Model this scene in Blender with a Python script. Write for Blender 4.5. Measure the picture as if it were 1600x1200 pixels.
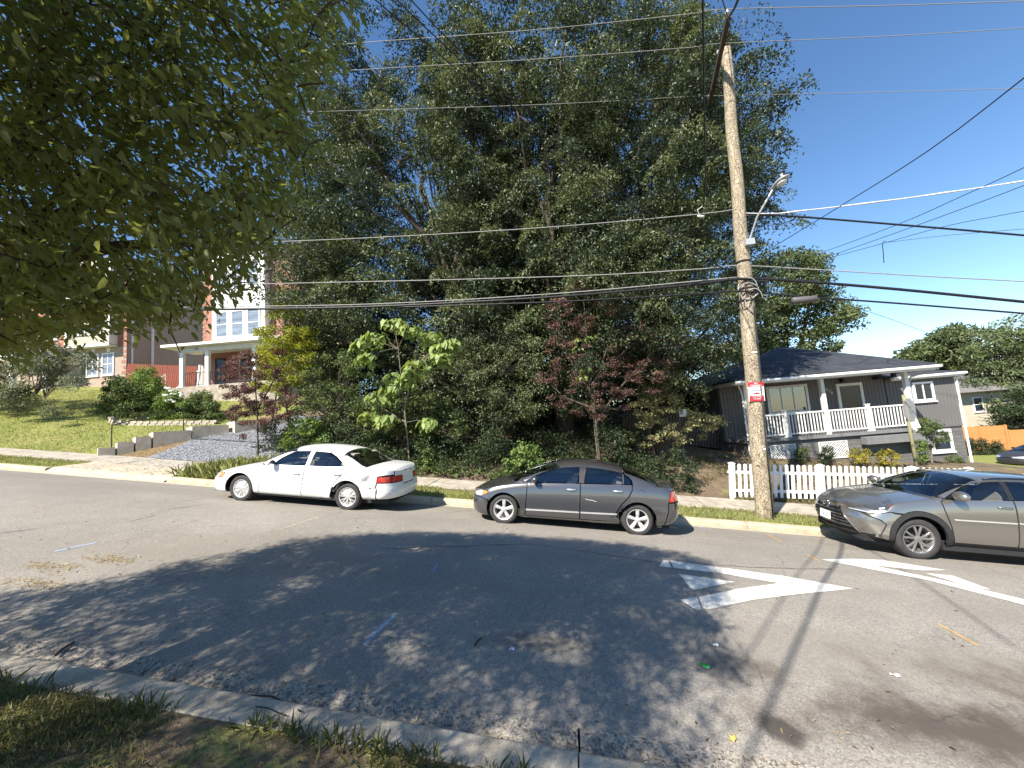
import bpy, math, random
import numpy as np
from mathutils import Vector, Matrix
from mathutils.geometry import delaunay_2d_cdt

for o in list(bpy.data.objects):
    bpy.data.objects.remove(o)
random.seed(7)
RNG = np.random.default_rng(11)
SC = bpy.context.scene
COL = SC.collection
PI = math.pi

# ---------------------------------------------------------------- camera
# world frame: X along the street (downhill to the right), Y across it, Z up
CAMP = np.array([1.572, -8.091, 2.061])
CR = np.array([[0.98590, 0.09229, -0.13969], [0.14789, -0.08657, 0.98521], [-0.07853, 0.99195, 0.09936]])
FPX = 601.0
cam = bpy.data.cameras.new('camera')
cam.sensor_fit = 'HORIZONTAL'
cam.sensor_width = 36.0
cam.lens = 36.0 * FPX / 1600.0
cam.clip_start = 0.05
cam.clip_end = 2000.0
camo = bpy.data.objects.new('camera', cam)
COL.objects.link(camo)
camo.matrix_world = Matrix([[CR[i][0], CR[i][1], -CR[i][2], CAMP[i]] for i in range(3)] + [[0, 0, 0, 1]])
SC.camera = camo

# ---------------------------------------------------------------- sky and sun
SUN_EL, SUN_TRAVEL = 45.0, (0.36, 0.61, -0.707)
world = bpy.data.worlds.new('World')
SC.world = world
world.use_nodes = True
wn = world.node_tree
bg = wn.nodes['Background']
sky = wn.nodes.new('ShaderNodeTexSky')
sky.sky_type = 'NISHITA'
sky.sun_disc = False
sky.sun_elevation = math.radians(SUN_EL)
sky.sun_rotation = math.atan2(-SUN_TRAVEL[0], -SUN_TRAVEL[1])
sky.air_density = 1.0
sky.dust_density = 0.0
sky.ozone_density = 3.0
bg.inputs['Strength'].default_value = 0.092
hs_ = wn.nodes.new('ShaderNodeHueSaturation')
hs_.inputs['Saturation'].default_value = 1.12
wn.links.new(sky.outputs[0], hs_.inputs['Color'])
wn.links.new(hs_.outputs[0], bg.inputs['Color'])
sun = bpy.data.lights.new('sun', 'SUN')
sun.energy = 5.0
sun.angle = math.radians(0.53)
sun.color = (1.0, 0.93, 0.82)
suno = bpy.data.objects.new('sun', sun)
COL.objects.link(suno)
suno.rotation_euler = Vector(SUN_TRAVEL).to_track_quat('-Z', 'Y').to_euler()
suno.location = (0, 0, 60)
vs = SC.view_settings
vs.view_transform = 'Standard'
vs.look = 'None'
vs.exposure = 1.22
vs.gamma = 1.0
vs.use_curve_mapping = False

# ---------------------------------------------------------------- terrain shape
SL = 0.12368
Y_NEAR, Y_FAR = -4.9, 1.78          # asphalt edges
def crown(y):
    return -0.017 * ((y + 1.75) ** 2 - 1.75 ** 2)
KN, KF = crown(Y_NEAR - 0.3), crown(Y_FAR)   # gutter levels
def sm(t):
    t = np.clip(t, 0, 1)
    return t * t * (3 - 2 * t)
def along(x):
    x = np.asarray(x, float)
    return -SL * np.clip(x, -40, 24) - 0.03 * np.clip(x - 24, 0, 400) - 0.02 * np.clip(x + 40, -400, 0)
def G(x, y):
    """height of the ground surface"""
    x = np.asarray(x, float); y = np.asarray(y, float)
    road = crown(np.clip(y, Y_NEAR - 0.3, Y_FAR))
    farz = KF + 0.14 + 0.03 * np.clip(y - 1.95, 0, 2.5)
    left = np.clip(0.285 * np.clip(y - 4.5, 0, 99), 0, 3.0) * (1 - 0.75 * sm((y - 4.5) / 1.2) * 0)
    right = np.clip(0.27 * np.clip(y - 4.9, 0, 99), 0, 1.05)
    side = np.clip(0.02 * np.clip(y - 5.2, 0, 99), 0, 0.1)
    k1 = sm((x - 4.0) / 4.0); k2 = sm((x - 18.5) / 3.0)
    farz = farz + left * (1 - k1) + (right * (1 - k2) + side * k2) * k1
    nearz = KN + 0.13 + 0.07 * np.clip(-5.38 - y, 0, 12)
    return along(x) + np.where(y > 1.9, farz, np.where(y < -5.3, nearz, road))
def Gf(x, y):
    return float(G(x, y))
def on_y(px, py, y):
    """point seen at photo pixel px,py on the plane Y = y"""
    r = CR @ np.array([(px - 800) / FPX, (600 - py) / FPX, 1.0])
    return CAMP + r * ((y - CAMP[1]) / r[1])
def at(px, py, depth):
    return CAMP + CR @ np.array([(px - 800) / FPX, (600 - py) / FPX, 1.0]) * depth
def on_ground(px, py):
    r = CR @ np.array([(px - 800) / FPX, (600 - py) / FPX, 1.0])
    t = np.arange(1.0, 60, 0.004)
    p = CAMP[None] + r[None] * t[:, None]
    i = np.argmax(p[:, 2] < G(p[:, 0], p[:, 1]))
    return p[i]
def project(P):
    c = (np.asarray(P, float) - CAMP) @ CR
    z = np.where(np.abs(c[..., 2]) < 1e-6, 1e-6, c[..., 2])
    return 800 + FPX * c[..., 0] / z, 600 - FPX * c[..., 1] / z, c[..., 2]

# ---------------------------------------------------------------- helpers
def tag(o, label=None, cat=None, group=None, kind=None):
    if label: o['label'] = label
    if cat: o['category'] = cat
    if group: o['group'] = group
    if kind: o['kind'] = kind
    return o
def link(o, parent=None):
    COL.objects.link(o)
    if parent is not None: o.parent = parent
    return o
def thing(name, loc, label, cat, group=None, rz=0.0, rot=None):
    o = bpy.data.objects.new(name, None)
    o.empty_display_size = 0.2
    o.location = loc
    o.rotation_euler = rot if rot else (0, 0, rz)
    tag(o, label, cat, group)
    return link(o)
def mesh_obj(name, V, F, mat, parent=None, smooth=False, loc=None):
    me = bpy.data.meshes.new(name)
    me.from_pydata([tuple(map(float, v)) for v in V], [], [tuple(map(int, f)) for f in F])
    if mat: me.materials.append(mat)
    if smooth: me.shade_smooth()
    me.update()
    o = bpy.data.objects.new(name, me)
    if loc is not None: o.location = loc
    return link(o, parent)
def share(o, name, loc, parent, rz=0.0, scale=None, mat=None):
    c = bpy.data.objects.new(name, o.data)
    c.location = loc; c.rotation_euler = (0, 0, rz)
    if scale: c.scale = scale
    return link(c, parent)
class MB:
    def __init__(s): s.v, s.f = [], []
    def add(s, V, F):
        n = len(s.v); s.v += [tuple(v) for v in V]; s.f += [tuple(i + n for i in f) for f in F]; return s
    def box(s, x0, x1, y0, y1, z0, z1):
        return s.add([(x0, y0, z0), (x1, y0, z0), (x1, y1, z0), (x0, y1, z0), (x0, y0, z1), (x1, y0, z1), (x1, y1, z1), (x0, y1, z1)],
                     [(0, 3, 2, 1), (4, 5, 6, 7), (0, 1, 5, 4), (1, 2, 6, 5), (2, 3, 7, 6), (3, 0, 4, 7)])
    def bar(s, a, b, w, h, up=(0, 0, 1)):
        a = Vector(a); b = Vector(b); d = (b - a).normalized(); r = d.cross(Vector(up)).normalized(); u = r.cross(d)
        V = []
        for p in (a, b):
            for i, j in ((-1, -1), (1, -1), (1, 1), (-1, 1)): V.append(p + r * (w / 2 * i) + u * (h / 2 * j))
        return s.add(V, [(0, 1, 2, 3), (7, 6, 5, 4), (0, 4, 5, 1), (1, 5, 6, 2), (2, 6, 7, 3), (3, 7, 4, 0)])
    def tube(s, pts, rad, n=6, cap=True):
        pts = [Vector(p) for p in pts]
        if not hasattr(rad, '__len__'): rad = [rad] * len(pts)
        V = []; u = None
        for i, p in enumerate(pts):
            d = (pts[min(i + 1, len(pts) - 1)] - pts[max(i - 1, 0)]).normalized()
            if u is None:
                u = d.orthogonal().normalized()
            else:
                u = (u - d * u.dot(d)); u = u.normalized() if u.length > 1e-6 else d.orthogonal().normalized()
            w = d.cross(u)
            for k in range(n):
                a = 2 * PI * k / n
                V.append(p + (u * math.cos(a) + w * math.sin(a)) * rad[i])
        F = []
        for i in range(len(pts) - 1):
            for k in range(n):
                F.append((i * n + k, i * n + (k + 1) % n, (i + 1) * n + (k + 1) % n, (i + 1) * n + k))
        if cap:
            F.append(tuple(range(n))[::-1]); F.append(tuple((len(pts) - 1) * n + k for k in range(n)))
        return s.add(V, F)
    def prism(s, poly, axis, t0, t1):
        """polygon in the two other axes, extruded along axis ('x','y','z')"""
        n = len(poly); V = []
        for t in (t0, t1):
            for a, b in poly:
                V.append({'x': (t, a, b), 'y': (a, t, b), 'z': (a, b, t)}[axis])
        F = [tuple(range(n)), tuple(range(2 * n - 1, n - 1, -1))]
        for i in range(n): F.append((i, i + n, (i + 1) % n + n, (i + 1) % n))
        return s.add(V, F)
    def lathe(s, prof, n, c=(0, 0, 0), axis='y'):
        V = []; F = []
        for r, t in prof:
            for k in range(n):
                a = 2 * PI * k / n
                p = {'y': (r * math.cos(a), t, r * math.sin(a)), 'z': (r * math.cos(a), r * math.sin(a), t)}[axis]
                V.append((p[0] + c[0], p[1] + c[1], p[2] + c[2]))
        m = len(prof)
        for i in range(m - 1):
            for k in range(n): F.append((i * n + k, i * n + (k + 1) % n, (i + 1) * n + (k + 1) % n, (i + 1) * n + k))
        return s.add(V, F)
    def build(s, name, mat, parent=None, smooth=False, loc=None):
        return mesh_obj(name, s.v, s.f, mat, parent, smooth, loc)
def recalc(o):
    import bmesh
    b = bmesh.new(); b.from_mesh(o.data); bmesh.ops.recalc_face_normals(b, faces=b.faces); b.to_mesh(o.data); b.free()
    return o

# ---------------------------------------------------------------- materials
def new_mat(name):
    m = bpy.data.materials.new(name); m.use_nodes = True
    return m, m.node_tree, m.node_tree.nodes['Principled BSDF']
def pmat(name, c, rough=0.7, var=0.25, scale=6.0, bump=0.0, bscale=40.0, metal=0.0, spec=0.4, c2=None, coat=0.0, fine=0.0, fscale=120.0, coord='Object', stretch=None):
    m, nt, b = new_mat(name)
    N, L = nt.nodes, nt.links
    tc = N.new('ShaderNodeTexCoord')
    src = tc.outputs[coord]
    if stretch:
        mp = N.new('ShaderNodeMapping'); mp.inputs['Scale'].default_value = stretch
        L.new(src, mp.inputs[0]); src = mp.outputs[0]
    no = N.new('ShaderNodeTexNoise'); no.inputs['Scale'].default_value = scale; no.inputs['Detail'].default_value = 6.0
    no.inputs['Roughness'].default_value = 0.65
    L.new(src, no.inputs['Vector'])
    ra = N.new('ShaderNodeValToRGB')
    lo = [x * (1 - var) for x in c]; hi = [min(1, x * (1 + var)) for x in c]
    if c2: lo, hi = c, c2
    ra.color_ramp.elements[0].position = 0.32; ra.color_ramp.elements[1].position = 0.68
    ra.color_ramp.elements[0].color = (*lo, 1); ra.color_ramp.elements[1].color = (*hi, 1)
    L.new(no.outputs['Fac'], ra.inputs[0])
    out = ra.outputs[0]
    if fine:
        n2 = N.new('ShaderNodeTexNoise'); n2.inputs['Scale'].default_value = fscale; n2.inputs['Detail'].default_value = 2.0
        L.new(src, n2.inputs['Vector'])
        mr = N.new('ShaderNodeMapRange'); mr.inputs[1].default_value = 0.3; mr.inputs[2].default_value = 0.7
        mr.inputs[3].default_value = 1 - fine; mr.inputs[4].default_value = 1 + fine
        L.new(n2.outputs['Fac'], mr.inputs[0])
        mx = N.new('ShaderNodeVectorMath'); mx.operation = 'SCALE'
        L.new(out, mx.inputs[0]); L.new(mr.outputs[0], mx.inputs['Scale']); out = mx.outputs[0]
    L.new(out, b.inputs['Base Color'])
    b.inputs['Roughness'].default_value = rough
    b.inputs['Metallic'].default_value = metal
    b.inputs['Specular IOR Level'].default_value = spec
    if coat:
        b.inputs['Coat Weight'].default_value = coat; b.inputs['Coat Roughness'].default_value = 0.04
    if bump:
        n3 = N.new('ShaderNodeTexNoise'); n3.inputs['Scale'].default_value = bscale; n3.inputs['Detail'].default_value = 4.0
        L.new(src, n3.inputs['Vector'])
        bp = N.new('ShaderNodeBump'); bp.inputs['Strength'].default_value = bump; bp.inputs['Distance'].default_value = 0.02
        L.new(n3.outputs['Fac'], bp.inputs['Height']); L.new(bp.outputs[0], b.inputs['Normal'])
    return m
def glass_mat(name, tint, refl=0.08, rough=0.02):
    m = bpy.data.materials.new(name); m.use_nodes = True
    nt = m.node_tree; N, L = nt.nodes, nt.links
    N.remove(N['Principled BSDF'])
    tr = N.new('ShaderNodeBsdfTransparent'); tr.inputs[0].default_value = (*tint, 1)
    gl = N.new('ShaderNodeBsdfGlossy'); gl.inputs['Roughness'].default_value = rough
    gl.inputs[0].default_value = (0.9, 0.95, 1.0, 1)
    fr = N.new('ShaderNodeLayerWeight'); fr.inputs['Blend'].default_value = 0.35
    ad = N.new('ShaderNodeMath'); ad.operation = 'ADD'; ad.inputs[1].default_value = refl; ad.use_clamp = True
    L.new(fr.outputs['Fresnel'], ad.inputs[0])
    mx = N.new('ShaderNodeMixShader')
    L.new(ad.outputs[0], mx.inputs[0]); L.new(tr.outputs[0], mx.inputs[1]); L.new(gl.outputs[0], mx.inputs[2])
    L.new(mx.outputs[0], N['Material Output'].inputs[0])
    return m
def leaf_mat(name, c, c2, trans=0.35, rough=0.55, tr_col=None):
    """foliage: colour varies leaf by leaf through the 'tint' attribute"""
    m, nt, b = new_mat(name)
    N, L = nt.nodes, nt.links
    at_ = N.new('ShaderNodeAttribute'); at_.attribute_name = 'tint'
    mx = N.new('ShaderNodeMix'); mx.data_type = 'RGBA'
    mx.inputs['A'].default_value = (*c, 1); mx.inputs['B'].default_value = (*c2, 1)
    L.new(at_.outputs['Fac'], mx.inputs['Factor'])
    L.new(mx.outputs['Result'], b.inputs['Base Color'])
    b.inputs['Roughness'].default_value = rough; b.inputs['Specular IOR Level'].default_value = 0.35
    t = N.new('ShaderNodeBsdfTranslucent')
    if tr_col:
        t.inputs[0].default_value = (*tr_col, 1)
    else:
        hs = N.new('ShaderNodeHueSaturation'); hs.inputs['Saturation'].default_value = 1.2; hs.inputs['Value'].default_value = 1.3; hs.inputs['Hue'].default_value = 0.48
        L.new(mx.outputs['Result'], hs.inputs['Color']); L.new(hs.outputs[0], t.inputs[0])
    ms = N.new('ShaderNodeMixShader'); ms.inputs[0].default_value = trans
    L.new(b.outputs[0], ms.inputs[1]); L.new(t.outputs[0], ms.inputs[2])
    L.new(ms.outputs[0], N['Material Output'].inputs[0])
    return m
M = {}
M['bark'] = pmat('bark', (0.07, 0.055, 0.042), 0.9, 0.4, 9, 0.6, 30, stretch=(1, 1, 0.3))
M['bark_pale'] = pmat('bark_pale', (0.16, 0.13, 0.10), 0.9, 0.35, 12, 0.5, 40, stretch=(1, 1, 0.3))
M['twig'] = pmat('twig', (0.05, 0.032, 0.024), 0.85, 0.3, 20)
M['concrete'] = pmat('concrete', (0.35, 0.31, 0.25), 0.9, 0.32, 3.5, 0.25, 60, fine=0.22, fscale=90)
M['curb_far'] = pmat('curb_far', (0.42, 0.352, 0.255), 0.9, 0.22, 4, 0.25, 60, fine=0.2, fscale=80)
M['step'] = pmat('step_concrete', (0.48, 0.42, 0.34), 0.9, 0.18, 5, 0.2, 50, fine=0.15)
M['white'] = pmat('white_paint', (0.80, 0.80, 0.78), 0.45, 0.05, 5)
M['white_dirty'] = pmat('white_vinyl', (0.78, 0.78, 0.76), 0.4, 0.08, 14, fine=0.05)
M['black_rubber'] = pmat('black_rubber', (0.022, 0.022, 0.023), 0.7, 0.2, 20)
M['black'] = pmat('black_plastic', (0.015, 0.015, 0.017), 0.45, 0.2, 20)
M['dark_inner'] = pmat('dark_inner', (0.02, 0.02, 0.021), 0.9, 0.1, 10)
M['metal_grey'] = pmat('metal_grey', (0.42, 0.43, 0.44), 0.4, 0.12, 15, metal=0.6)
M['iron'] = pmat('iron_black', (0.02, 0.02, 0.022), 0.45, 0.2, 20)
M['glass_dark'] = pmat('window_glass', (0.05, 0.065, 0.085), 0.06, 0.3, 1.2, spec=0.8)
# ================================================================ ground, road, kerbs
def math_node(nt, op, a, b=None, clamp=False):
    n = nt.nodes.new('ShaderNodeMath'); n.operation = op; n.use_clamp = clamp
    for i, v in enumerate((a, b)):
        if v is None: continue
        if isinstance(v, (int, float)): n.inputs[i].default_value = v
        else: nt.links.new(v, n.inputs[i])
    return n.outputs[0]
def noise_node(nt, src, scale, detail=4.0, rough=0.6):
    n = nt.nodes.new('ShaderNodeTexNoise'); n.inputs['Scale'].default_value = scale
    n.inputs['Detail'].default_value = detail; n.inputs['Roughness'].default_value = rough
    nt.links.new(src, n.inputs['Vector']); return n.outputs['Fac']
def remap(nt, v, a, b, c=0.0, d=1.0, smooth=False):
    n = nt.nodes.new('ShaderNodeMapRange'); n.inputs[1].default_value = a; n.inputs[2].default_value = b
    n.inputs[3].default_value = c; n.inputs[4].default_value = d; n.clamp = True
    if smooth: n.interpolation_type = 'SMOOTHSTEP'
    nt.links.new(v, n.inputs[0]); return n.outputs[0]
def mixc(nt, f, a, b, blend='MIX'):
    n = nt.nodes.new('ShaderNodeMix'); n.data_type = 'RGBA'; n.blend_type = blend
    for k, v in (('Factor', f), ('A', a), ('B', b)):
        if isinstance(v, tuple): n.inputs[k].default_value = (*v, 1)
        elif isinstance(v, (int, float)): n.inputs[k].default_value = v
        else: nt.links.new(v, n.inputs[k])
    return n.outputs['Result']
def asphalt_mat():
    m, nt, b = new_mat('asphalt'); N, L = nt.nodes, nt.links
    tc = N.new('ShaderNodeTexCoord'); P = tc.outputs['Object']
    big = noise_node(nt, P, 0.45, 5)
    mid = noise_node(nt, P, 3.0, 5, 0.7)
    col = mixc(nt, remap(nt, big, 0.35, 0.65), (0.225, 0.205, 0.178), (0.285, 0.26, 0.225))
    col = mixc(nt, remap(nt, mid, 0.3, 0.7, 0.0, 0.4), col, (0.19, 0.172, 0.149))
    vo = N.new('ShaderNodeTexVoronoi'); vo.inputs['Scale'].default_value = 85.0; L.new(P, vo.inputs['Vector'])
    sep = N.new('ShaderNodeSeparateColor'); L.new(vo.outputs['Color'], sep.inputs[0])
    grain = remap(nt, sep.outputs[0], 0.0, 1.0, 0.72, 1.3)
    sc = N.new('ShaderNodeVectorMath'); sc.operation = 'SCALE'; L.new(col, sc.inputs[0]); L.new(grain, sc.inputs['Scale']); col = sc.outputs[0]
    light = remap(nt, sep.outputs[1], 0.955, 0.965)
    col = mixc(nt, math_node(nt, 'MULTIPLY', light, 0.55), col, (0.36, 0.34, 0.30))
    mpw = N.new('ShaderNodeMapping'); mpw.inputs['Scale'].default_value = (0.10, 1.1, 0.0); L.new(P, mpw.inputs[0])
    col = mixc(nt, remap(nt, noise_node(nt, mpw.outputs[0], 1.0, 4), 0.42, 0.62, 0.0, 0.5), col, (0.205, 0.184, 0.157))
    # worn, dusty band near the kerbs and stains with a shape of their own
    warp = noise_node(nt, P, 1.6, 6, 0.7)
    def stain(c, rx, ry, colr, k, edge=0.5):
        nonlocal col
        mp = N.new('ShaderNodeMapping'); mp.vector_type = 'POINT'
        mp.inputs['Location'].default_value = (-c[0] / rx, -c[1] / ry, 0); mp.inputs['Scale'].default_value = (1 / rx, 1 / ry, 0.0)
        L.new(P, mp.inputs[0])
        ln = N.new('ShaderNodeVectorMath'); ln.operation = 'LENGTH'; L.new(mp.outputs[0], ln.inputs[0])
        d = math_node(nt, 'ADD', ln.outputs['Value'], remap(nt, warp, 0.2, 0.8, -0.6, 0.6))
        f = remap(nt, d, 1.0 - edge, 1.0, k, 0.0, True)
        col = mixc(nt, f, col, colr)
    stain((4.2, -4.35), 1.9, 0.55, (0.075, 0.060, 0.050), 0.95, 0.9)
    stain((3.0, -3.95), 0.7, 0.3, (0.085, 0.070, 0.058), 0.6, 0.9)
    stain((2.95, -4.62), 0.2, 0.16, (0.05, 0.043, 0.038), 0.9, 0.7)
    stain((6.4, -3.7), 2.6, 0.8, (0.085, 0.068, 0.054), 0.85, 0.95)
    stain((1.15, -4.0), 0.8, 0.2, (0.08, 0.07, 0.06), 0.55, 0.9)
    stain((-3.5, -2.8), 2.5, 1.2, (0.17, 0.15, 0.12), 0.35)
    # hairline cracks
    wv = N.new('ShaderNodeVectorMath'); wv.operation = 'MULTIPLY_ADD'
    nz = N.new('ShaderNodeTexNoise'); nz.inputs['Scale'].default_value = 1.3; nz.inputs['Detail'].default_value = 4; L.new(P, nz.inputs['Vector'])
    wv.inputs[1].default_value = (0.9, 0.9, 0.0); L.new(nz.outputs['Color'], wv.inputs[0]); L.new(P, wv.inputs[2])
    v2 = N.new('ShaderNodeTexVoronoi'); v2.feature = 'DISTANCE_TO_EDGE'; v2.inputs['Scale'].default_value = 0.33; L.new(wv.outputs[0], v2.inputs['Vector'])
    crack = math_node(nt, 'MULTIPLY', remap(nt, v2.outputs['Distance'], 0.0, 0.004, 1.0, 0.0), remap(nt, noise_node(nt, P, 0.8, 2), 0.5, 0.62))
    col = mixc(nt, math_node(nt, 'MULTIPLY', crack, 0.6), col, (0.03, 0.028, 0.026))
    L.new(col, b.inputs['Base Color'])
    b.inputs['Roughness'].default_value = 0.85; b.inputs['Specular IOR Level'].default_value = 0.25
    bp = N.new('ShaderNodeBump'); bp.inputs['Strength'].default_value = 0.55; bp.inputs['Distance'].default_value = 0.006
    L.new(sep.outputs[0], bp.inputs['Height']); L.new(bp.outputs[0], b.inputs['Normal'])
    return m
def ground_mat():
    """bare earth and turf; the mesh attribute 'turf' says how much of the surface is grown over"""
    m, nt, b = new_mat('ground'); N, L = nt.nodes, nt.links
    tc = N.new('ShaderNodeTexCoord'); P = tc.outputs['Object']
    a = N.new('ShaderNodeAttribute'); a.attribute_name = 'turf'
    n1 = noise_node(nt, P, 1.7, 6, 0.7); n2 = noise_node(nt, P, 14, 5, 0.7); n3 = noise_node(nt, P, 0.6, 3)
    dirt = mixc(nt, remap(nt, n2, 0.3, 0.7), (0.085, 0.062, 0.042), (0.22, 0.172, 0.12))
    turf = mixc(nt, remap(nt, n2, 0.3, 0.7), (0.13, 0.155, 0.04), (0.27, 0.28, 0.085))
    turf = mixc(nt, remap(nt, n3, 0.45, 0.7, 0.0, 0.65), turf, (0.26, 0.22, 0.10))
    f = math_node(nt, 'ADD', a.outputs['Fac'], remap(nt, n1, 0.3, 0.7, -0.5, 0.5))
    f = remap(nt, f, 0.35, 0.65)
    L.new(mixc(nt, f, dirt, turf), b.inputs['Base Color'])
    b.inputs['Roughness'].default_value = 0.95; b.inputs['Specular IOR Level'].default_value = 0.1
    bp = N.new('ShaderNodeBump'); bp.inputs['Strength'].default_value = 0.9; bp.inputs['Distance'].default_value = 0.04
    L.new(n2, bp.inputs['Height']); L.new(bp.outputs[0], b.inputs['Normal'])
    return m
def aggregate_mat(name, c1, c2, scale):
    m, nt, b = new_mat(name); N, L = nt.nodes, nt.links
    tc = N.new('ShaderNodeTexCoord'); P = tc.outputs['Object']
    vo = N.new('ShaderNodeTexVoronoi'); vo.inputs['Scale'].default_value = scale; L.new(P, vo.inputs['Vector'])
    sep = N.new('ShaderNodeSeparateColor'); L.new(vo.outputs['Color'], sep.inputs[0])
    col = mixc(nt, sep.outputs[0], c1, c2)
    col = mixc(nt, remap(nt, noise_node(nt, P, 2.5, 5), 0.35, 0.7, 0.0, 0.45), col, (0.25, 0.21, 0.15))
    pit = remap(nt, noise_node(nt, P, 34, 2), 0.56, 0.62)
    col = mixc(nt, math_node(nt, 'MULTIPLY', pit, 0.7), col, (0.06, 0.055, 0.05))
    L.new(col, b.inputs['Base Color']); b.inputs['Roughness'].default_value = 0.9
    bp = N.new('ShaderNodeBump'); bp.inputs['Strength'].default_value = 0.7; bp.inputs['Distance'].default_value = 0.012
    L.new(math_node(nt, 'SUBTRACT', sep.outputs[0], pit), bp.inputs['Height']); L.new(bp.outputs[0], b.inputs['Normal'])
    return m
M['asphalt'] = asphalt_mat()
M['ground'] = ground_mat()
M['gutter'] = aggregate_mat('gutter_aggregate', (0.17, 0.15, 0.127), (0.40, 0.365, 0.315), 75)
M['marking'] = pmat('road_paint_white', (0.60, 0.58, 0.52), 0.75, 0.22, 4.5, fine=0.3, fscale=60)
M['paint_orange'] = pmat('survey_paint_orange', (0.55, 0.30, 0.10), 0.9, 0.25, 9)
M['paint_cream'] = pmat('survey_paint_cream', (0.36, 0.31, 0.22), 0.9, 0.25, 9)
M['paint_blue'] = pmat('survey_paint_blue', (0.24, 0.28, 0.35), 0.9, 0.3, 9)
M['crack'] = pmat('crack_dark', (0.03, 0.027, 0.025), 0.95, 0.2, 9)
M['gravel'] = pmat('gravel_blue_grey', (0.19, 0.20, 0.22), 0.9, 0.5, 30, 0.8, 40, fine=0.4, fscale=30)
M['mulch'] = pmat('mulch', (0.10, 0.06, 0.035), 0.95, 0.5, 14, 0.8, 40, c2=(0.28, 0.18, 0.10))

def grid_sheet(name, xs, ys, zfun, mat, parent=None):
    X, Y = np.meshgrid(xs, ys)
    Z = zfun(X, Y)
    V = np.stack([X.ravel(), Y.ravel(), Z.ravel()], 1)
    nx, ny = len(xs), len(ys)
    i = np.arange(ny - 1)[:, None] * nx + np.arange(nx - 1)[None]
    F = np.stack([i, i + 1, i + 1 + nx, i + nx], -1).reshape(-1, 4)
    o = mesh_obj(name, V, F, mat, parent, True)
    return o, V
def cdt_fill(poly, step, inside_pts=None):
    """triangulate a 2D polygon with a grid of inner points"""
    poly = [tuple(p) for p in poly]
    P = np.array(poly)
    pts = []
    if step:
        x0, y0 = P.min(0); x1, y1 = P.max(0)
        gx, gy = np.meshgrid(np.arange(x0 + step / 2, x1, step), np.arange(y0 + step / 2, y1, step))
        q = np.stack([gx.ravel(), gy.ravel()], 1)
        ins = np.zeros(len(q), bool); dmin = np.full(len(q), 1e9)
        n = len(P)
        for i in range(n):
            a, b = P[i], P[(i + 1) % n]
            cond = (a[1] > q[:, 1]) != (b[1] > q[:, 1])
            with np.errstate(divide='ignore', invalid='ignore'):
                xx = (b[0] - a[0]) * (q[:, 1] - a[1]) / (b[1] - a[1]) + a[0]
            ins ^= cond & (q[:, 0] < xx)
            ab = b - a; t = np.clip(((q - a) @ ab) / max(ab @ ab, 1e-12), 0, 1)
            dmin = np.minimum(dmin, np.hypot(*(q - a - t[:, None] * ab).T))
        pts = [tuple(p) for p in q[ins & (dmin > step * 0.35)]]
    vs_ = [Vector(p) for p in poly + pts]
    n = len(poly)
    r = delaunay_2d_cdt(vs_, [(i, (i + 1) % n) for i in range(n)], [], 1, 1e-7)
    return np.array([tuple(v) for v in r[0]]), [tuple(f) for f in r[2]]
def resample(poly, step):
    out = []
    for i in range(len(poly)):
        a = np.array(poly[i], float); b = np.array(poly[(i + 1) % len(poly)], float)
        k = max(1, int(np.hypot(*(b - a)) / step))
        for j in range(k): out.append(tuple(a + (b - a) * j / k))
    return out
def ccw(F, V):
    out = []
    for f in F:
        a, b, c = V[f[0]], V[f[1]], V[f[2]]
        s = (b[0] - a[0]) * (c[1] - a[1]) - (b[1] - a[1]) * (c[0] - a[0])
        out.append(f if s > 0 else f[::-1])
    return out
def sheet(name, poly, mat, off, step=0.5, parent=None, kind='structure'):
    V, F = cdt_fill(resample(poly, step), step)
    F = ccw(F, V)
    Z = G(V[:, 0], V[:, 1]) + off
    o = mesh_obj(name, np.column_stack([V, Z]), F, mat, parent, True)
    if kind: o['kind'] = kind
    return o

# ---- terrain sheet
xs = np.unique(np.round(np.concatenate([np.linspace(-600, -60, 14), np.arange(-60, 60.1, 0.6), np.linspace(62, 700, 16)]), 3))
ys = np.unique(np.round(np.concatenate([np.linspace(-300, -30, 8), np.arange(-30, -6, 1.0), np.arange(-6, 8, 0.3), [-5.37, -5.33, 1.92, 1.96], np.arange(8, 20, 0.6), np.arange(20, 60, 2.0), np.linspace(62, 700, 16)]), 3))
def ground_z(X, Y):
    z = G(X, Y)
    return np.where((Y > -5.36) & (Y < 1.94), z - 0.12, z - 0.004)
ground, GV = grid_sheet('ground', xs, ys, ground_z, M['ground'])
ground['kind'] = 'structure'
x, y = GV[:, 0], GV[:, 1]
turf = np.where((y > 1.9) & (y < 3.0), 0.75, 0.0)
turf = np.where((y > 4.3) & (x < -13.2), 1.15, turf)
turf = np.where((y > 4.3) & (x >= -13.2) & (x < 5.5), -0.1, turf)
turf = np.where((y > 4.3) & (x >= 5.5), 0.25, turf)
turf = np.where((y > 2) & (x > 19), 0.9, turf)
turf = np.where((y > 2) & (y < 4.5) & (x > -10.6) & (x < -8.2), 1.1, turf)
turf = np.where(y < -5.2, 0.42, turf)
turf = np.where((y < -5.2) & (x > 0.6), 0.2, turf)
at_ = ground.data.attributes.new('turf', 'FLOAT', 'POINT')
at_.data.foreach_set('value', turf.astype(np.float32))

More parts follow.
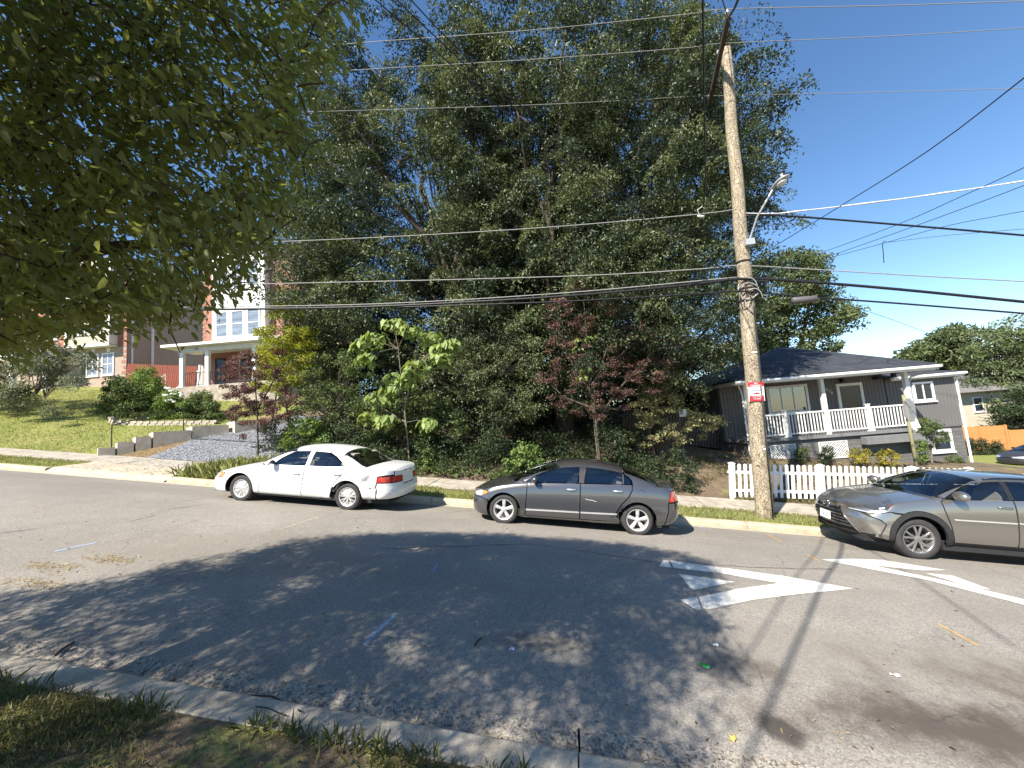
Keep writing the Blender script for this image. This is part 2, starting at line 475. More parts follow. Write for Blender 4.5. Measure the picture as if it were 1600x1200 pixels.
# ---- carriageway
rx = np.unique(np.concatenate([np.linspace(-300, -40, 12), np.arange(-40, 30.1, 0.8), np.linspace(30, 300, 12)]))
ry = np.linspace(Y_NEAR, Y_FAR + 0.02, 23)
road, _ = grid_sheet('road', rx, ry, lambda X, Y: along(X) + crown(Y), M['asphalt'])
road['kind'] = 'structure'
side_road = sheet('side_road', [(20.5, 1.86), (27.5, 1.86), (27.5, 60), (20.5, 60)], M['asphalt'], 0.02, 2.0)
def profile_run(name, x0, x1, prof, mat, parent=None, step=0.8, jig=0.0):
    """sweep a (y, height) profile along the street"""
    n = max(2, int((x1 - x0) / step) + 1)
    X = np.linspace(x0, x1, n); V = []; F = []; m = len(prof)
    for xx in X:
        for yy, hh in prof: V.append((xx, yy + random.uniform(-jig, jig), float(along(xx)) + hh))
    for i in range(n - 1):
        for k in range(m - 1): F.append((i * m + k, (i + 1) * m + k, (i + 1) * m + k + 1, i * m + k + 1))
    F.append(tuple(range(m))); F.append(tuple((n - 1) * m + k for k in range(m))[::-1])
    return recalc(mesh_obj(name, V, F, mat, parent, False))
def kerb_run(name, joints, prof, mat, gap=0.012):
    root = bpy.data.objects.new(name, None); link(root); root['kind'] = 'structure'
    for a, b in zip(joints[:-1], joints[1:]):
        profile_run('kerb_stone', a + gap / 2, b - gap / 2, prof, mat, root, jig=0.0)
    return root
kz = KN
near_prof = [(-5.50, kz - 0.2), (-5.50, kz + 0.125), (-5.48, kz + 0.14), (-5.24, kz + 0.13), (-5.205, kz + 0.11), (-5.19, kz + 0.02), (-5.185, kz - 0.2)]
kerb_run('near_kerb', [-40, -33, -27, -21, -16, -12, -8.6, -5.4, -2.3, 1.42, 4.6, 8, 12, 18, 26], near_prof, M['concrete'])
gut = [(-5.2, kz - 0.15), (-5.2, kz + 0.012), (-5.05, kz + 0.006), (-4.89, float(crown(-4.9)) + 0.006), (-4.87, float(crown(-4.87)) - 0.05)]
root = bpy.data.objects.new('near_gutter', None); link(root); root['kind'] = 'structure'
for a, b in ((-40, -20), (-20, -8), (-8, -2.3), (-2.3, 1.42), (1.42, 8), (8, 26)):
    profile_run('gutter_slab', a + 0.008, b - 0.008, gut, M['gutter'], root, 0.12, 0.0)
for o in root.children:       # ragged asphalt edge
    for v in o.data.vertices:
        if v.co.y > -4.95: v.co.y += random.uniform(-0.025, 0.02)
        if abs(v.co.y + 5.05) < 0.03: v.co.z += random.uniform(-0.004, 0.004)
kf = KF
far_prof = [(1.79, kf - 0.2), (1.80, kf + 0.09), (1.815, kf + 0.13), (1.84, kf + 0.142), (1.97, kf + 0.146), (1.98, kf - 0.2)]
kerb_run('far_kerb', [-40, -36, -32, -28, -24, -20, -17.3, -14.7], far_prof, M['curb_far'])
kerb_run('far_kerb', [-10.3, -7.6, -4.9, -2.2, 0.6, 3.2, 5.4, 7.15, 10, 13, 16.5, 20.3], far_prof, M['curb_far'])
profile_run('far_gutter', -40, 20.4, [(1.60, kf + 0.001), (1.62, float(crown(1.62)) + 0.007), (1.79, kf + 0.008), (1.80, kf - 0.1)], M['curb_far'])['kind'] = 'structure'

# ---- pavement on the far side, one slab at a time
pav = bpy.data.objects.new('pavement', None); link(pav); pav['kind'] = 'structure'
slab_breaks = list(np.arange(-40, 20.1, 1.55))
for i, (a, b) in enumerate(zip(slab_breaks[:-1], slab_breaks[1:])):
    a += 0.012; b -= 0.012
    V = []
    dz = random.uniform(0.0, 0.012)
    for xx, yy in ((a, 3.05), (b, 3.05), (b, 4.28), (a, 4.28)):
        z = Gf(xx, yy) + 0.02 + dz; V.append((xx, yy, z))
    V += [(q[0], q[1], q[2] - 0.12) for q in V]
    mesh_obj('slab', V, [(0, 1, 2, 3), (0, 4, 5, 1), (1, 5, 6, 2), (2, 6, 7, 3), (3, 7, 4, 0)], M['concrete'], pav)
# driveway crossing
ap = []
nx_ = 14
for j, (yy, hh) in enumerate(((1.70, kf + 0.008), (1.99, kf + 0.153), (2.5, kf + 0.172), (3.04, kf + 0.195))):
    for i in range(nx_ + 1):
        xx = -14.68 + (4.36) * i / nx_
        e = min(i, nx_ - i)
        h = hh
        ap.append((xx, yy, float(along(xx)) + h))
F = [(j * (nx_ + 1) + i, j * (nx_ + 1) + i + 1, (j + 1) * (nx_ + 1) + i + 1, (j + 1) * (nx_ + 1) + i) for j in range(3) for i in range(nx_)]
mesh_obj('driveway_apron', ap, F, M['curb_far'])['kind'] = 'structure'
drive_poly = [(-14.2, 4.3), (-9.3, 4.3), (-8.6, 6.5), (-9.0, 10), (-12.5, 10.4), (-14.6, 7.0)]
sheet('gravel_drive', drive_poly, M['gravel'], 0.03, 0.5)
sheet('mulch_strip', [(-15.4, 4.3), (-14.2, 4.3), (-14.6, 7.0), (-12.5, 10.4), (-13.8, 10.6), (-15.6, 7.2)], M['mulch'], 0.02, 0.5)

# ---- road markings and survey paint
def px_poly(pts):
    return [tuple(on_ground(*p)[:2]) for p in pts]
def z3(pts):
    return [(1000 + a / 2.667, 840 + b / 2.667) for a, b in pts]
mk = [('arrow_marking', [(100, 95), (350, 128), (600, 162), (890, 215), (640, 240), (470, 262), (280, 303), (262, 296), (246, 250), (400, 217), (580, 192), (330, 150), (140, 129), (128, 98)]),
      ('arrow_marking', [(80, 120), (98, 95), (118, 98), (132, 128)]), ('arrow_marking', [(168, 262), (236, 250), (256, 303), (238, 306)]),
      ('arrow_marking', [(160, 153), (395, 187), (220, 222)]),
      ('arrow_marking', [(752, 93), (880, 90), (1010, 95), (1278, 138), (1170, 139), (990, 120)]),
      ('arrow_marking', [(760, 95), (985, 121), (1300, 188), (1600, 260), (1700, 290), (1700, 312), (1600, 283), (1200, 180)]),
      ('arrow_marking', [(1188, 150), (1300, 160), (1465, 220), (1400, 214)])]
for nm, pts in mk:
    sheet(nm, px_poly(z3(pts)), M['marking'], 0.006, 0.25)
def paint_line(a, b, w, mat, name):
    p, q = on_ground(*a)[:2], on_ground(*b)[:2]
    d = (q - p) / np.hypot(*(q - p)); n = np.array([-d[1], d[0]]) * w / 2
    pts = [p + n * 0.7, (p + q) / 2 + n * 1.1, q + n * 0.6, q - n, (p + q) / 2 - n * 0.8, p - n]
    sheet(name, [tuple(t) for t in pts], mat, 0.004, 0.3)
for a, b, w, k in (((1465, 975), (1529, 1010), 0.03, 'paint_orange'), ((1262, 868), (1281, 877), 0.035, 'paint_orange'), ((1198, 835), (1222, 847), 0.03, 'paint_orange'),
                   ((435, 828), (505, 806), 0.04, 'paint_cream'), ((50, 794), (95, 787), 0.04, 'paint_cream'), ((135, 783), (165, 777), 0.03, 'paint_cream'),
                   ((1130, 838), (1220, 841), 0.03, 'paint_cream'), ((265, 823), (312, 811), 0.03, 'paint_cream'), ((85, 862), (150, 848), 0.07, 'paint_blue'),
                   ((568, 1008), (618, 960), 0.06, 'paint_blue'), ((676, 895), (684, 880), 0.04, 'paint_blue'), ((130, 752), (168, 755), 0.03, 'paint_cream'), ((1085, 824), (1110, 827), 0.1, 'paint_blue')):
    paint_line(a, b, w, M[k], 'survey_mark')
def crack_line(pts, w, name='road_crack'):
    P = [on_ground(*p)[:2] for p in pts]
    Q = []
    for p, q in zip(P[:-1], P[1:]):
        k = max(2, int(np.hypot(*(q - p)) / 0.25))
        for j in range(k): Q.append(p + (q - p) * j / k + np.array([random.uniform(-.02, .02), random.uniform(-.02, .02)]))
    Q.append(P[-1])
    V = []; F = []
    for i, q in enumerate(Q):
        ww = w * random.uniform(0.3, 1.0)
        for s in (-1, 1):
            V.append((q[0], q[1] + s * ww / 2, Gf(*q) + 0.0035))
    for i in range(len(Q) - 1): F.append((2 * i, 2 * i + 2, 2 * i + 3, 2 * i + 1))
    o = recalc(mesh_obj(name, V, F, M['crack'])); o['kind'] = 'structure'
crack_line([(-60, 842), (60, 826), (150, 810), (240, 790), (345, 776)], 0.03)
crack_line([(1100, 952), (1180, 1040), (1215, 1110), (1255, 1170)], 0.02)
crack_line([(600, 858), (830, 850), (1020, 878), (1200, 888), (1300, 890)], 0.02)
# ================================================================ cars
def pch(x, xs, ys):
    """monotone cubic through the points"""
    xs = np.asarray(xs, float); ys = np.asarray(ys, float)
    h = np.diff(xs); d = np.diff(ys) / h
    m = np.zeros(len(xs)); m[0] = d[0]; m[-1] = d[-1]
    for i in range(1, len(xs) - 1):
        m[i] = 0 if d[i - 1] * d[i] <= 0 else 3 * (h[i - 1] + h[i]) / ((2 * h[i] + h[i - 1]) / d[i - 1] + (h[i] + 2 * h[i - 1]) / d[i])
    x = np.clip(x, xs[0], xs[-1]); i = np.clip(np.searchsorted(xs, x) - 1, 0, len(h) - 1)
    t = (x - xs[i]) / h[i]
    return ((1 + 2 * t) * (1 - t) ** 2 * ys[i] + t * (1 - t) ** 2 * h[i] * m[i] + t * t * (3 - 2 * t) * ys[i + 1] + t * t * (t - 1) * h[i] * m[i + 1])
TS = 0.22
class Shape:
    KN_ = np.array([0, 0, 0, 1, 2, 3, 4, 5, 6, 7, 7, 7], float)
    def __init__(s, sp):
        s.sp = sp; A = sp['A']; x0, x1 = sp['x0'], sp['x1']
        xf, nf = sp['front']; xr, nr = sp['rear']
        th = np.linspace(0, PI / 2, 120)
        fx = x0 + xf * (1 - np.cos(th) ** (2 / nf)); fy = A * np.sin(th) ** (2 / nf)
        rx_ = x1 - xr * (1 - np.cos(th[::-1]) ** (2 / nr)); ry_ = A * np.sin(th[::-1]) ** (2 / nr)
        mx_ = np.linspace(x0 + xf, x1 - xr, 60)[1:-1]
        s.px = np.concatenate([fx, mx_, rx_]); s.py = np.concatenate([fy, np.full(58, A), ry_])
        s.py = s.py * (1 - sp.get('taper', 0.03) * np.clip((s.px - 0.5 * (x0 + x1)) / (0.5 * (x1 - x0)), -1, 1) ** 2)
        s.pu = np.concatenate([[0], np.cumsum(np.hypot(np.diff(s.px), np.diff(s.py)))])
        s.nf = len(fx); s.umax = s.pu[-1]
        s.side = 1
    def u_of_x(s, x): return np.interp(x, s.px, s.pu)
    def u_front(s, y): return np.interp(y, s.py[:s.nf], s.pu[:s.nf])
    def u_rear(s, y):
        k = len(s.px) - s.nf
        return np.interp(-np.asarray(y), -s.py[k:], s.pu[k:])
    def basis(s, t):
        t = np.clip(t, 0, 6.99999); K = s.KN_; N = [np.where((t >= K[i]) & (t < K[i + 1]), 1.0, 0.0) for i in range(11)]
        for p in (1, 2):
            R_ = []
            for i in range(11 - p):
                a = K[i + p] - K[i]; b = K[i + p + 1] - K[i + 1]
                R_.append((0 if a == 0 else (t - K[i]) / a * N[i]) + (0 if b == 0 else (K[i + p + 1] - t) / b * N[i + 1]))
            N = R_
        return np.stack(N[:9], -1)
    def ctrl(s, u):
        sp = s.sp; x = np.interp(u, s.pu, s.px); a = np.interp(u, s.pu, s.py); k = np.clip(a / 0.45, 0, 1)
        zt = pch(x, *sp['zt']); zs = np.minimum(pch(x, *sp['zs']), zt - 0.03); zb = pch(x, *sp['zb'])
        h = zs - zb; cr = sp.get('crown', 0.075)
        rz_ = np.maximum(zs + 0.02, zt - cr); gh = rz_ - zs
        sh = sp.get('shoulder', 0.05)
        ry_ = a - (sh + 0.055) * k - sp.get('tum', 0.32) * np.clip(gh - 0.02, 0, 9)
        bl = sp.get('bulge', 0.0)
        Yc = np.stack([a - 0.13 * k, a - 0.02 * k, a + bl * k, a - 0.012 * k, a - sh * k, a - (sh + 0.03) * k, ry_, 0.5 * ry_, 0 * a], -1)
        Zc = np.stack([zb, zb + 0.02, zb + 0.45 * h, zb + 0.84 * h, zs, zs + 0.02 + 0.04 * gh, rz_, zt - 0.1 * (zt - rz_), zt], -1)
        return x, Yc, Zc
    def yz(s, u, t):
        x, Yc, Zc = s.ctrl(u); B = s.basis(t)
        return x, (Yc * B).sum(-1), (Zc * B).sum(-1)
    def F(s, u, t):
        u = np.asarray(u, float); t = np.asarray(t, float)
        x, y, z = s.yz(u, t)
        if 'nose' in s.sp:
            nz = s.sp['nose']; x = x + np.interp(z, nz[0], nz[1]) * (1 - sm((x - s.sp['x0']) / 0.8))
        if 'tail' in s.sp:
            nz = s.sp['tail']; x = x + np.interp(z, nz[0], nz[1]) * (1 - sm((s.sp['x1'] - x) / 0.7))
        if 'dent' in s.sp and s.side == 1: y = y - s.sp['dent'](x, z, y)
        return np.stack([x, -y, z], -1)
    def Nrm(s, u, t):
        e = 1e-3
        du = s.F(np.minimum(u + e, s.umax), t) - s.F(np.maximum(u - e, 0), t); dt = s.F(u, np.minimum(t + e * 4, 6.9999)) - s.F(u, np.maximum(t - e * 4, 0))
        n = np.cross(du, dt); n /= np.maximum(np.linalg.norm(n, axis=-1, keepdims=True), 1e-9)
        return n
    def t_of(s, u, v, kind):
        """t where height z = v ('z', on the flank) or half-width y = v ('y', on the top)"""
        u = np.asarray(u, float); v = np.asarray(v, float)
        lo = np.zeros_like(u) if kind == 'z' else np.full_like(u, 3.5); hi = np.full_like(u, 6.9999)
        for _ in range(36):
            m = (lo + hi) / 2; x, y, z = s.yz(u, m)
            up = (z < v) if kind == 'z' else (y > v)
            lo = np.where(up, m, lo); hi = np.where(up, hi, m)
        return (lo + hi) / 2
    def conv(s, k, a, b):
        a = np.atleast_1d(np.asarray(a, float)); b = np.atleast_1d(np.asarray(b, float))
        if k == 'ut': return a, b
        u = s.u_of_x(a) if k[0] == 'x' else s.u_front(a) if k[0] == 'y' else s.u_rear(a)
        return u, (b if k[1] == 't' else s.t_of(u, b, k[1]))
    def outline(s, pts, step=0.035):
        U = []; T = []
        n = len(pts)
        for i in range(n):
            p, q = pts[i], pts[(i + 1) % n]
            if p[0] == q[0]:
                L_ = math.hypot(q[1] - p[1], (q[2] - p[2]) * (TS if p[0][-1] == 't' else 1))
                f = np.arange(max(1, int(L_ / step))) / max(1, int(L_ / step))
                u, t = s.conv(p[0], p[1] + (q[1] - p[1]) * f, p[2] + (q[2] - p[2]) * f)
            else:
                a, b = s.conv(*p), s.conv(*q)
                k = max(1, int(math.hypot(b[0][0] - a[0][0], (b[1][0] - a[1][0]) * TS) / step))
                f = np.arange(k) / k
                u, t = a[0][0] + (b[0][0] - a[0][0]) * f, a[1][0] + (b[1][0] - a[1][0]) * f
            U.append(u); T.append(t)
        U = np.concatenate(U); T = np.concatenate(T)
        res = []
        for p in zip(U, T):
            if not res or math.hypot(p[0] - res[-1][0], (p[1] - res[-1][1]) * TS) > 1e-4: res.append(p)
        return res
def panel(S, name, pts, mat, parent, gap=0.0055, off=0.0, depth=0.016, step=0.06, sides=(1, -1), center=False, label=None, ostep=0.035):
    """one body panel with its own edge; center=True joins both halves in one mesh"""
    objs = []; halves = []
    for sd in sides:
        S.side = sd
        ol = np.array([(p[0], p[1] * TS) for p in S.outline(pts, ostep)])
        area = 0.5 * np.sum(ol[:, 0] * np.roll(ol[:, 1], -1) - np.roll(ol[:, 0], -1) * ol[:, 1])
        if area < 0: ol = ol[::-1]
        cen = np.abs(S.F(ol[:, 0], ol[:, 1] / TS)[:, 1]) < 0.012
        if gap:
            pv = np.roll(ol, 1, 0); nx = np.roll(ol, -1, 0)
            e1 = ol - pv; e2 = nx - ol
            n1 = np.stack([-e1[:, 1], e1[:, 0]], 1); n2 = np.stack([-e2[:, 1], e2[:, 0]], 1)
            n1 /= np.maximum(np.linalg.norm(n1, axis=1, keepdims=True), 1e-9); n2 /= np.maximum(np.linalg.norm(n2, axis=1, keepdims=True), 1e-9)
            nn = n1 + n2; nn /= np.maximum(np.linalg.norm(nn, axis=1, keepdims=True), 0.4)
            ol = np.where(cen[:, None], ol, ol + nn * gap)
        V2, F_ = cdt_fill(ol, step)
        F_ = ccw(F_, V2)
        U, T = V2[:, 0], V2[:, 1] / TS
        P = S.F(U, T); Nn = S.Nrm(U, T)
        P = P + Nn * off
        if center: P[np.abs(P[:, 1]) < 0.014, 1] = 0.0
        V = [tuple(p) for p in P]; Fs = [tuple(f) for f in F_]
        ed = set()
        for f in F_:
            for k in range(3): ed.add((f[k], f[(k + 1) % 3]))
        rim = [e for e in ed if (e[1], e[0]) not in ed]
        ids = sorted({i for e in rim for i in e}); mp = {v: k for k, v in enumerate(ids)}
        b0 = len(V); nb = len(ids); ids = np.array(ids)
        V += [tuple(p) for p in P[ids]]; V += [tuple(p) for p in (P[ids] - Nn[ids] * depth)]
        flat = None
        for i, j in rim:
            if center and abs(P[i, 1]) < 1e-6 and abs(P[j, 1]) < 1e-6: continue
            i, j = mp[i], mp[j]
            Fs.append((b0 + j, b0 + i, b0 + nb + i, b0 + nb + j))
        if sd == -1:
            V = [(x, -y, z) for x, y, z in V]; Fs = [f[::-1] for f in Fs]
        halves.append((V, Fs, flat))
    S.side = 1
    if center:
        V = halves[0][0] + halves[1][0]; n = len(halves[0][0])
        Fs = halves[0][1] + [tuple(i + n for i in f) for f in halves[1][1]]
        halves = [(V, Fs, None)]
    for V, Fs, flat in halves:
        o = mesh_obj(name, V, Fs, mat, parent, True)
        if center:
            import bmesh
            bm_ = bmesh.new(); bm_.from_mesh(o.data)
            cv = [v for v in bm_.verts if abs(v.co.y) < 1e-6]
            bmesh.ops.remove_doubles(bm_, verts=cv, dist=0.0005)
            bm_.to_mesh(o.data); bm_.free()
        if label: o['label'] = label
        objs.append(o)
    return objs
def arc(cx, cz, r, a0, a1, n=18):
    return [('xz', cx + r * math.cos(math.radians(a0 + (a1 - a0) * i / n)), cz + r * math.sin(math.radians(a0 + (a1 - a0) * i / n))) for i in range(n + 1)]
def xz(*p): return [('xz', a, b) for a, b in p]
def wheel(parent, loc, r, w, style, mats, side):
    """tyre, rim and spokes; outer face towards -y for side 1"""
    o = bpy.data.objects.new('wheel', None); o.location = loc; link(o, parent)
    s = -1 if side == 1 else 1
    rr = r * style['rim']
    T = MB(); prof = [(rr * 0.93, w * 0.42), (rr * 1.0, w * 0.5), (rr + (r - rr) * 0.35, w * 0.56), (r * 0.95, w * 0.50), (r * 0.985, w * 0.40), (r, w * 0.25), (r, -w * 0.25), (r * 0.985, -w * 0.42), (r * 0.9, -w * 0.52), (rr, -w * 0.5)]
    T.lathe([(a, b * s) for a, b in prof], 48); recalc(T.build('tyre', mats[1], o, True))
    W = MB(); W.lathe([(a, b * s) for a, b in [(rr * 1.01, w * 0.49), (rr * 0.96, w * 0.51), (rr * 0.9, w * 0.44), (rr * 0.84, w * 0.15), (rr * 0.8, -w * 0.4)]], 40)
    rim = recalc(W.build('rim', mats[0], o, True))
    D = MB(); D.lathe([(a, b * s) for a, b in [(0.001, -0.02), (rr * 0.9, -0.025)]], 32); D.build('brake_disc', mats[2], o)
    X = MB(); ns = style['n']; f0 = w * 0.46
    def spoke(a, w0, w1, r0, r1, y0, y1, skew=0.0):
        ca, sa = math.cos(a), math.sin(a); ca2, sa2 = math.cos(a + skew), math.sin(a + skew)
        V = []
        for (q, wd, yy, c_, s_) in ((r0, w0, y0, ca, sa), ((r0 + r1) / 2, (w0 + w1) / 2, (y0 + y1) / 2 + 0.006, (ca + ca2) / 2, (sa + sa2) / 2), (r1, w1, y1, ca2, sa2)):
            for k, dy in ((-1, -0.012), (-0.62, 0), (0.62, 0), (1, -0.012)):
                V.append((q * c_ - sa * wd * k / 2, s * (yy + dy), q * s_ + ca * wd * k / 2))
        F = []
        for i in range(2):
            for k in range(3): F.append((i * 4 + k, i * 4 + k + 1, i * 4 + k + 5, i * 4 + k + 4))
        X.add(V, F)
    for k in range(ns):
        a = 2 * PI * (k + 0.25) / ns
        if style['kind'] == 'five': spoke(a, rr * 0.26, rr * 0.36, rr * 0.12, rr * 0.95, f0 - 0.01, f0 - 0.005)
        elif style['kind'] == 'pair':
            for q in (-1, 1): spoke(a + q * 0.12, rr * 0.13, rr * 0.15, rr * 0.22, rr * 0.95, f0, f0 - 0.006, q * 0.06)
        else:
            for q in (-1, 1): spoke(a + q * 0.16, rr * 0.13, rr * 0.17, rr * 0.2, rr * 0.95, f0 - 0.006, f0, q * 0.1)
    X.lathe([(a, b * s) for a, b in [(0.001, f0 + 0.004), (rr * 0.12, f0 + 0.003), (rr * style['hub'], f0 - 0.006), (rr * style['hub'], f0 - 0.04)]], 24)
    if style['kind'] == 'pair':   # wheel trim: closed disc behind the raised spokes
        X.lathe([(a, b * s) for a, b in [(rr * 0.2, f0 - 0.012), (rr * 0.9, f0 - 0.02)]], 36)
    recalc(X.build('spokes', mats[0], o, False))
    return o
def ellipsoid(name, c, r, mat, parent, n=16, m=10, flat=None):
    V = []; F = []
    for i in range(m + 1):
        ph = PI * i / m
        for k in range(n):
            a = 2 * PI * k / n
            p = [c[0] + r[0] * math.sin(ph) * math.cos(a), c[1] + r[1] * math.sin(ph) * math.sin(a), c[2] + r[2] * math.cos(ph)]
            if flat and p[0] > flat: p[0] = flat
            V.append(p)
    for i in range(m):
        for k in range(n): F.append((i * n + k, (i + 1) * n + k, (i + 1) * n + (k + 1) % n, i * n + (k + 1) % n))
    return mesh_obj(name, V, F, mat, parent, True)
def text_obj(txt, size, mat, parent, loc, rot, name='lettering', ext=0.0015, align='CENTER'):
    c = bpy.data.curves.new(name, 'FONT'); c.body = txt; c.size = size; c.extrude = ext
    c.align_x = align; c.align_y = 'CENTER'; c.materials.append(mat)
    o = bpy.data.objects.new(name, c); o.location = loc; o.rotation_euler = rot
    link(o)
    me = bpy.data.meshes.new_from_object(o.evaluated_get(bpy.context.evaluated_depsgraph_get()))
    bpy.data.objects.remove(o)
    o = bpy.data.objects.new(name, me); o.location = loc; o.rotation_euler = rot
    return link(o, parent)
M['car_glass'] = glass_mat('car_glass', (0.58, 0.63, 0.62), 0.04)
M['car_glass_dark'] = glass_mat('car_glass_tinted', (0.34, 0.38, 0.41), 0.05)
M['paint_white'] = pmat('car_paint_white', (0.66, 0.66, 0.635), 0.35, 0.03, 3, coat=0.6)
M['paint_grey'] = pmat('car_paint_grey', (0.13, 0.13, 0.135), 0.26, 0.05, 200, metal=0.75, coat=1.0)
M['paint_silver'] = pmat('car_paint_warm_grey', (0.30, 0.285, 0.262), 0.25, 0.04, 200, metal=0.8, coat=1.0)
M['paint_dark'] = pmat('car_paint_dark', (0.03, 0.03, 0.032), 0.45, 0.05, 200, metal=0.0, coat=0.3)
M['tyre'] = pmat('tyre_rubber', (0.035, 0.034, 0.033), 0.85, 0.25, 12)
M['alloy'] = pmat('alloy_wheel', (0.60, 0.59, 0.57), 0.35, 0.08, 12, metal=0.55)
M['alloy_dark'] = pmat('alloy_wheel_dark', (0.30, 0.295, 0.285), 0.3, 0.08, 12, metal=0.7)
M['brake'] = pmat('brake_dark', (0.03, 0.03, 0.032), 0.6, 0.2, 10)
M['chrome'] = pmat('chrome', (0.75, 0.75, 0.76), 0.12, 0.03, 10, metal=1.0)
M['tail_red'] = pmat('tail_light_red', (0.42, 0.02, 0.018), 0.12, 0.25, 30, coat=1.0)
M['amber'] = pmat('indicator_amber', (0.75, 0.22, 0.03), 0.15, 0.2, 30, coat=1.0)
M['lamp_clear'] = pmat('lamp_clear', (0.62, 0.64, 0.66), 0.1, 0.25, 40, metal=0.4, coat=1.0)
M['lamp_dark'] = pmat('lamp_dark', (0.06, 0.065, 0.07), 0.08, 0.3, 40, metal=0.3, coat=1.0)
M['seat_beige'] = pmat('seat_beige', (0.32, 0.29, 0.24), 0.9, 0.1, 10)
M['seat_grey'] = pmat('seat_grey', (0.11, 0.11, 0.115), 0.9, 0.1, 10)
M['plate'] = pmat('plate_white', (0.75, 0.76, 0.78), 0.4, 0.04, 10)
M['ink_blue'] = pmat('plate_ink_blue', (0.06, 0.09, 0.22), 0.6, 0.05, 10)
M['ink_red'] = pmat('ink_red', (0.40, 0.03, 0.03), 0.6, 0.05, 10)
M['paint_edge'] = pmat('scraped_paint', (0.25, 0.24, 0.22), 0.8, 0.3, 30)
def interior(root, sp, mat):
    x_, A = sp['cabin'], sp['A']
    I = MB(); I.box(x_ - 0.15, x_ + 2.35, -A + 0.1, A - 0.1, 0.2, 0.34); I.build('cabin_floor', M['dark_inner'], root)
    zb = sp['seat']
    for nm, xx, ys_ in (('front_seat', x_ + 0.75, (-0.37, 0.37)), ('rear_seat', x_ + 1.62, (-0.42, 0.42))):
        for yy in ys_:
            B = MB(); w = 0.25 if nm == 'front_seat' else 0.36
            B.prism([(xx - 0.4, zb - 0.12), (xx + 0.1, zb - 0.14), (xx + 0.14, zb + 0.02), (xx - 0.38, zb + 0.06)], 'y', yy - w, yy + w)
            B.prism([(xx + 0.02, zb - 0.05), (xx + 0.16, zb - 0.08), (xx + 0.34, zb + 0.50), (xx + 0.24, zb + 0.52)], 'y', yy - w, yy + w)
            B.prism([(xx + 0.26, zb + 0.535), (xx + 0.36, zb + 0.535), (xx + 0.385, zb + 0.70), (xx + 0.30, zb + 0.71)], 'y', yy - 0.13, yy + 0.13)
            recalc(B.build(nm, mat, root))
    D = MB(); D.prism([(x_ - 0.2, zb + 0.08), (x_ + 0.22, zb + 0.12), (x_ + 0.2, zb + 0.32), (x_ - 0.3, zb + 0.30)], 'y', -A + 0.13, A - 0.13)
    recalc(D.build('dashboard', M['seat_grey'], root))
    W = MB(); pts = [(x_ + 0.38 + 0.08 * math.sin(a), -0.37 + 0.18 * math.cos(a), zb + 0.28 + 0.17 * math.sin(a)) for a in np.linspace(0, 2 * PI, 19)]
    W.tube(pts, 0.014, 6); W.bar((x_ + 0.38, -0.53, zb + 0.28), (x_ + 0.38, -0.21, zb + 0.28), 0.03, 0.03); W.build('steering_wheel', M['black'], root, True)
def inner_shell(root, S):
    sp = S.sp
    us = np.linspace(0.02, S.umax - 0.02, 110); ts = np.linspace(0, 6.999, 40)
    U, T = np.meshgrid(us, ts); P = S.F(U, T) - S.Nrm(U, T) * 0.022
    nx = len(us); V = P.reshape(-1, 3); F = []
    cx0, cx1, rx0, rx1 = sp['shell']
    for j in range(len(ts) - 1):
        for i in range(nx - 1):
            c = P[j:j + 2, i:i + 2].reshape(-1, 3).mean(0); tm = (ts[j] + ts[j + 1]) / 2
            if tm > 3.75 and cx0 < c[0] < cx1 and not (tm > 5.8 and rx0 < c[0] < rx1): continue
            if any((c[0] - wx) ** 2 + (c[2] - sp['wr']) ** 2 < (sp['arch'] + 0.015) ** 2 for wx in (0, sp['wb'])) and tm < 3.2: continue
            F.append((j * nx + i, j * nx + i + 1, (j + 1) * nx + i + 1, (j + 1) * nx + i))
    n = len(V); V2 = np.concatenate([V, V * np.array([1, -1, 1])]); F2 = F + [tuple(k + n for k in f[::-1]) for f in F]
    mesh_obj('inner_shell', V2, F2, M['dark_inner'], root, True)
    B = MB(); A = sp['A']
    B.box(sp['x0'] + 0.25, sp['x1'] - 0.25, -A + 0.25, A - 0.25, sp['floor'], sp['floor'] + 0.12)
    for wx in (0, sp['wb']):
        B.box(wx - sp['arch'], wx + sp['arch'], -A + 0.28, A - 0.28, sp['floor'], sp['wr'] + sp['arch'] * 0.9)
    B.build('underbody', M['dark_inner'], root)
def car_root(name, x, y, label, cat, group=None, z_off=0.0, flat=False):
    loc = (x, y, float(along(x)) + z_off)
    return thing(name, loc, label, cat, group, rot=(0, 0 if flat else math.atan(SL), 0))
def wheels(root, sp, style, mats, y_out):
    for wx in (0, sp['wb']):
        for sd in (1, -1):
            w = sp['tw']; wheel(root, (wx, (-1 if sd == 1 else 1) * (y_out - w / 2), sp['wr']), sp['wr'], w, style, mats, sd)
def plate_at(root, loc, rot, txt, w=0.31, h=0.155):
    p = MB(); p.box(-w / 2, w / 2, -0.004, 0.004, -h / 2, h / 2)
    o = p.build('license_plate', M['plate'], root, loc=loc); o.rotation_euler = rot
    text_obj(txt, h * 0.5, M['ink_blue'], o, (0, -0.0045, -0.008), (PI / 2, 0, 0))
    return o
def handle(S, root, x, z, mat, L=0.2):
    u = S.u_of_x(x); t = S.t_of(u, z, 'z'); p = S.F(u, t)
    for s in (1, -1):
        B = MB(); B.tube([(p[0] - L / 2, s * (p[1] + 0.004), p[2]), (p[0] - L / 2 + 0.03, s * (p[1] - 0.022), p[2] + 0.004), (p[0] + L / 2 - 0.03, s * (p[1] - 0.024), p[2] + 0.006), (p[0] + L / 2, s * (p[1] + 0.004), p[2] + 0.004)], [0.012, 0.017, 0.017, 0.012], 8)
        B.build('door_handle', mat, root, True)
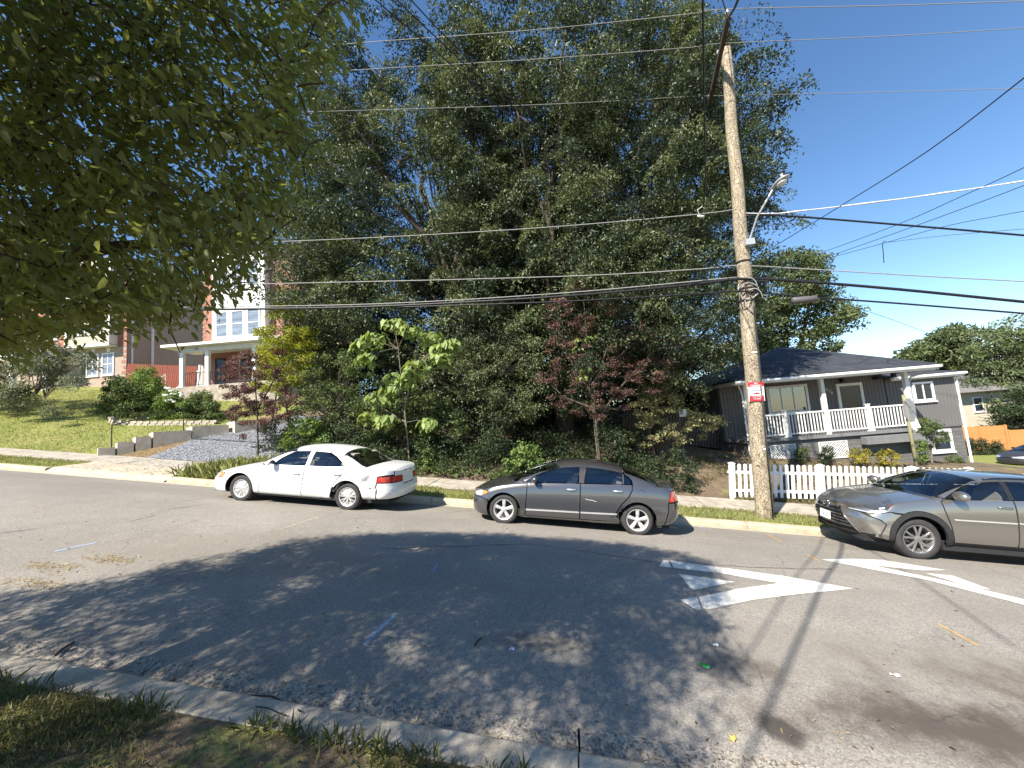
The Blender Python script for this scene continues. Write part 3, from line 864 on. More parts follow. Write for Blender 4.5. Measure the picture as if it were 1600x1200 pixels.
def mirror(S, root, x, z, mat, r=(0.075, 0.115, 0.07), out=0.13):
    u = S.u_of_x(x); t = S.t_of(u, z, 'z'); p = S.F(u, t)
    for s in (1, -1):
        c = (p[0] + 0.0, s * (p[1] - out), p[2] + 0.055)
        m = ellipsoid('side_mirror', c, r, mat, root, flat=c[0] + r[0] * 0.55)
        B = MB(); B.bar((p[0] + 0.01, s * (p[1] + 0.02), p[2] + 0.01), (p[0] + 0.0, s * (p[1] - out * 0.6), p[2] + 0.03), 0.06, 0.03); B.build('mirror_arm', M['black'], m)
        G_ = MB(); G_.lathe([(0.001, 0), (r[1] * 0.8, 0)], 16, (0, 0, 0)); g = G_.build('mirror_glass', M['chrome'], m)
        g.rotation_euler = (0, 0, PI / 2); g.location = (c[0] + r[0] * 0.56, c[1], c[2]); g.scale = (1, 1, 0.6)
def side_strip(S, root, name, path, w, mat, off=0.008, sides=(1, -1)):
    top = [('xz', a, b + w / 2) for a, b in path]; bot = [('xz', a, b - w / 2) for a, b in path][::-1]
    panel(S, name, top + bot, mat, root, gap=0, off=off, depth=off + 0.004, step=None, sides=sides)

# ---------------------------------------------------------------- white sedan
def dent(x, z, y):
    g = lambda cx, cz, sx, sz, a=0.0: np.exp(-((((x - cx) * math.cos(a) + (z - cz) * math.sin(a)) / sx) ** 2 + ((-(x - cx) * math.sin(a) + (z - cz) * math.cos(a)) / sz) ** 2))
    d = 0.085 * g(3.12, 0.70, 0.17, 0.05, 0.75) + 0.05 * g(3.25, 0.53, 0.16, 0.03, -0.15) + 0.045 * g(3.36, 0.42, 0.12, 0.06, 0.4)
    d = d - 0.02 * g(3.30, 0.66, 0.06, 0.10, 0.3) + 0.012 * np.sin(x * 41 + z * 29) * g(3.28, 0.46, 0.13, 0.11)
    return d * (y > 0.3)
def white_sedan():
    sp = dict(A=0.885, x0=-0.99, x1=3.80, front=(0.62, 2.7), rear=(0.42, 3.0), taper=0.03, wb=2.68, wr=0.305, tw=0.20, arch=0.365, floor=0.17,
              zt=([-0.99, -0.93, -0.6, 0.0, 0.27, 0.34, 0.7, 1.12, 1.3, 1.65, 2.1, 2.42, 2.6, 3.02, 3.12, 3.55, 3.72, 3.80], [0.60, 0.655, 0.735, 0.845, 0.885, 0.91, 1.125, 1.315, 1.345, 1.365, 1.35, 1.30, 1.235, 1.02, 0.99, 0.985, 0.965, 0.90]),
              zs=([-0.99, -0.6, 0, 0.5, 1.0, 1.6, 2.2, 2.7, 3.1, 3.6, 3.8], [0.57, 0.655, 0.765, 0.85, 0.885, 0.905, 0.93, 0.95, 0.945, 0.925, 0.87]),
              zb=([-0.99, -0.5, 0.4, 2.3, 3.1, 3.8], [0.20, 0.18, 0.215, 0.225, 0.27, 0.31]), nose=([0.2, 0.45, 0.56, 0.70], [0.03, 0.0, 0.04, 0.12]),
              tail=([0.3, 0.50, 0.56, 0.66, 0.95], [-0.03, 0.0, -0.035, -0.06, -0.10]),
              tum=0.33, cabin=0.62, seat=0.52, shell=(0.40, 3.05, 1.15, 2.5), dent=dent)
    S = Shape(sp)
    r = car_root('sedan', -6.158, 0.80, 'white four-door sedan with a crumpled rear quarter parked nearest the driveway', 'car', 'cars parked along the kerb', float(crown(0.4)))
    P = M['paint_white']
    W1 = [(0.80, 0.915), (0.93, 1.03), (1.19, 1.185), (1.40, 1.235), (1.615, 1.245)]; W1b = [(1.60, 0.93)]
    W2 = [(1.735, 1.245), (2.08, 1.225), (2.27, 1.15), (2.40, 1.075), (2.545, 0.965)]; W2b = [(1.70, 0.935)]
    belt = lambda x: float(np.interp(x, [0.5, 1.0, 1.6, 2.2, 2.7], [0.865, 0.905, 0.918, 0.935, 0.955]))
    panel(S, 'front_bumper', [('yz', 0, 0.20), ('yz', 0, 0.53), ('yz', 0.5, 0.53), ('yz', 0.80, 0.535)] + xz((-0.60, 0.535), (-0.33, 0.47)) + arc(0, 0.305, 0.365, 153, 190, 8) + [('xz', -0.40, 0.19)] + [('yz', 0.5, 0.20)], P, r, center=True)
    panel(S, 'grille', [('yz', 0, 0.535), ('yz', 0, 0.59), ('yz', 0.34, 0.59), ('yz', 0.34, 0.54)], M['chrome'], r, center=True, step=None)
    panel(S, 'headlight', [('yz', 0.36, 0.54), ('yz', 0.36, 0.605)] + xz((-0.80, 0.64), (-0.60, 0.655), (-0.60, 0.54)), M['lamp_clear'], r)
    panel(S, 'turn_signal_or_reflection', xz((-0.595, 0.545), (-0.595, 0.652), (-0.47, 0.655), (-0.43, 0.62), (-0.50, 0.545)), M['amber'], r)
    panel(S, 'fender', xz((-0.60, 0.535), (-0.49, 0.537), (-0.42, 0.62), (-0.46, 0.662), (-0.60, 0.662)) + [('xt', -0.75, 4.2), ('xt', -0.3, 4.7), ('xt', 0.50, 4.9)] + xz((0.56, belt(0.56)), (0.54, 0.70), (0.49, 0.245), (0.37, 0.245)) + arc(0, 0.305, 0.365, -8, 153, 26), P, r)
    panel(S, 'hood', [('yt', 0, 4.9), ('yt', 0.4, 4.7), ('xt', -0.75, 4.2), ('xt', -0.3, 4.7), ('xt', 0.46, 4.95), ('xt', 0.36, 6.0), ('xt', 0.28, 6.999), ('yt', 0, 6.999)], P, r, center=True)
    panel(S, 'windscreen', [('xt', 0.30, 6.999), ('xt', 0.37, 6.0), ('xt', 0.46, 5.5), ('xt', 0.8, 5.5), ('xt', 1.22, 5.5), ('xt', 1.16, 6.2), ('xt', 1.13, 6.999)], M['car_glass'], r, center=True, depth=0.005)
    panel(S, 'roof', [('xt', 1.14, 6.999), ('xt', 1.17, 6.2), ('xt', 1.23, 5.5), ('xt', 1.8, 5.5), ('xt', 2.46, 5.5), ('xt', 2.44, 6.2), ('xt', 2.42, 6.999)], P, r, center=True)
    panel(S, 'rear_window', [('xt', 2.43, 6.999), ('xt', 2.45, 6.2), ('xt', 2.50, 5.62), ('xt', 2.8, 5.62), ('xt', 3.02, 5.62), ('xt', 3.05, 6.2), ('xt', 3.06, 6.999)], M['car_glass'], r, center=True, depth=0.005)
    panel(S, 'trunk_lid', [('xt', 3.08, 6.999), ('xt', 3.07, 6.2), ('xt', 3.06, 5.35), ('xt', 3.3, 5.1), ('xt', 3.55, 5.0), ('rz', 0.62, 0.90), ('rz', 0.60, 0.80), ('rz', 0.30, 0.79), ('rz', 0.29, 0.60), ('rz', 0, 0.60), ('rt', 0, 6.999)], P, r, center=True)
    glass_front = W1b + W1; glass_rear = W2b + W2
    panel(S, 'door_glass', [('xz', *p) for p in [(0.80, 0.915)] + W1[1:] + W1b], M['car_glass'], r, depth=0.004, off=-0.006)
    panel(S, 'door_glass', [('xz', *p) for p in W2b + W2], M['car_glass'], r, depth=0.004, off=-0.006)
    panel(S, 'door_pillar', xz((1.60, 0.925), (1.615, 1.25), (1.735, 1.25), (1.70, 0.93)), P, r, gap=0.006)
    panel(S, 'door', xz((0.57, belt(0.57)), (0.80, 0.908), (1.0, 0.912), (1.62, 0.925), (1.61, 0.70), (1.575, 0.25), (0.50, 0.245), (0.545, 0.70)), P, r)
    panel(S, 'door', xz((1.63, 0.926), (2.1, 0.94), (2.56, 0.962), (2.64, 0.955), (2.60, 0.83), (2.45, 0.70), (2.33, 0.50), (2.27, 0.26), (1.585, 0.25), (1.62, 0.70)), P, r)
    side = xz((0.57, 0.88), (0.78, 0.918), (0.92, 1.045), (1.18, 1.2), (1.40, 1.25), (1.615, 1.26), (1.735, 1.26), (2.09, 1.24), (2.29, 1.165), (2.43, 1.08), (2.57, 0.968), (2.65, 0.957), (2.61, 0.83), (2.46, 0.70), (2.345, 0.52)) + arc(2.68, 0.305, 0.365, 148, 0, 24) + \
        xz((3.05, 0.28), (3.35, 0.29), (3.365, 0.56), (3.40, 0.66), (3.41, 0.80), (3.55, 0.82)) + [('rz', 0.63, 0.83), ('rz', 0.64, 0.91), ('xt', 3.56, 4.96), ('xt', 3.3, 5.05), ('xt', 3.05, 5.3), ('xt', 3.01, 5.6), ('xt', 2.8, 5.6), ('xt', 2.50, 5.6), ('xt', 2.48, 5.48), ('xt', 1.8, 5.48), ('xt', 1.22, 5.48), ('xt', 0.8, 5.48), ('xt', 0.50, 5.45)]
    panel(S, 'body_side', side, P, r, label=None, step=0.035)
    panel(S, 'sill', xz((0.38, 0.215), (0.38, 0.24), (1.5, 0.245), (2.29, 0.255), (2.30, 0.225), (1.4, 0.218)), P, r, gap=0.002)
    panel(S, 'taillight', xz((3.41, 0.665), (3.42, 0.79), (3.56, 0.795)) + [('rz', 0.62, 0.795), ('rz', 0.30, 0.785), ('rz', 0.30, 0.665)], M['tail_red'], r)
    panel(S, 'rear_bumper', xz((3.375, 0.30), (3.38, 0.555), (3.42, 0.655)) + [('rz', 0.60, 0.655), ('rz', 0.30, 0.655), ('rz', 0.29, 0.59), ('rz', 0, 0.59), ('rz', 0, 0.32), ('rz', 0.5, 0.32)], P, r, center=True)
    side_strip(S, r, 'side_moulding', [(0.50, 0.475), (1.0, 0.476), (1.57, 0.478)], 0.035, P)
    side_strip(S, r, 'side_moulding', [(1.60, 0.478), (2.0, 0.48), (2.31, 0.482)], 0.035, P)
    for x in (0.86, 1.7):
        pass
    handle(S, r, 1.44, 0.745, P); handle(S, r, 2.42, 0.79, P)
    mirror(S, r, 0.83, 0.905, P)
    fl = panel(S, 'fuel_door', xz((2.83, 0.74), (2.83, 0.87), (3.02, 0.865), (3.03, 0.735)), P, r, gap=0.0, off=0.006, depth=0.012, sides=(1,))
    pl = plate_at(r, (3.722, 0, 0.70), (math.radians(0), 0, PI / 2), 'EK 4027')
    e = MB(); e.tube([(3.755, 0.05 * math.cos(a), 0.865 + 0.032 * math.sin(a)) for a in np.linspace(0, 2 * PI, 17)], 0.006, 5)
    e.tube([(3.757, 0.02 * math.cos(a), 0.865 + 0.031 * math.sin(a)) for a in np.linspace(0, 2 * PI, 13)], 0.005, 5); e.build('badge', M['chrome'], r)
    inner_shell(r, S); interior(r, sp, M['seat_beige'])
    wheels(r, sp, dict(kind='pair', n=7, rim=0.68, hub=0.24), (M['alloy'], M['tyre'], M['brake']), 0.80)
    return r
white_sedan()
# ---------------------------------------------------------------- grey sedan
def grey_sedan(name, loc_xy, label, P, detail=True, z_off=None, group='cars parked along the kerb', flat=False):
    sp = dict(A=0.865, x0=-0.80, x1=3.58, front=(0.55, 2.5), rear=(0.40, 2.8), taper=0.03, wb=2.69, wr=0.305, tw=0.205, arch=0.355, floor=0.15,
              zt=([-0.80, -0.72, -0.5, -0.1, 0.05, 0.4, 0.8, 1.1, 1.35, 1.6, 1.9, 2.2, 2.5, 2.8, 3.1, 3.2, 3.45, 3.53, 3.58], [0.58, 0.66, 0.755, 0.85, 0.885, 1.055, 1.225, 1.315, 1.355, 1.37, 1.36, 1.325, 1.255, 1.155, 1.04, 1.01, 1.00, 0.995, 0.93]),
              zs=([-0.80, -0.5, 0, 0.35, 1.0, 1.6, 2.2, 2.6, 3.1, 3.45, 3.58], [0.55, 0.67, 0.80, 0.855, 0.905, 0.93, 0.955, 0.965, 0.955, 0.935, 0.88]),
              zb=([-0.80, -0.5, 0.4, 2.3, 3.0, 3.58], [0.17, 0.15, 0.17, 0.19, 0.22, 0.26]), nose=([0.2, 0.45, 0.56, 0.70], [0.03, 0.0, 0.03, 0.10]),
              tail=([0.25, 0.5, 0.7, 0.95], [-0.06, 0.0, -0.02, -0.10]), bulge=0.008,
              tum=0.33, cabin=0.42, seat=0.52, shell=(0.16, 3.12, 1.05, 2.45), crown=0.07)
    S = Shape(sp)
    zo = z_off if z_off is not None else float(crown(0.4))
    r = thing(name, (loc_xy[0], loc_xy[1], Gf(loc_xy[0], 4.0) + zo if flat else float(along(loc_xy[0])) + zo), label, 'car', group, rot=(0, 0 if flat else math.atan(SL), 0))
    belt = lambda x: float(np.interp(x, [0.2, 0.6, 1.0, 1.6, 2.2, 2.7], [0.86, 0.90, 0.925, 0.945, 0.97, 0.98]))
    W1 = [(0.40, 0.895), (0.62, 1.015), (0.90, 1.135), (1.20, 1.225), (1.525, 1.265), (1.525, 0.95)]
    W2 = [(1.635, 0.955), (1.685, 1.268), (2.0, 1.252), (2.24, 1.215), (2.385, 1.17), (2.385, 0.982)]
    W3 = [(2.425, 0.985), (2.425, 1.155), (2.50, 1.115), (2.555, 1.05), (2.565, 0.995)]
    panel(S, 'front_bumper', [('yz', 0, 0.16), ('yz', 0, 0.53), ('yz', 0.5, 0.53)] + xz((-0.62, 0.535), (-0.36, 0.50), (-0.345, 0.46)) + arc(0, 0.305, 0.355, 155, 200, 8) + [('xz', -0.38, 0.155), ('yz', 0.5, 0.16)], P, r, center=True)
    panel(S, 'grille', [('yz', 0, 0.535), ('yz', 0, 0.585), ('yz', 0.4, 0.585), ('yz', 0.4, 0.54)], M['black'], r, center=True, step=None)
    panel(S, 'headlight', [('yz', 0.42, 0.545), ('yz', 0.42, 0.605)] + xz((-0.62, 0.655), (-0.50, 0.665), (-0.50, 0.555), (-0.62, 0.54)), M['lamp_clear'], r)
    panel(S, 'turn_signal_or_reflection', xz((-0.495, 0.56), (-0.495, 0.665), (-0.405, 0.665), (-0.375, 0.635)), M['amber'], r)
    panel(S, 'fender', xz((-0.62, 0.54), (-0.50, 0.55), (-0.365, 0.635), (-0.40, 0.672), (-0.62, 0.662)) + [('xt', -0.66, 4.2), ('xt', -0.3, 4.7), ('xt', 0.28, 5.2)] + xz((0.40, 0.89), (0.475, 0.88), (0.47, 0.60), (0.45, 0.20), (0.355, 0.195)) + arc(0, 0.305, 0.355, -16, 150, 26) + xz((-0.36, 0.505)), P, r)
    panel(S, 'hood', [('yt', 0, 4.9), ('yt', 0.4, 4.6), ('xt', -0.66, 4.2), ('xt', -0.3, 4.7), ('xt', 0.26, 5.25), ('xt', 0.12, 6.0), ('xt', 0.02, 6.999), ('yt', 0, 6.999)], P, r, center=True)
    panel(S, 'windscreen', [('xt', 0.04, 6.999), ('xt', 0.14, 6.0), ('xt', 0.30, 5.5), ('xt', 0.7, 5.5), ('xt', 1.12, 5.5), ('xt', 1.05, 6.2), ('xt', 1.02, 6.999)], M['car_glass'], r, center=True, depth=0.005)
    panel(S, 'roof', [('xt', 1.03, 6.999), ('xt', 1.06, 6.2), ('xt', 1.13, 5.5), ('xt', 1.8, 5.5), ('xt', 2.40, 5.5), ('xt', 2.40, 6.2), ('xt', 2.40, 6.999)], P, r, center=True)
    panel(S, 'rear_window', [('xt', 2.41, 6.999), ('xt', 2.42, 6.2), ('xt', 2.46, 5.6), ('xt', 2.8, 5.6), ('xt', 3.08, 5.6), ('xt', 3.12, 6.2), ('xt', 3.13, 6.999)], M['car_glass_dark'], r, center=True, depth=0.005)
    panel(S, 'trunk_lid', [('xt', 3.15, 6.999), ('xt', 3.14, 6.2), ('xt', 3.13, 5.35), ('xt', 3.3, 5.1), ('rz', 0.66, 0.91), ('rz', 0.60, 0.80), ('rz', 0.30, 0.79), ('rz', 0.29, 0.60), ('rz', 0, 0.60), ('rt', 0, 6.999)], P, r, center=True)
    for W in (W1, W2): panel(S, 'door_glass', xz(*W), M['car_glass_dark'], r, depth=0.004, off=-0.005)
    panel(S, 'quarter_glass', xz(*W3), M['car_glass_dark'], r, depth=0.004, off=-0.005)
    panel(S, 'door_pillar', xz((1.53, 0.95), (1.53, 1.275), (1.68, 1.278), (1.63, 0.955)), M['black'], r, gap=0.003)
    panel(S, 'door_pillar', xz((2.39, 0.985), (2.39, 1.18), (2.42, 1.165), (2.42, 0.988)), P, r, gap=0.001)
    panel(S, 'door', xz((0.48, 0.885), (0.7, belt(0.7) - 0.012), (1.0, belt(1.0) - 0.012), (1.555, 0.94), (1.555, 0.60), (1.555, 0.245), (0.46, 0.235), (0.475, 0.60)), P, r)
    panel(S, 'door', xz((1.565, 0.94), (2.1, 0.962), (2.57, 0.982), (2.575, 0.90), (2.50, 0.75), (2.36, 0.60), (2.26, 0.42), (2.12, 0.27), (2.05, 0.25), (1.565, 0.246), (1.565, 0.60)), P, r)
    side = xz((0.42, 0.905), (0.63, 1.03), (0.90, 1.15), (1.20, 1.24), (1.53, 1.28), (1.69, 1.283), (2.0, 1.267), (2.25, 1.23), (2.43, 1.175), (2.51, 1.13), (2.575, 1.06), (2.585, 0.985), (2.585, 0.90), (2.51, 0.75), (2.37, 0.595)) + arc(2.69, 0.305, 0.355, 140, -5, 24) + \
        xz((3.06, 0.235), (3.22, 0.24), (3.25, 0.52), (3.27, 0.70), (3.39, 0.905)) + [('rz', 0.70, 0.925), ('xt', 3.3, 5.05), ('xt', 3.12, 5.3), ('xt', 3.08, 5.58), ('xt', 2.8, 5.58), ('xt', 2.46, 5.58), ('xt', 2.43, 5.48), ('xt', 1.8, 5.48), ('xt', 1.12, 5.48), ('xt', 0.7, 5.48), ('xt', 0.33, 5.45)]
    panel(S, 'body_side', side, P, r)
    panel(S, 'sill', xz((0.36, 0.165), (0.36, 0.19), (0.46, 0.225), (1.5, 0.235), (2.06, 0.24), (2.24, 0.385), (2.34, 0.30), (2.335, 0.195), (1.4, 0.178)), P, r, gap=0.003)
    panel(S, 'taillight', xz((3.28, 0.70), (3.40, 0.90)) + [('rz', 0.70, 0.90), ('rz', 0.42, 0.86), ('rz', 0.42, 0.70)], M['tail_red'], r)
    panel(S, 'rear_bumper', xz((3.235, 0.245), (3.26, 0.52), (3.28, 0.685)) + [('rz', 0.60, 0.685), ('rz', 0.30, 0.685), ('rz', 0.29, 0.59), ('rz', 0, 0.59), ('rz', 0, 0.26), ('rz', 0.5, 0.26)], P, r, center=True)
    side_strip(S, r, 'side_moulding', [(0.47, 0.36), (1.0, 0.375), (1.545, 0.385)], 0.03, M['alloy'] if detail else P)
    side_strip(S, r, 'side_moulding', [(1.575, 0.386), (2.0, 0.397), (2.28, 0.405)], 0.03, M['alloy'] if detail else P)
    handle(S, r, 1.385, 0.815, M['metal_grey']); handle(S, r, 2.30, 0.845, M['metal_grey'])
    mirror(S, r, 0.64, 0.93, P)
    if detail:
        side_strip(S, r, 'scratch', [(1.66, 0.66), (1.72, 0.645), (1.80, 0.642), (1.88, 0.62)], 0.012, M['alloy'], off=0.004, sides=(1,))
        u = S.u_of_x(2.74); t = S.t_of(u, 0.86, 'z'); p = S.F(u, t)
        e = MB(); e.tube([(p[0] + 0.062 * math.cos(a), p[1] - 0.001, p[2] + 0.06 * math.sin(a)) for a in np.linspace(0, 2 * PI, 21)], 0.004, 4); e.build('fuel_door', P, r, True)
        Wp = MB()
        for yy in (-0.5, 0.0): Wp.bar((0.0, yy, 0.905), (0.13, yy + 0.5, 0.955), 0.02, 0.012)
        Wp.build('wiper', M['black'], r)
    plate_at(r, (3.548, 0, 0.70), (0, 0, PI / 2), 'GA 1853')
    inner_shell(r, S); interior(r, sp, M['seat_grey'])
    wheels(r, sp, dict(kind='five', n=5, rim=0.70, hub=0.22), (M['alloy'], M['tyre'], M['brake']), 0.79)
    return r
grey_sedan('sedan', (0.0, 0.79), 'dark grey sedan with five-spoke wheels and a scratched rear door parked mid-block', M['paint_grey'])

M['lamp_reflection'] = pmat('lamp_reflection_red', (0.12, 0.035, 0.02), 0.15, 0.2, 30, coat=1.0)  # colour of a reflection painted into the crossover headlight
# ---------------------------------------------------------------- warm grey crossover
def crossover():
    sp = dict(A=0.925, x0=-1.0, x1=3.62, front=(0.72, 2.35), rear=(0.5, 3.0), taper=0.03, wb=2.66, wr=0.362, tw=0.235, arch=0.455, floor=0.22,
              zt=([-1.0, -0.93, -0.75, -0.4, 0.0, 0.16, 0.3, 0.6, 0.9, 1.1, 1.5, 2.0, 2.5, 2.9, 3.2, 3.45, 3.55, 3.62], [0.74, 0.83, 0.91, 1.01, 1.085, 1.115, 1.165, 1.325, 1.46, 1.52, 1.565, 1.575, 1.55, 1.49, 1.36, 1.13, 1.08, 1.0]),
              zs=([-1.0, -0.75, -0.4, 0, 0.34, 1.0, 1.6, 2.2, 2.8, 3.3, 3.62], [0.72, 0.81, 0.92, 1.01, 1.065, 1.115, 1.15, 1.185, 1.22, 1.12, 0.95]),
              zb=([-1.0, -0.7, -0.4, 0.5, 2.2, 3.2, 3.62], [0.27, 0.25, 0.27, 0.28, 0.28, 0.32, 0.36]), nose=([0.25, 0.4, 0.62, 0.80, 0.95], [0.16, 0.07, 0.0, 0.06, 0.18]),
              tum=0.36, cabin=0.55, seat=0.72, shell=(0.28, 3.4, 1.25, 2.8), crown=0.075, bulge=0.012, shoulder=0.055)
    S = Shape(sp); P = M['paint_silver']
    r = car_root('crossover', 7.483, 0.86, 'warm grey crossover with a dark grille and split-spoke wheels beside the picket fence', 'car', 'cars parked along the kerb', float(crown(0.3)))
    belt = lambda x: float(np.interp(x, [0.3, 1.0, 1.6, 2.2, 2.8], [1.075, 1.125, 1.16, 1.195, 1.23]))
    K = M['black_rubber']
    # face: spindle grille with bars, bumper, headlights, fog lamps
    panel(S, 'grille', [('yz', 0, 0.36), ('yz', 0, 0.84), ('yz', 0.33, 0.85), ('yz', 0.385, 0.76), ('yz', 0.37, 0.70), ('yz', 0.50, 0.50), ('yz', 0.60, 0.36)], M['black'], r, center=True, off=-0.02)
    for zz, ww in ((0.80, 0.35), (0.735, 0.355), (0.67, 0.37), (0.61, 0.40), (0.55, 0.44), (0.49, 0.48), (0.43, 0.52)):
        panel(S, 'grille_bar', [('yz', 0, zz - 0.011), ('yz', 0, zz + 0.011), ('yz', ww, zz + 0.011), ('yz', ww, zz - 0.011)], M['lamp_dark'], r, center=True, gap=0, off=0.004, depth=0.03, step=None)
    panel(S, 'grille_frame', [('yz', 0.335, 0.865), ('yz', 0.41, 0.76), ('yz', 0.395, 0.70), ('yz', 0.53, 0.50), ('yz', 0.635, 0.35), ('yz', 0.60, 0.35), ('yz', 0.50, 0.50), ('yz', 0.37, 0.70), ('yz', 0.385, 0.76), ('yz', 0.31, 0.865)], M['chrome'], r, gap=0, off=0.006, depth=0.02, step=None)
    e = MB(); xx = float(S.F(S.u_front(0.0), S.t_of(S.u_front(0.0), 0.73, 'z'))[0]) - 0.012
    e.tube([(xx, 0.085 * math.cos(a), 0.735 + 0.062 * math.sin(a)) for a in np.linspace(0, 2 * PI, 25)], 0.009, 6)
    e.tube([(xx - 0.002, 0.012, 0.775), (xx - 0.002, -0.012, 0.71), (xx - 0.002, -0.06, 0.705)], 0.008, 6); e.build('badge', M['chrome'], r, True)
    panel(S, 'front_bumper', [('yz', 0.405, 0.765), ('yz', 0.392, 0.70), ('yz', 0.53, 0.50), ('yz', 0.64, 0.35), ('yz', 0.74, 0.36)] + xz((-0.62, 0.40), (-0.57, 0.50), (-0.53, 0.575), (-0.60, 0.64), (-0.70, 0.67), (-0.78, 0.70)) + [('yz', 0.55, 0.75)], P, r, gap=0.002)
    panel(S, 'bumper_corner', xz((-0.61, 0.39), (-0.555, 0.50), (-0.515, 0.575), (-0.585, 0.65), (-0.70, 0.685), (-0.74, 0.72), (-0.45, 0.80), (-0.40, 0.78)) + arc(0, 0.362, 0.50, 125, 180, 12) + xz((-0.49, 0.30), (-0.56, 0.30)), P, r, gap=0.002)
    panel(S, 'lower_valance', [('yz', 0, 0.27), ('yz', 0, 0.335), ('yz', 0.62, 0.335), ('yz', 0.74, 0.35)] + xz((-0.62, 0.385), (-0.57, 0.295), (-0.62, 0.28)) + [('yz', 0.6, 0.27)], K, r, center=True)
    fg = panel(S, 'fog_light', xz((-0.70, 0.335), (-0.68, 0.40), (-0.60, 0.40), (-0.575, 0.33)), M['chrome'], r, off=0.012, depth=0.03, gap=0, step=None)
    panel(S, 'fog_lens', xz((-0.655, 0.345), (-0.65, 0.39), (-0.605, 0.39), (-0.595, 0.345)), M['lamp_dark'], r, off=0.016, depth=0.004, gap=0, step=None)
    HL = [('yz', 0.54, 0.785)] + xz((-0.76, 0.85), (-0.52, 0.93), (-0.28, 1.0), (-0.44, 0.90), (-0.50, 0.825), (-0.66, 0.785))
    panel(S, 'headlight', HL, M['lamp_dark'], r)
    panel(S, 'projector_lamp', xz((-0.62, 0.82), (-0.61, 0.855), (-0.54, 0.875), (-0.54, 0.845)), M['lamp_clear'], r, off=0.006, depth=0.01, gap=0, step=None)
    panel(S, 'turn_signal_or_reflection', xz((-0.515, 0.865), (-0.48, 0.905), (-0.36, 0.955), (-0.45, 0.90)), M['lamp_reflection'], r, off=0.006, depth=0.01, gap=0, step=None)  # reddish-brown reflection at the headlight's rear, painted as a dark red piece
    panel(S, 'daylight_strip', [('yz', 0.52, 0.765)] + xz((-0.80, 0.762), (-0.64, 0.760), (-0.55, 0.79), (-0.63, 0.750), (-0.80, 0.748)) + [('yz', 0.54, 0.752)], M['lamp_clear'], r, off=0.006, depth=0.02, gap=0, step=None)
    panel(S, 'fender', xz((-0.75, 0.725), (-0.45, 0.81), (-0.36, 0.80)) + arc(0, 0.362, 0.50, 120, 20, 18) + xz((0.46, 0.62), (0.38, 0.90), (0.355, 1.05)) + [('xt', 0.42, 4.9), ('xt', 0.30, 5.3), ('xt', -0.3, 4.8), ('xt', -0.70, 4.3), ('yt', 0.55, 4.3), ('yz', 0.415, 0.80), ('yz', 0.41, 0.77), ('yz', 0.56, 0.762)] + HL[:1] + HL[:0:-1] + [('yz', 0.585, 0.775)], P, r)
    panel(S, 'hood', [('yt', 0, 4.2), ('yt', 0.38, 4.2), ('yt', 0.55, 4.35), ('xt', -0.70, 4.35), ('xt', -0.3, 4.85), ('xt', 0.28, 5.35), ('xt', 0.22, 6.0), ('xt', 0.13, 6.999), ('yt', 0, 6.999)], P, r, center=True)
    panel(S, 'windscreen', [('xt', 0.15, 6.999), ('xt', 0.24, 6.0), ('xt', 0.34, 5.5), ('xt', 0.7, 5.5), ('xt', 1.12, 5.5), ('xt', 1.04, 6.2), ('xt', 1.02, 6.999)], M['car_glass'], r, center=True, depth=0.005)
    panel(S, 'roof', [('xt', 1.03, 6.999), ('xt', 1.05, 6.2), ('xt', 1.13, 5.5), ('xt', 1.8, 5.5), ('xt', 2.85, 5.5), ('xt', 2.85, 6.2), ('xt', 2.85, 6.999)], P, r, center=True)
    panel(S, 'rear_window', [('xt', 2.87, 6.999), ('xt', 2.87, 6.2), ('xt', 2.9, 5.6), ('xt', 3.3, 5.6), ('xt', 3.36, 6.2), ('xt', 3.38, 6.999)], M['car_glass_dark'], r, center=True, depth=0.005)
    panel(S, 'tailgate', [('xt', 3.40, 6.999), ('xt', 3.38, 6.2), ('xt', 3.33, 5.4), ('rz', 0.70, 0.95), ('rz', 0.66, 0.60), ('rz', 0, 0.60), ('rt', 0, 6.999)], P, r, center=True)
    W1 = [(0.45, 1.095), (0.62, 1.20), (0.82, 1.31), (1.02, 1.40), (1.22, 1.445), (1.405, 1.46), (1.405, 1.155)]
    W2 = [(1.50, 1.16), (1.50, 1.465), (1.9, 1.475), (2.25, 1.45), (2.44, 1.39), (2.44, 1.215)]
    W3 = [(2.49, 1.22), (2.49, 1.37), (2.80, 1.28), (2.62, 1.225)]
    panel(S, 'door_glass', xz(*W1), M['car_glass'], r, depth=0.004, off=-0.005)
    panel(S, 'door_glass', xz(*W2), M['car_glass_dark'], r, depth=0.004, off=-0.005)
    panel(S, 'quarter_glass', xz(*W3), M['car_glass_dark'], r, depth=0.004, off=-0.005)
    panel(S, 'door_pillar', xz((1.41, 1.155), (1.41, 1.468), (1.495, 1.47), (1.495, 1.16)), M['black'], r, gap=0.002)
    panel(S, 'door', xz((0.365, 1.045), (0.45, 1.085), (1.0, 1.118), (1.45, 1.145), (1.45, 0.80), (1.455, 0.36), (0.52, 0.36), (0.47, 0.62), (0.39, 0.90)), P, r)
    panel(S, 'door', xz((1.465, 1.146), (2.0, 1.178), (2.47, 1.205), (2.50, 1.05), (2.36, 0.85), (2.25, 0.72), (2.18, 0.50), (2.14, 0.36), (1.465, 0.36), (1.462, 0.80)), P, r)
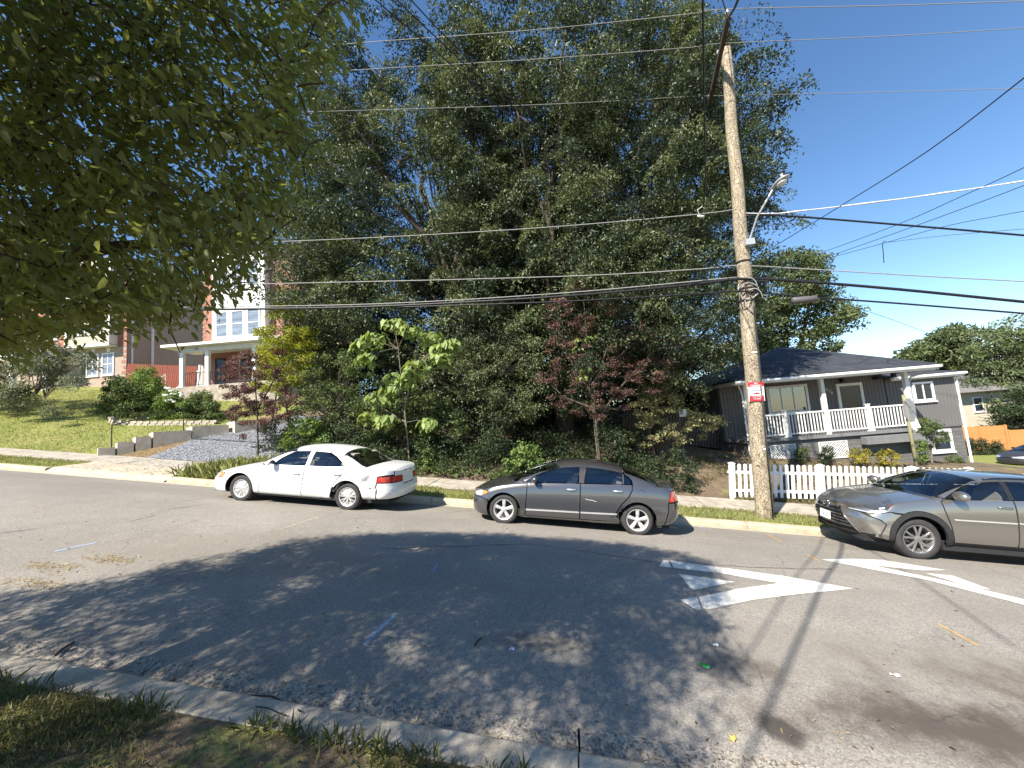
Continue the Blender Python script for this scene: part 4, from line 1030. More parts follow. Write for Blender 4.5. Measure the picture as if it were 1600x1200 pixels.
    side = xz((0.44, 1.105), (0.62, 1.215), (0.82, 1.325), (1.02, 1.415), (1.22, 1.46), (1.41, 1.475), (1.9, 1.49), (2.26, 1.465), (2.46, 1.405), (2.50, 1.385), (2.82, 1.285), (2.63, 1.215), (2.48, 1.205), (2.51, 1.05), (2.37, 0.85), (2.28, 0.74)) + arc(2.66, 0.362, 0.50, 135, -5, 22) + \
        xz((3.2, 0.34), (3.22, 0.62), (3.26, 0.95)) + [('rz', 0.71, 0.96), ('xt', 3.3, 5.4), ('xt', 3.2, 5.58), ('xt', 2.9, 5.58), ('xt', 2.83, 5.48), ('xt', 1.8, 5.48), ('xt', 1.12, 5.48), ('xt', 0.7, 5.48), ('xt', 0.38, 5.45)]
    panel(S, 'body_side', side, P, r)
    panel(S, 'taillight', xz((3.1, 0.85), (3.1, 0.93), (3.28, 0.96)) + [('rz', 0.66, 0.94), ('rz', 0.66, 0.85)], M['tail_red'], r, off=0.006)
    panel(S, 'rear_bumper', xz((3.22, 0.36), (3.24, 0.59)) + [('rz', 0.66, 0.59), ('rz', 0, 0.59), ('rz', 0, 0.38), ('rz', 0.5, 0.37)], K, r, center=True)
    for cx in (0.0, 2.66):
        lo = 3 if cx == 0 else -3
        panel(S, 'arch_cladding', arc(cx, 0.362, 0.415, -8, 188, 26) + arc(cx, 0.362, 0.495, 187, -7, 28), K, r, gap=0, off=0.012, depth=0.05)
    panel(S, 'sill', xz((0.50, 0.285), (0.50, 0.35), (1.4, 0.35), (2.15, 0.35), (2.17, 0.285)), K, r, gap=0.002)
    side_strip(S, r, 'side_moulding', [(0.52, 0.76), (1.0, 0.765), (1.44, 0.77)], 0.022, M['alloy'])
    side_strip(S, r, 'side_moulding', [(1.48, 0.772), (1.9, 0.778), (2.22, 0.785)], 0.022, M['alloy'])
    handle(S, r, 1.30, 1.02, P, 0.24); handle(S, r, 2.30, 1.06, P, 0.24)
    mirror(S, r, 0.57, 1.125, P, (0.09, 0.14, 0.085), 0.16)
    rail = MB()
    for s in (1, -1):
        pts = []
        for x in np.linspace(1.2, 2.7, 9):
            p = S.F(S.u_of_x(x), 5.55); pts.append((p[0], p[1] * s, p[2] + 0.035))
        rail.tube(pts, 0.014, 6)
    rail.build('roof_rail', M['black'], r, True)
    u0 = S.u_front(0.0); px_ = float(S.F(u0, S.t_of(u0, 0.53, 'z'))[0])
    plate_at(r, (px_ - 0.03, 0, 0.535), (math.radians(0), 0, -PI / 2), 'EX 2K')
    inner_shell(r, S); interior(r, sp, M['seat_beige'])
    # papers on the dash
    wheels(r, sp, dict(kind='vee', n=5, rim=0.69, hub=0.24), (M['alloy_dark'], M['tyre'], M['brake']), 0.86)
    return r
crossover()
# ================================================================ houses
YAW = math.radians(7)
def shingle_mat(name, c1, c2, course=0.14):
    m, nt, b = new_mat(name); N, L = nt.nodes, nt.links
    tc = N.new('ShaderNodeTexCoord'); P = tc.outputs['Object']
    sp = N.new('ShaderNodeSeparateXYZ'); L.new(P, sp.inputs[0])
    cz = math_node(nt, 'MULTIPLY', sp.outputs[2], 1 / (course * 0.42))
    fr = math_node(nt, 'FRACT', cz); fl = math_node(nt, 'FLOOR', cz)
    cb = N.new('ShaderNodeCombineXYZ'); 
    L.new(math_node(nt, 'FLOOR', math_node(nt, 'ADD', math_node(nt, 'MULTIPLY', math_node(nt, 'ADD', sp.outputs[0], sp.outputs[1]), 3.4), math_node(nt, 'MULTIPLY', fl, 0.37))), cb.inputs[0]); L.new(fl, cb.inputs[1])
    wn_ = N.new('ShaderNodeTexWhiteNoise'); L.new(cb.outputs[0], wn_.inputs['Vector'])
    col = mixc(nt, wn_.outputs['Value'], c1, c2)
    col = mixc(nt, remap(nt, noise_node(nt, P, 1.1, 4), 0.4, 0.7, 0.0, 0.4), col, c2)
    col = mixc(nt, remap(nt, fr, 0.0, 0.16, 0.8, 0.0), col, (0.008, 0.008, 0.01))
    L.new(col, b.inputs['Base Color']); b.inputs['Roughness'].default_value = 0.9
    bp = N.new('ShaderNodeBump'); bp.inputs['Strength'].default_value = 0.6; bp.inputs['Distance'].default_value = 0.02
    L.new(fr, bp.inputs['Height']); bp.invert = True; L.new(bp.outputs[0], b.inputs['Normal'])
    return m
def brick_mat(name, c1, c2, mortar, sc=1.0):
    m, nt, b = new_mat(name); N, L = nt.nodes, nt.links
    tc = N.new('ShaderNodeTexCoord'); P = tc.outputs['Object']
    sp = N.new('ShaderNodeSeparateXYZ'); L.new(P, sp.inputs[0]); cb = N.new('ShaderNodeCombineXYZ')
    L.new(math_node(nt, 'ADD', sp.outputs[0], sp.outputs[1]), cb.inputs[0]); L.new(sp.outputs[2], cb.inputs[1])
    br = N.new('ShaderNodeTexBrick'); br.inputs['Scale'].default_value = 1.0
    br.inputs['Brick Width'].default_value = 0.21 * sc; br.inputs['Row Height'].default_value = 0.075 * sc; br.inputs['Mortar Size'].default_value = 0.008 * sc
    br.inputs['Color1'].default_value = (*c1, 1); br.inputs['Color2'].default_value = (*c2, 1); br.inputs['Mortar'].default_value = (*mortar, 1)
    L.new(cb.outputs[0], br.inputs['Vector'])
    col = mixc(nt, remap(nt, noise_node(nt, P, 6, 4), 0.35, 0.7, 0.0, 0.35), br.outputs['Color'], c2)
    L.new(col, b.inputs['Base Color']); b.inputs['Roughness'].default_value = 0.9
    bp = N.new('ShaderNodeBump'); bp.inputs['Strength'].default_value = 0.5; bp.inputs['Distance'].default_value = 0.01; bp.invert = True
    L.new(br.outputs['Fac'], bp.inputs['Height']); L.new(bp.outputs[0], b.inputs['Normal'])
    return m
M['board_grey'] = pmat('board_siding_grey', (0.128, 0.124, 0.122), 0.75, 0.12, 3, 0.15, 30, stretch=(6, 6, 0.6))
M['block_grey'] = brick_mat('painted_block_grey', (0.135, 0.13, 0.127), (0.115, 0.112, 0.11), (0.095, 0.093, 0.09), 2.0)
M['shingle_dark'] = shingle_mat('shingles_dark', (0.020, 0.023, 0.031), (0.040, 0.044, 0.055))
M['trim'] = pmat('trim_white', (0.66, 0.66, 0.63), 0.5, 0.06, 4)
M['trim_bright'] = pmat('trim_bright', (0.80, 0.80, 0.78), 0.5, 0.04, 4)
M['curtain'] = pmat('curtain', (0.28, 0.30, 0.30), 0.9, 0.25, 5, stretch=(9, 9, 0.5))
M['door_navy'] = pmat('door_navy', (0.016, 0.022, 0.038), 0.3, 0.2, 3, coat=0.4)
M['porch_floor'] = pmat('porch_floor', (0.16, 0.16, 0.16), 0.8, 0.15, 4)
M['pane'] = glass_mat('pane', (0.55, 0.62, 0.66), 0.10)
M['pane_dark'] = pmat('pane_dark', (0.022, 0.030, 0.045), 0.12, 0.3, 0.8, spec=0.4)
M['pane_blind'] = pmat('pane_blinds', (0.18, 0.21, 0.25), 0.08, 0.45, 1.0, spec=0.9, stretch=(0.4, 0.4, 7))
M['brick_red'] = brick_mat('brick_red', (0.36, 0.13, 0.075), (0.25, 0.085, 0.05), (0.38, 0.33, 0.28))
M['brick_pink'] = brick_mat('brick_pink', (0.42, 0.31, 0.24), (0.33, 0.23, 0.18), (0.42, 0.38, 0.33))
M['siding_tan'] = pmat('siding_tan', (0.36, 0.31, 0.25), 0.7, 0.06, 2)
M['siding_beige'] = pmat('siding_beige', (0.46, 0.41, 0.31), 0.7, 0.06, 2)
M['siding_cream'] = pmat('siding_cream', (0.46, 0.42, 0.33), 0.7, 0.08, 2)
M['roof_grey'] = shingle_mat('shingles_grey', (0.13, 0.125, 0.12), (0.19, 0.18, 0.17))
M['fence_red'] = pmat('fence_stained_red', (0.20, 0.055, 0.035), 0.85, 0.3, 5, stretch=(5, 5, 0.7))
M['fence_cedar'] = pmat('fence_cedar', (0.50, 0.21, 0.07), 0.8, 0.2, 5, stretch=(5, 5, 0.7))
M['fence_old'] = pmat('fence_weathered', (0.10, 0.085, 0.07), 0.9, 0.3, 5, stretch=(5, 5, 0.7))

def window(parent, name, u0, u1, z0, z1, v, fw, cols, rows, glass, trim, sill=True, depth=0.06, muntin=0.025, face=-1, axis='u'):
    """frame part facing -v (axis 'u') with panes and a sill as sub-parts"""
    f = MB(); yo, yi = (v - depth, v + 0.02)
    def bx(mb, a0, a1, b0, b1, c0, c1):
        mb.box(a0, a1, b0, b1, c0, c1) if axis == 'u' else mb.box(b0, b1, a0, a1, c0, c1)
    bx(f, u0, u0 + fw, yo, yi, z0, z1); bx(f, u1 - fw, u1, yo, yi, z0, z1)
    bx(f, u0 + fw, u1 - fw, yo + 0.002, yi, z1 - fw, z1); bx(f, u0 + fw, u1 - fw, yo + 0.002, yi, z0, z0 + fw)
    iu0, iu1, iz0, iz1 = u0 + fw, u1 - fw, z0 + fw, z1 - fw
    for k in range(1, cols):
        c = iu0 + (iu1 - iu0) * k / cols; bx(f, c - muntin, c + muntin, yo + 0.012, yi, iz0, iz1)
    for k in range(1, rows):
        c = iz0 + (iz1 - iz0) * k / rows; bx(f, iu0, iu1, yo + 0.016, yi, c - muntin, c + muntin)
    o = f.build(name, trim, parent)
    for i in range(cols):
        for j in range(rows):
            a0 = iu0 + (iu1 - iu0) * i / cols; a1 = iu0 + (iu1 - iu0) * (i + 1) / cols
            b0 = iz0 + (iz1 - iz0) * j / rows; b1 = iz0 + (iz1 - iz0) * (j + 1) / rows
            p = MB(); bx(p, a0 + 0.002, a1 - 0.002, v - depth * 0.45, v - depth * 0.45 + 0.006, b0 + 0.002, b1 - 0.002); p.build('pane', glass, o)
    if sill:
        s = MB(); bx(s, u0 - 0.04, u1 + 0.04, yo - 0.03, yi - 0.005, z0 - 0.06, z0 - 0.002); s.build('sill', trim, o)
    return o
def boards(parent, u0, u1, v, z0, z1, mat, w=0.15, axis='u', th=0.025):
    n = int(round((u1 - u0) / w)); w = (u1 - u0) / n
    proto = None
    for i in range(n):
        c = u0 + (i + 0.5) * w
        loc = (c, v, z0) if axis == 'u' else (v, c, z0)
        if proto is None:
            b = MB(); g = 0.007
            if axis == 'u': b.box(-w / 2 + g, w / 2 - g, -th, 0.03, 0, z1 - z0)
            else: b.box(-th, 0.03, -w / 2 + g, w / 2 - g, 0, z1 - z0)
            proto = b.build('siding_board', mat, parent, loc=loc)
        else: share(proto, 'siding_board', loc, parent)
def lap_siding(parent, u0, u1, v, z0, z1, mat, axis='u', row=0.12, sgn=-1, name='lap_siding'):
    V = []; F = []; n = int((z1 - z0) / row)
    for i in range(n):
        a, b = z0 + i * row, z0 + (i + 1) * row
        k = len(V)
        for uu in (u0, u1):
            for vv, zz in ((v + sgn * 0.022, a), (v + sgn * 0.004, b), (v, a)):
                V.append((uu, vv, zz) if axis == 'u' else (vv, uu, zz))
        F += [(k, k + 3, k + 4, k + 1), (k, k + 2, k + 5, k + 3)]
    o = recalc(mesh_obj(name, V, F, mat, parent)); o['kind'] = 'stuff'
    return o
def hip_roof(parent, name, u0, u1, v0, v1, ze, ra, rb, zr, mat, th=0.06):
    """eave rectangle, ridge from ra to rb (u,v)"""
    V = [(u0, v0, ze), (u1, v0, ze), (u1, v1, ze), (u0, v1, ze), (ra[0], ra[1], zr), (rb[0], rb[1], zr)]
    V += [(x, y, z - th) for x, y, z in V[:4]]
    F = [(0, 1, 5, 4), (1, 2, 5), (2, 3, 4, 5), (3, 0, 4), (0, 6, 7, 1), (1, 7, 8, 2), (2, 8, 9, 3), (3, 9, 6, 0), (6, 9, 8, 7)]
    return recalc(mesh_obj(name, V, F, mat, parent))

# ---------------------------------------------------------------- grey house on the right
HH = (11.35, 8.67, 0.61)
gh = thing('bungalow', HH, 'grey board-sided bungalow with a white railed porch under a dark hip roof', 'house', rz=YAW)
boards(gh, -2.95, 4.20, 1.80, 0.0, 2.26, M['board_grey'])
boards(gh, 4.22, 7.18, 1.78, -0.16, 2.02, M['board_grey'])
boards(gh, 1.85, 9.6, -2.95, 0.0, 2.26, M['board_grey'], axis='v')
w = MB(); w.box(-2.92, 4.2, 1.84, 9.6, -1.6, 2.27); w.box(4.2, 7.16, 1.84, 9.4, -2.9, 2.0); w.build('wall_core', M['block_grey'], gh)
w = MB(); w.box(4.23, 7.17, 1.79, 1.84, -2.9, -0.19); w.build('basement_wall', M['block_grey'], gh)
w = MB(); w.box(4.2, 7.19, 1.735, 1.80, -0.21, -0.165); w.build('water_table', M['board_grey'], gh)
w = MB(); w.box(-3.0, 3.2, 0.06, 1.79, -1.5, -0.10); w.build('porch_foundation', M['block_grey'], gh)
w = MB(); w.box(-3.08, 3.28, -0.06, 1.77, -0.10, 0.02); w.build('porch_slab', M['porch_floor'], gh)
for k, (a, b, c, d, e, f) in enumerate(((1.25, 3.3, -0.34, -0.065, -0.45, -0.17), (3.29, 4.1, -0.06, 1.72, -0.32, -0.12), (3.29, 4.1, -0.34, -0.065, -0.6, -0.3))):
    w = MB(); w.box(a, b, c, d, e, f); w.build('step', M['porch_floor'], gh)
for u in (-2.85, 0.16, 3.42):
    w = MB(); w.box(u - 0.07, u + 0.07, -0.03, 0.11, 0.02 if u < 3.3 else -0.12, 2.2); w.build('post', M['trim'], gh)
def railing(u0, u1):
    w = MB(); w.box(u0, u1, 0.0, 0.07, 0.90, 0.96); w.build('top_rail', M['trim'], gh)
    w = MB(); w.box(u0, u1, 0.015, 0.055, 0.12, 0.17); w.build('bottom_rail', M['trim'], gh)
    n = int((u1 - u0) / 0.115); p = None
    for i in range(n):
        c = u0 + (i + 0.5) * (u1 - u0) / n
        if p is None:
            b = MB(); b.box(-0.017, 0.017, -0.017, 0.017, 0, 0.73); p = b.build('baluster', M['trim'], gh, loc=(c, 0.035, 0.17))
        else: share(p, 'baluster', (c, 0.035, 0.17), gh)
def newel(u):
    w = MB(); w.box(u - 0.05, u + 0.05, -0.015, 0.085, 0.02, 1.05); w.box(u - 0.065, u + 0.065, -0.03, 0.10, 1.05, 1.08); w.prism([(u - 0.12, 0.021), (u + 0.12, 0.021), (u + 0.055, 0.16), (u - 0.055, 0.16)], 'y', -0.03, 0.10); w.build('newel_post', M['trim'], gh)
railing(-2.78, -1.47); newel(-1.41); railing(-1.35, 0.085); railing(0.235, 1.74); newel(1.80); railing(1.86, 3.34)
hip_roof(gh, 'roof', -3.5, 4.32, -0.50, 9.8, 2.40, (1.40, 3.75), (1.6, 4.6), 4.15, M['shingle_dark'])
hip_roof(gh, 'roof', 3.75, 7.42, 1.50, 9.7, 2.13, (4.0, 4.6), (4.4, 6.0), 3.1, M['shingle_dark'])
w = MB(); w.box(-3.46, 4.28, -0.455, -0.43, 2.19, 2.339); w.box(-3.46, -3.435, -0.43, 9.7, 2.19, 2.338); w.box(4.255, 4.28, -0.43, 1.47, 2.19, 2.338); w.build('fascia', M['trim'], gh)
w = MB(); w.box(-3.43, 4.25, -0.43, 1.765, 2.265, 2.285); w.box(-3.43, -2.99, 1.77, 9.6, 2.265, 2.285); w.build('soffit', M['trim'], gh)
w = MB(); w.tube([(-3.5, -0.51, 2.29), (4.32, -0.51, 2.31)], 0.055, 8); w.build('gutter', M['trim_bright'], gh)
w = MB(); w.box(4.3, 7.40, 1.535, 1.56, 1.93, 2.068); w.build('fascia', M['trim'], gh)
w = MB(); w.box(4.3, 7.38, 1.56, 1.745, 2.03, 2.045); w.build('soffit', M['trim'], gh)
w = MB(); w.tube([(4.33, 1.48, 2.03), (7.45, 1.48, 2.05)], 0.055, 8); w.build('gutter', M['trim_bright'], gh)
w = MB(); w.tube([(7.36, 1.50, 2.0), (7.32, 1.58, 1.93), (7.22, 1.70, 1.84), (7.21, 1.71, 1.6), (7.21, 1.71, -2.1), (7.28, 1.62, -2.18)], 0.042, 8); w.build('downspout', M['trim_bright'], gh)
w = MB(); w.tube([(4.2, -0.46, 2.26), (4.1, -0.3, 2.12), (3.62, 0.0, 2.0), (3.54, 0.02, 1.8), (3.54, 0.02, -0.1)], 0.035, 8); w.build('downspout', M['metal_grey'], gh)
w = MB(); w.tube([(-3.3, -0.46, 2.26), (-3.2, -0.2, 2.14), (-3.02, 0.02, 2.0), (-2.98, 0.02, 1.8), (-2.98, 0.02, -0.6)], 0.035, 8); w.build('downspout', M['trim'], gh)
wi = window(gh, 'window', -0.95, 0.85, 0.88, 2.12, 1.775, 0.10, 3, 1, M['pane'], M['trim'], muntin=0.02)
w = MB(); 
for k in range(34): w.box(-0.84 + k * 0.0485, -0.80 + k * 0.0485, 1.765 + 0.006 * (k % 2), 1.772 + 0.006 * (k % 2), 0.99, 2.01)
w.build('curtain', M['curtain'], wi)
fr = MB(); fr.box(2.08, 2.20, 1.70, 1.79, 0.02, 2.0); fr.box(3.08, 3.20, 1.70, 1.79, 0.02, 2.0); fr.box(2.20, 3.08, 1.702, 1.79, 1.88, 2.0); dfr = fr.build('door_frame', M['trim'], gh)
d = MB(); d.box(2.205, 3.075, 1.735, 1.77, 0.03, 1.875); door = d.build('door', M['door_navy'], gh)
d = MB(); d.box(2.30, 2.98, 1.728, 1.734, 0.35, 1.78); d.build('storm_glass', M['pane_dark'], door)
d = MB(); d.tube([(2.28, 1.735, 0.95), (2.28, 1.69, 0.95), (2.36, 1.69, 0.95)], 0.014, 6); d.build('handle', M['metal_grey'], door)
for i, ch in enumerate('338'):
    t_ = text_obj(ch, 0.17, M['trim'], gh, (1.70 + i * 0.10, 1.77, 1.80 - i * 0.085), (PI / 2, 0, 0), 'house_number', 0.006)
window(gh, 'window', 5.32, 6.2, 0.96, 1.80, 1.755, 0.09, 2, 1, M['pane_dark'], M['trim_bright'])
window(gh, 'window', 5.72, 6.62, -1.25, -0.30, 1.785, 0.10, 1, 1, M['pane_dark'], M['trim_bright'])
def lattice(u0, u1, z0, z1):
    b = MB(); s = 0.10
    fr_ = MB(); fr_.box(u0, u1, 0.02, 0.05, z0, z0 + 0.03); fr_.box(u0, u1, 0.02, 0.05, z1 - 0.03, z1); fr_.box(u0, u0 + 0.03, 0.021, 0.05, z0 + 0.03, z1 - 0.03); fr_.box(u1 - 0.03, u1, 0.021, 0.05, z0 + 0.03, z1 - 0.03)
    o = fr_.build('lattice_frame', M['trim'], gh)
    W, H_ = u1 - u0, z1 - z0
    for sg in (1, -1):
        c = -H_
        while c < W:
            a0 = max(0, c); a1 = min(W, c + H_)
            if a1 - a0 > 0.03:
                pa = (a0, a0 - c); pb = (a1, a1 - c)
                if sg < 0: pa = (pa[0], H_ - pa[1]); pb = (pb[0], H_ - pb[1])
                yy = 0.034 if sg > 0 else 0.042
                b.bar((u0 + pa[0], yy, z0 + pa[1]), (u0 + pb[0], yy, z0 + pb[1]), 0.024, 0.007, (0, 1, 0))
            c += s
    l = b.build('lattice', M['trim'], o); l['kind'] = 'stuff'
lattice(-2.18, -1.18, -0.86, -0.24); lattice(-0.30, 0.80, -0.92, -0.26)
w = MB(); w.box(2.3, 2.45, 1.62, 1.76, 2.06, 2.2); w.build('porch_light', M['black'], gh)
w = MB(); w.box(3.5, 3.62, 0.55, 0.68, 2.08, 2.26); w.build('porch_light', M['black'], gh)

# ---------------------------------------------------------------- brick town house on the left
BP = (-22.08, 12.53, 5.82)
bh = thing('town_house', BP, 'red brick town house with white bay window and white columned porch up the slope', 'house', rz=YAW)
w = MB(); w.box(-0.32, 6.4, 1.95, 11.0, -2.0, 9.4); w.build('brick_wall', M['brick_red'], bh)
w = MB(); w.box(-0.9, 6.2, -0.25, 1.94, -1.6, 0.0); w.build('porch_base', M['concrete'], bh)
for u in (0.0, 1.62, 4.6):
    w = MB(); w.box(u - 0.11, u + 0.11, -0.11, 0.11, 0.0, 2.35); w.box(u - 0.15, u + 0.15, -0.15, 0.15, 2.35, 2.45); w.box(u - 0.14, u + 0.14, -0.14, 0.14, 0.001, 0.14); w.build('column', M['trim_bright'], bh)
w = MB(); w.prism([(-0.62, 2.5), (1.94, 2.5), (1.94, 2.9), (-0.62, 2.66)], 'x', -0.85, 6.6); w.build('porch_roof', M['trim'], bh)
w = MB(); w.box(-0.2, 6.3, -0.12, 0.12, 2.2, 2.499); w.build('porch_beam', M['trim'], bh)
text_obj('139', 0.2, M['black'], bh, (0.95, -0.126, 2.36), (PI / 2, 0, 0), 'house_number', 0.004)
# bay: white box with three sash windows per floor and panels between
w = MB(); w.box(0.75, 4.35, 1.40, 1.94, 2.92, 9.2); bay = w.build('bay', M['trim_bright'], bh)
for zf in (3.35, 6.7):
    for k in range(3):
        u0 = 0.98 + k * 1.08; window(bh, 'window', u0, u0 + 0.92, zf, zf + 1.85, 1.398, 0.10, 1, 2, M['pane_blind'], M['trim_bright'], sill=False)
w = MB()
for k in range(3): w.box(1.02 + k * 1.08, 1.86 + k * 1.08, 1.37, 1.398, 5.45, 6.45)
w.build('bay_panel', M['trim'], bh)
q = MB()
for i in range(20): q.box(-0.345, -0.345 + (0.24 if i % 2 else 0.16), 1.925, 2.1, 3.0 + i * 0.32, 3.16 + i * 0.32)
q.build('quoin', M['brick_red'], bh)['kind'] = 'stuff'
window(bh, 'window', 2.2, 3.4, 0.5, 2.1, 1.94, 0.08, 2, 2, M['pane_dark'], M['trim'])
window(bh, 'window', 0.55, 1.25, 0.2, 2.1, 1.94, 0.06, 1, 2, M['pane_dark'], M['black'])
d = MB(); d.box(3.9, 4.85, 1.88, 1.945, 0.0, 2.1); d.build('door', M['black'], bh)
w = MB()
for u0, u1 in ((0.2, 1.45), (1.8, 4.4)):
    w.bar((u0, 0, 0.9), (u1, 0, 0.9), 0.04, 0.04); w.bar((u0, 0, 0.12), (u1, 0, 0.12), 0.03, 0.03)
    for k in range(int((u1 - u0) / 0.12)): w.bar((u0 + k * 0.12, 0, 0.12), (u0 + k * 0.12, 0, 0.9), 0.018, 0.018, (0, 1, 0))
w.build('railing', M['iron'], bh)['kind'] = 'stuff'
hip_roof(bh, 'roof', -0.7, 6.8, 1.3, 11.4, 9.5, (3, 6), (3.2, 6.5), 11.2, M['roof_grey'])
for k in range(6):
    w = MB(); w.box(-0.75 - 0.27 * (k + 1), -0.75 - 0.27 * k - 0.004, -0.3, 0.95, -1.7, -0.16 - 0.17 * k); w.build('porch_step', M['step'], bh)
w = MB(); w.tube([(-0.85, -0.25, 0.9), (-2.4, -0.25, -0.15)], 0.025, 6); w.tube([(-0.85, -0.25, 0.0), (-0.85, -0.25, 0.92)], 0.02, 6); w.tube([(-2.35, -0.25, -1.2), (-2.35, -0.25, -0.12)], 0.02, 6); w.build('handrail', M['trim'], bh)

# ---------------------------------------------------------------- tan town house row further left
TP = (-30.0, 15.3, 6.9)
th_ = thing('town_house', TP, 'tan lap-sided end town house with pale brick front behind the lawn shrubs', 'house', rz=YAW)
w = MB(); w.box(-14.0, 0.0, 0.05, 10.9, -2.0, 9.6); w.build('wall_core', M['siding_tan'], th_)
lap_siding(th_, 0.1, 10.9, 0.002, 0.0, 9.5, M['siding_tan'], axis='v', sgn=1)
w = MB(); w.box(-14.0, -0.01, 0.0, 0.05, -1.5, 2.95); w.build('brick_front', M['brick_pink'], th_)
w = MB(); w.box(-14.0, -0.01, 0.0, 0.049, 2.96, 9.6); w.build('brick_upper', M['brick_red'], th_)
q = MB()
for i in range(24): q.box(-(0.34 if i % 2 else 0.22), 0.02, -0.02, 0.03, -0.3 + i * 0.4, -0.3 + i * 0.4 + 0.22)
q.build('quoin', M['brick_red'], th_)['kind'] = 'stuff'
w = MB(); w.box(-3.9, -0.75, -0.55, 0.0, 3.05, 9.4); w.build('bay_core', M['siding_beige'], th_)
lap_siding(th_, -3.9, -0.75, -0.56, 3.15, 9.4, M['siding_beige'], axis='u')
w = MB(); w.box(-0.85, -0.70, -0.60, 0.0, 3.05, 9.4); w.box(-4.0, -3.85, -0.6, 0.0, 3.05, 9.4); w.box(-4.0, -0.7, -0.62, 0.0, 2.96, 3.12); w.build('corner_trim', M['trim_bright'], th_)
for zf in (3.9, 6.9):
    for u0 in (-3.4, -2.2):
        window(th_, 'window', u0, u0 + 0.95, zf, zf + 1.5, -0.575, 0.07, 1, 2, M['pane_dark'], M['trim_bright'])
    for u0 in (-6.2, -8.4):
        window(th_, 'window', u0, u0 + 0.95, zf, zf + 1.5, 0.0, 0.08, 1, 2, M['pane_dark'], M['trim_bright'])
for u0 in (-2.95, -1.8): window(th_, 'window', u0, u0 + 0.9, 0.9, 2.55, 0.0, 0.08, 2, 2, M['pane_blind'], M['trim_bright'])
w = MB(); w.box(-3.35, -3.05, -0.04, 0.0, 0.9, 2.55); w.build('shutter', M['black'], th_)
w = MB(); 
for u0 in (-2.5, -1.35): w.prism([(u0 - 0.11, 2.62), (u0 + 0.11, 2.62), (u0 + 0.15, 2.92), (u0 - 0.15, 2.92)], 'y', -0.03, 0.0)
w.build('keystone', M['trim'], th_)['kind'] = 'stuff'
w = MB(); w.tube([(0.06, 0.35, 9.3), (0.06, 0.35, 0.0)], 0.06, 8); w.build('downspout', M['trim_bright'], th_)
w = MB(); w.tube([(0.07, 1.9, 9.3), (0.07, 1.9, 0.0)], 0.09, 8); w.build('downspout', M['trim_bright'], th_)
w = MB(); w.box(-6.9, -6.65, -1.4, -1.15, -0.5, 2.4); w.box(-4.5, -4.25, -1.4, -1.15, -0.5, 2.4); w.build('porch_column', M['trim_bright'], th_)
w = MB(); w.box(-7.2, -4.1, -1.7, 0.0, 2.4, 2.75); w.build('porch_roof', M['trim'], th_)
hip_roof(th_, 'roof', -14.4, 0.5, -0.6, 11.3, 9.62, (-9, 5), (-5, 5), 12.2, M['roof_grey'])
window(th_, 'window', 8.2, 9.2, 3.0, 4.6, 0.03, 0.08, 1, 2, M['pane_blind'], M['trim_bright'], axis='v', depth=-0.06)

# ---------------------------------------------------------------- far cream house beyond the side street
fh = thing('far_house', (43.5, 37.5, -2.2), 'cream sided house with grey roof beyond the cedar fence', 'house', rz=YAW)
w = MB(); w.box(-3, 9, 0.05, 8, -1.5, 3.6); w.build('wall_core', M['siding_cream'], fh)
lap_siding(fh, -3, 9, 0.04, -1.0, 3.6, M['siding_cream'], row=0.2)
window(fh, 'window', 2.3, 3.5, 1.6, 3.1, 0.02, 0.1, 1, 1, M['pane_dark'], M['trim_bright'])
window(fh, 'window', -1.6, -0.6, 1.6, 3.1, 0.02, 0.1, 1, 2, M['pane_dark'], M['trim_bright'])
hip_roof(fh, 'roof', -3.6, 9.6, -1.0, 8.8, 3.7, (0.5, 4), (5.5, 4), 5.4, M['roof_grey'])
w = MB(); w.box(4.6, 9.05, -2.2, 0.03, -1.5, 3.9); w.build('wing_wall', M['siding_cream'], fh)

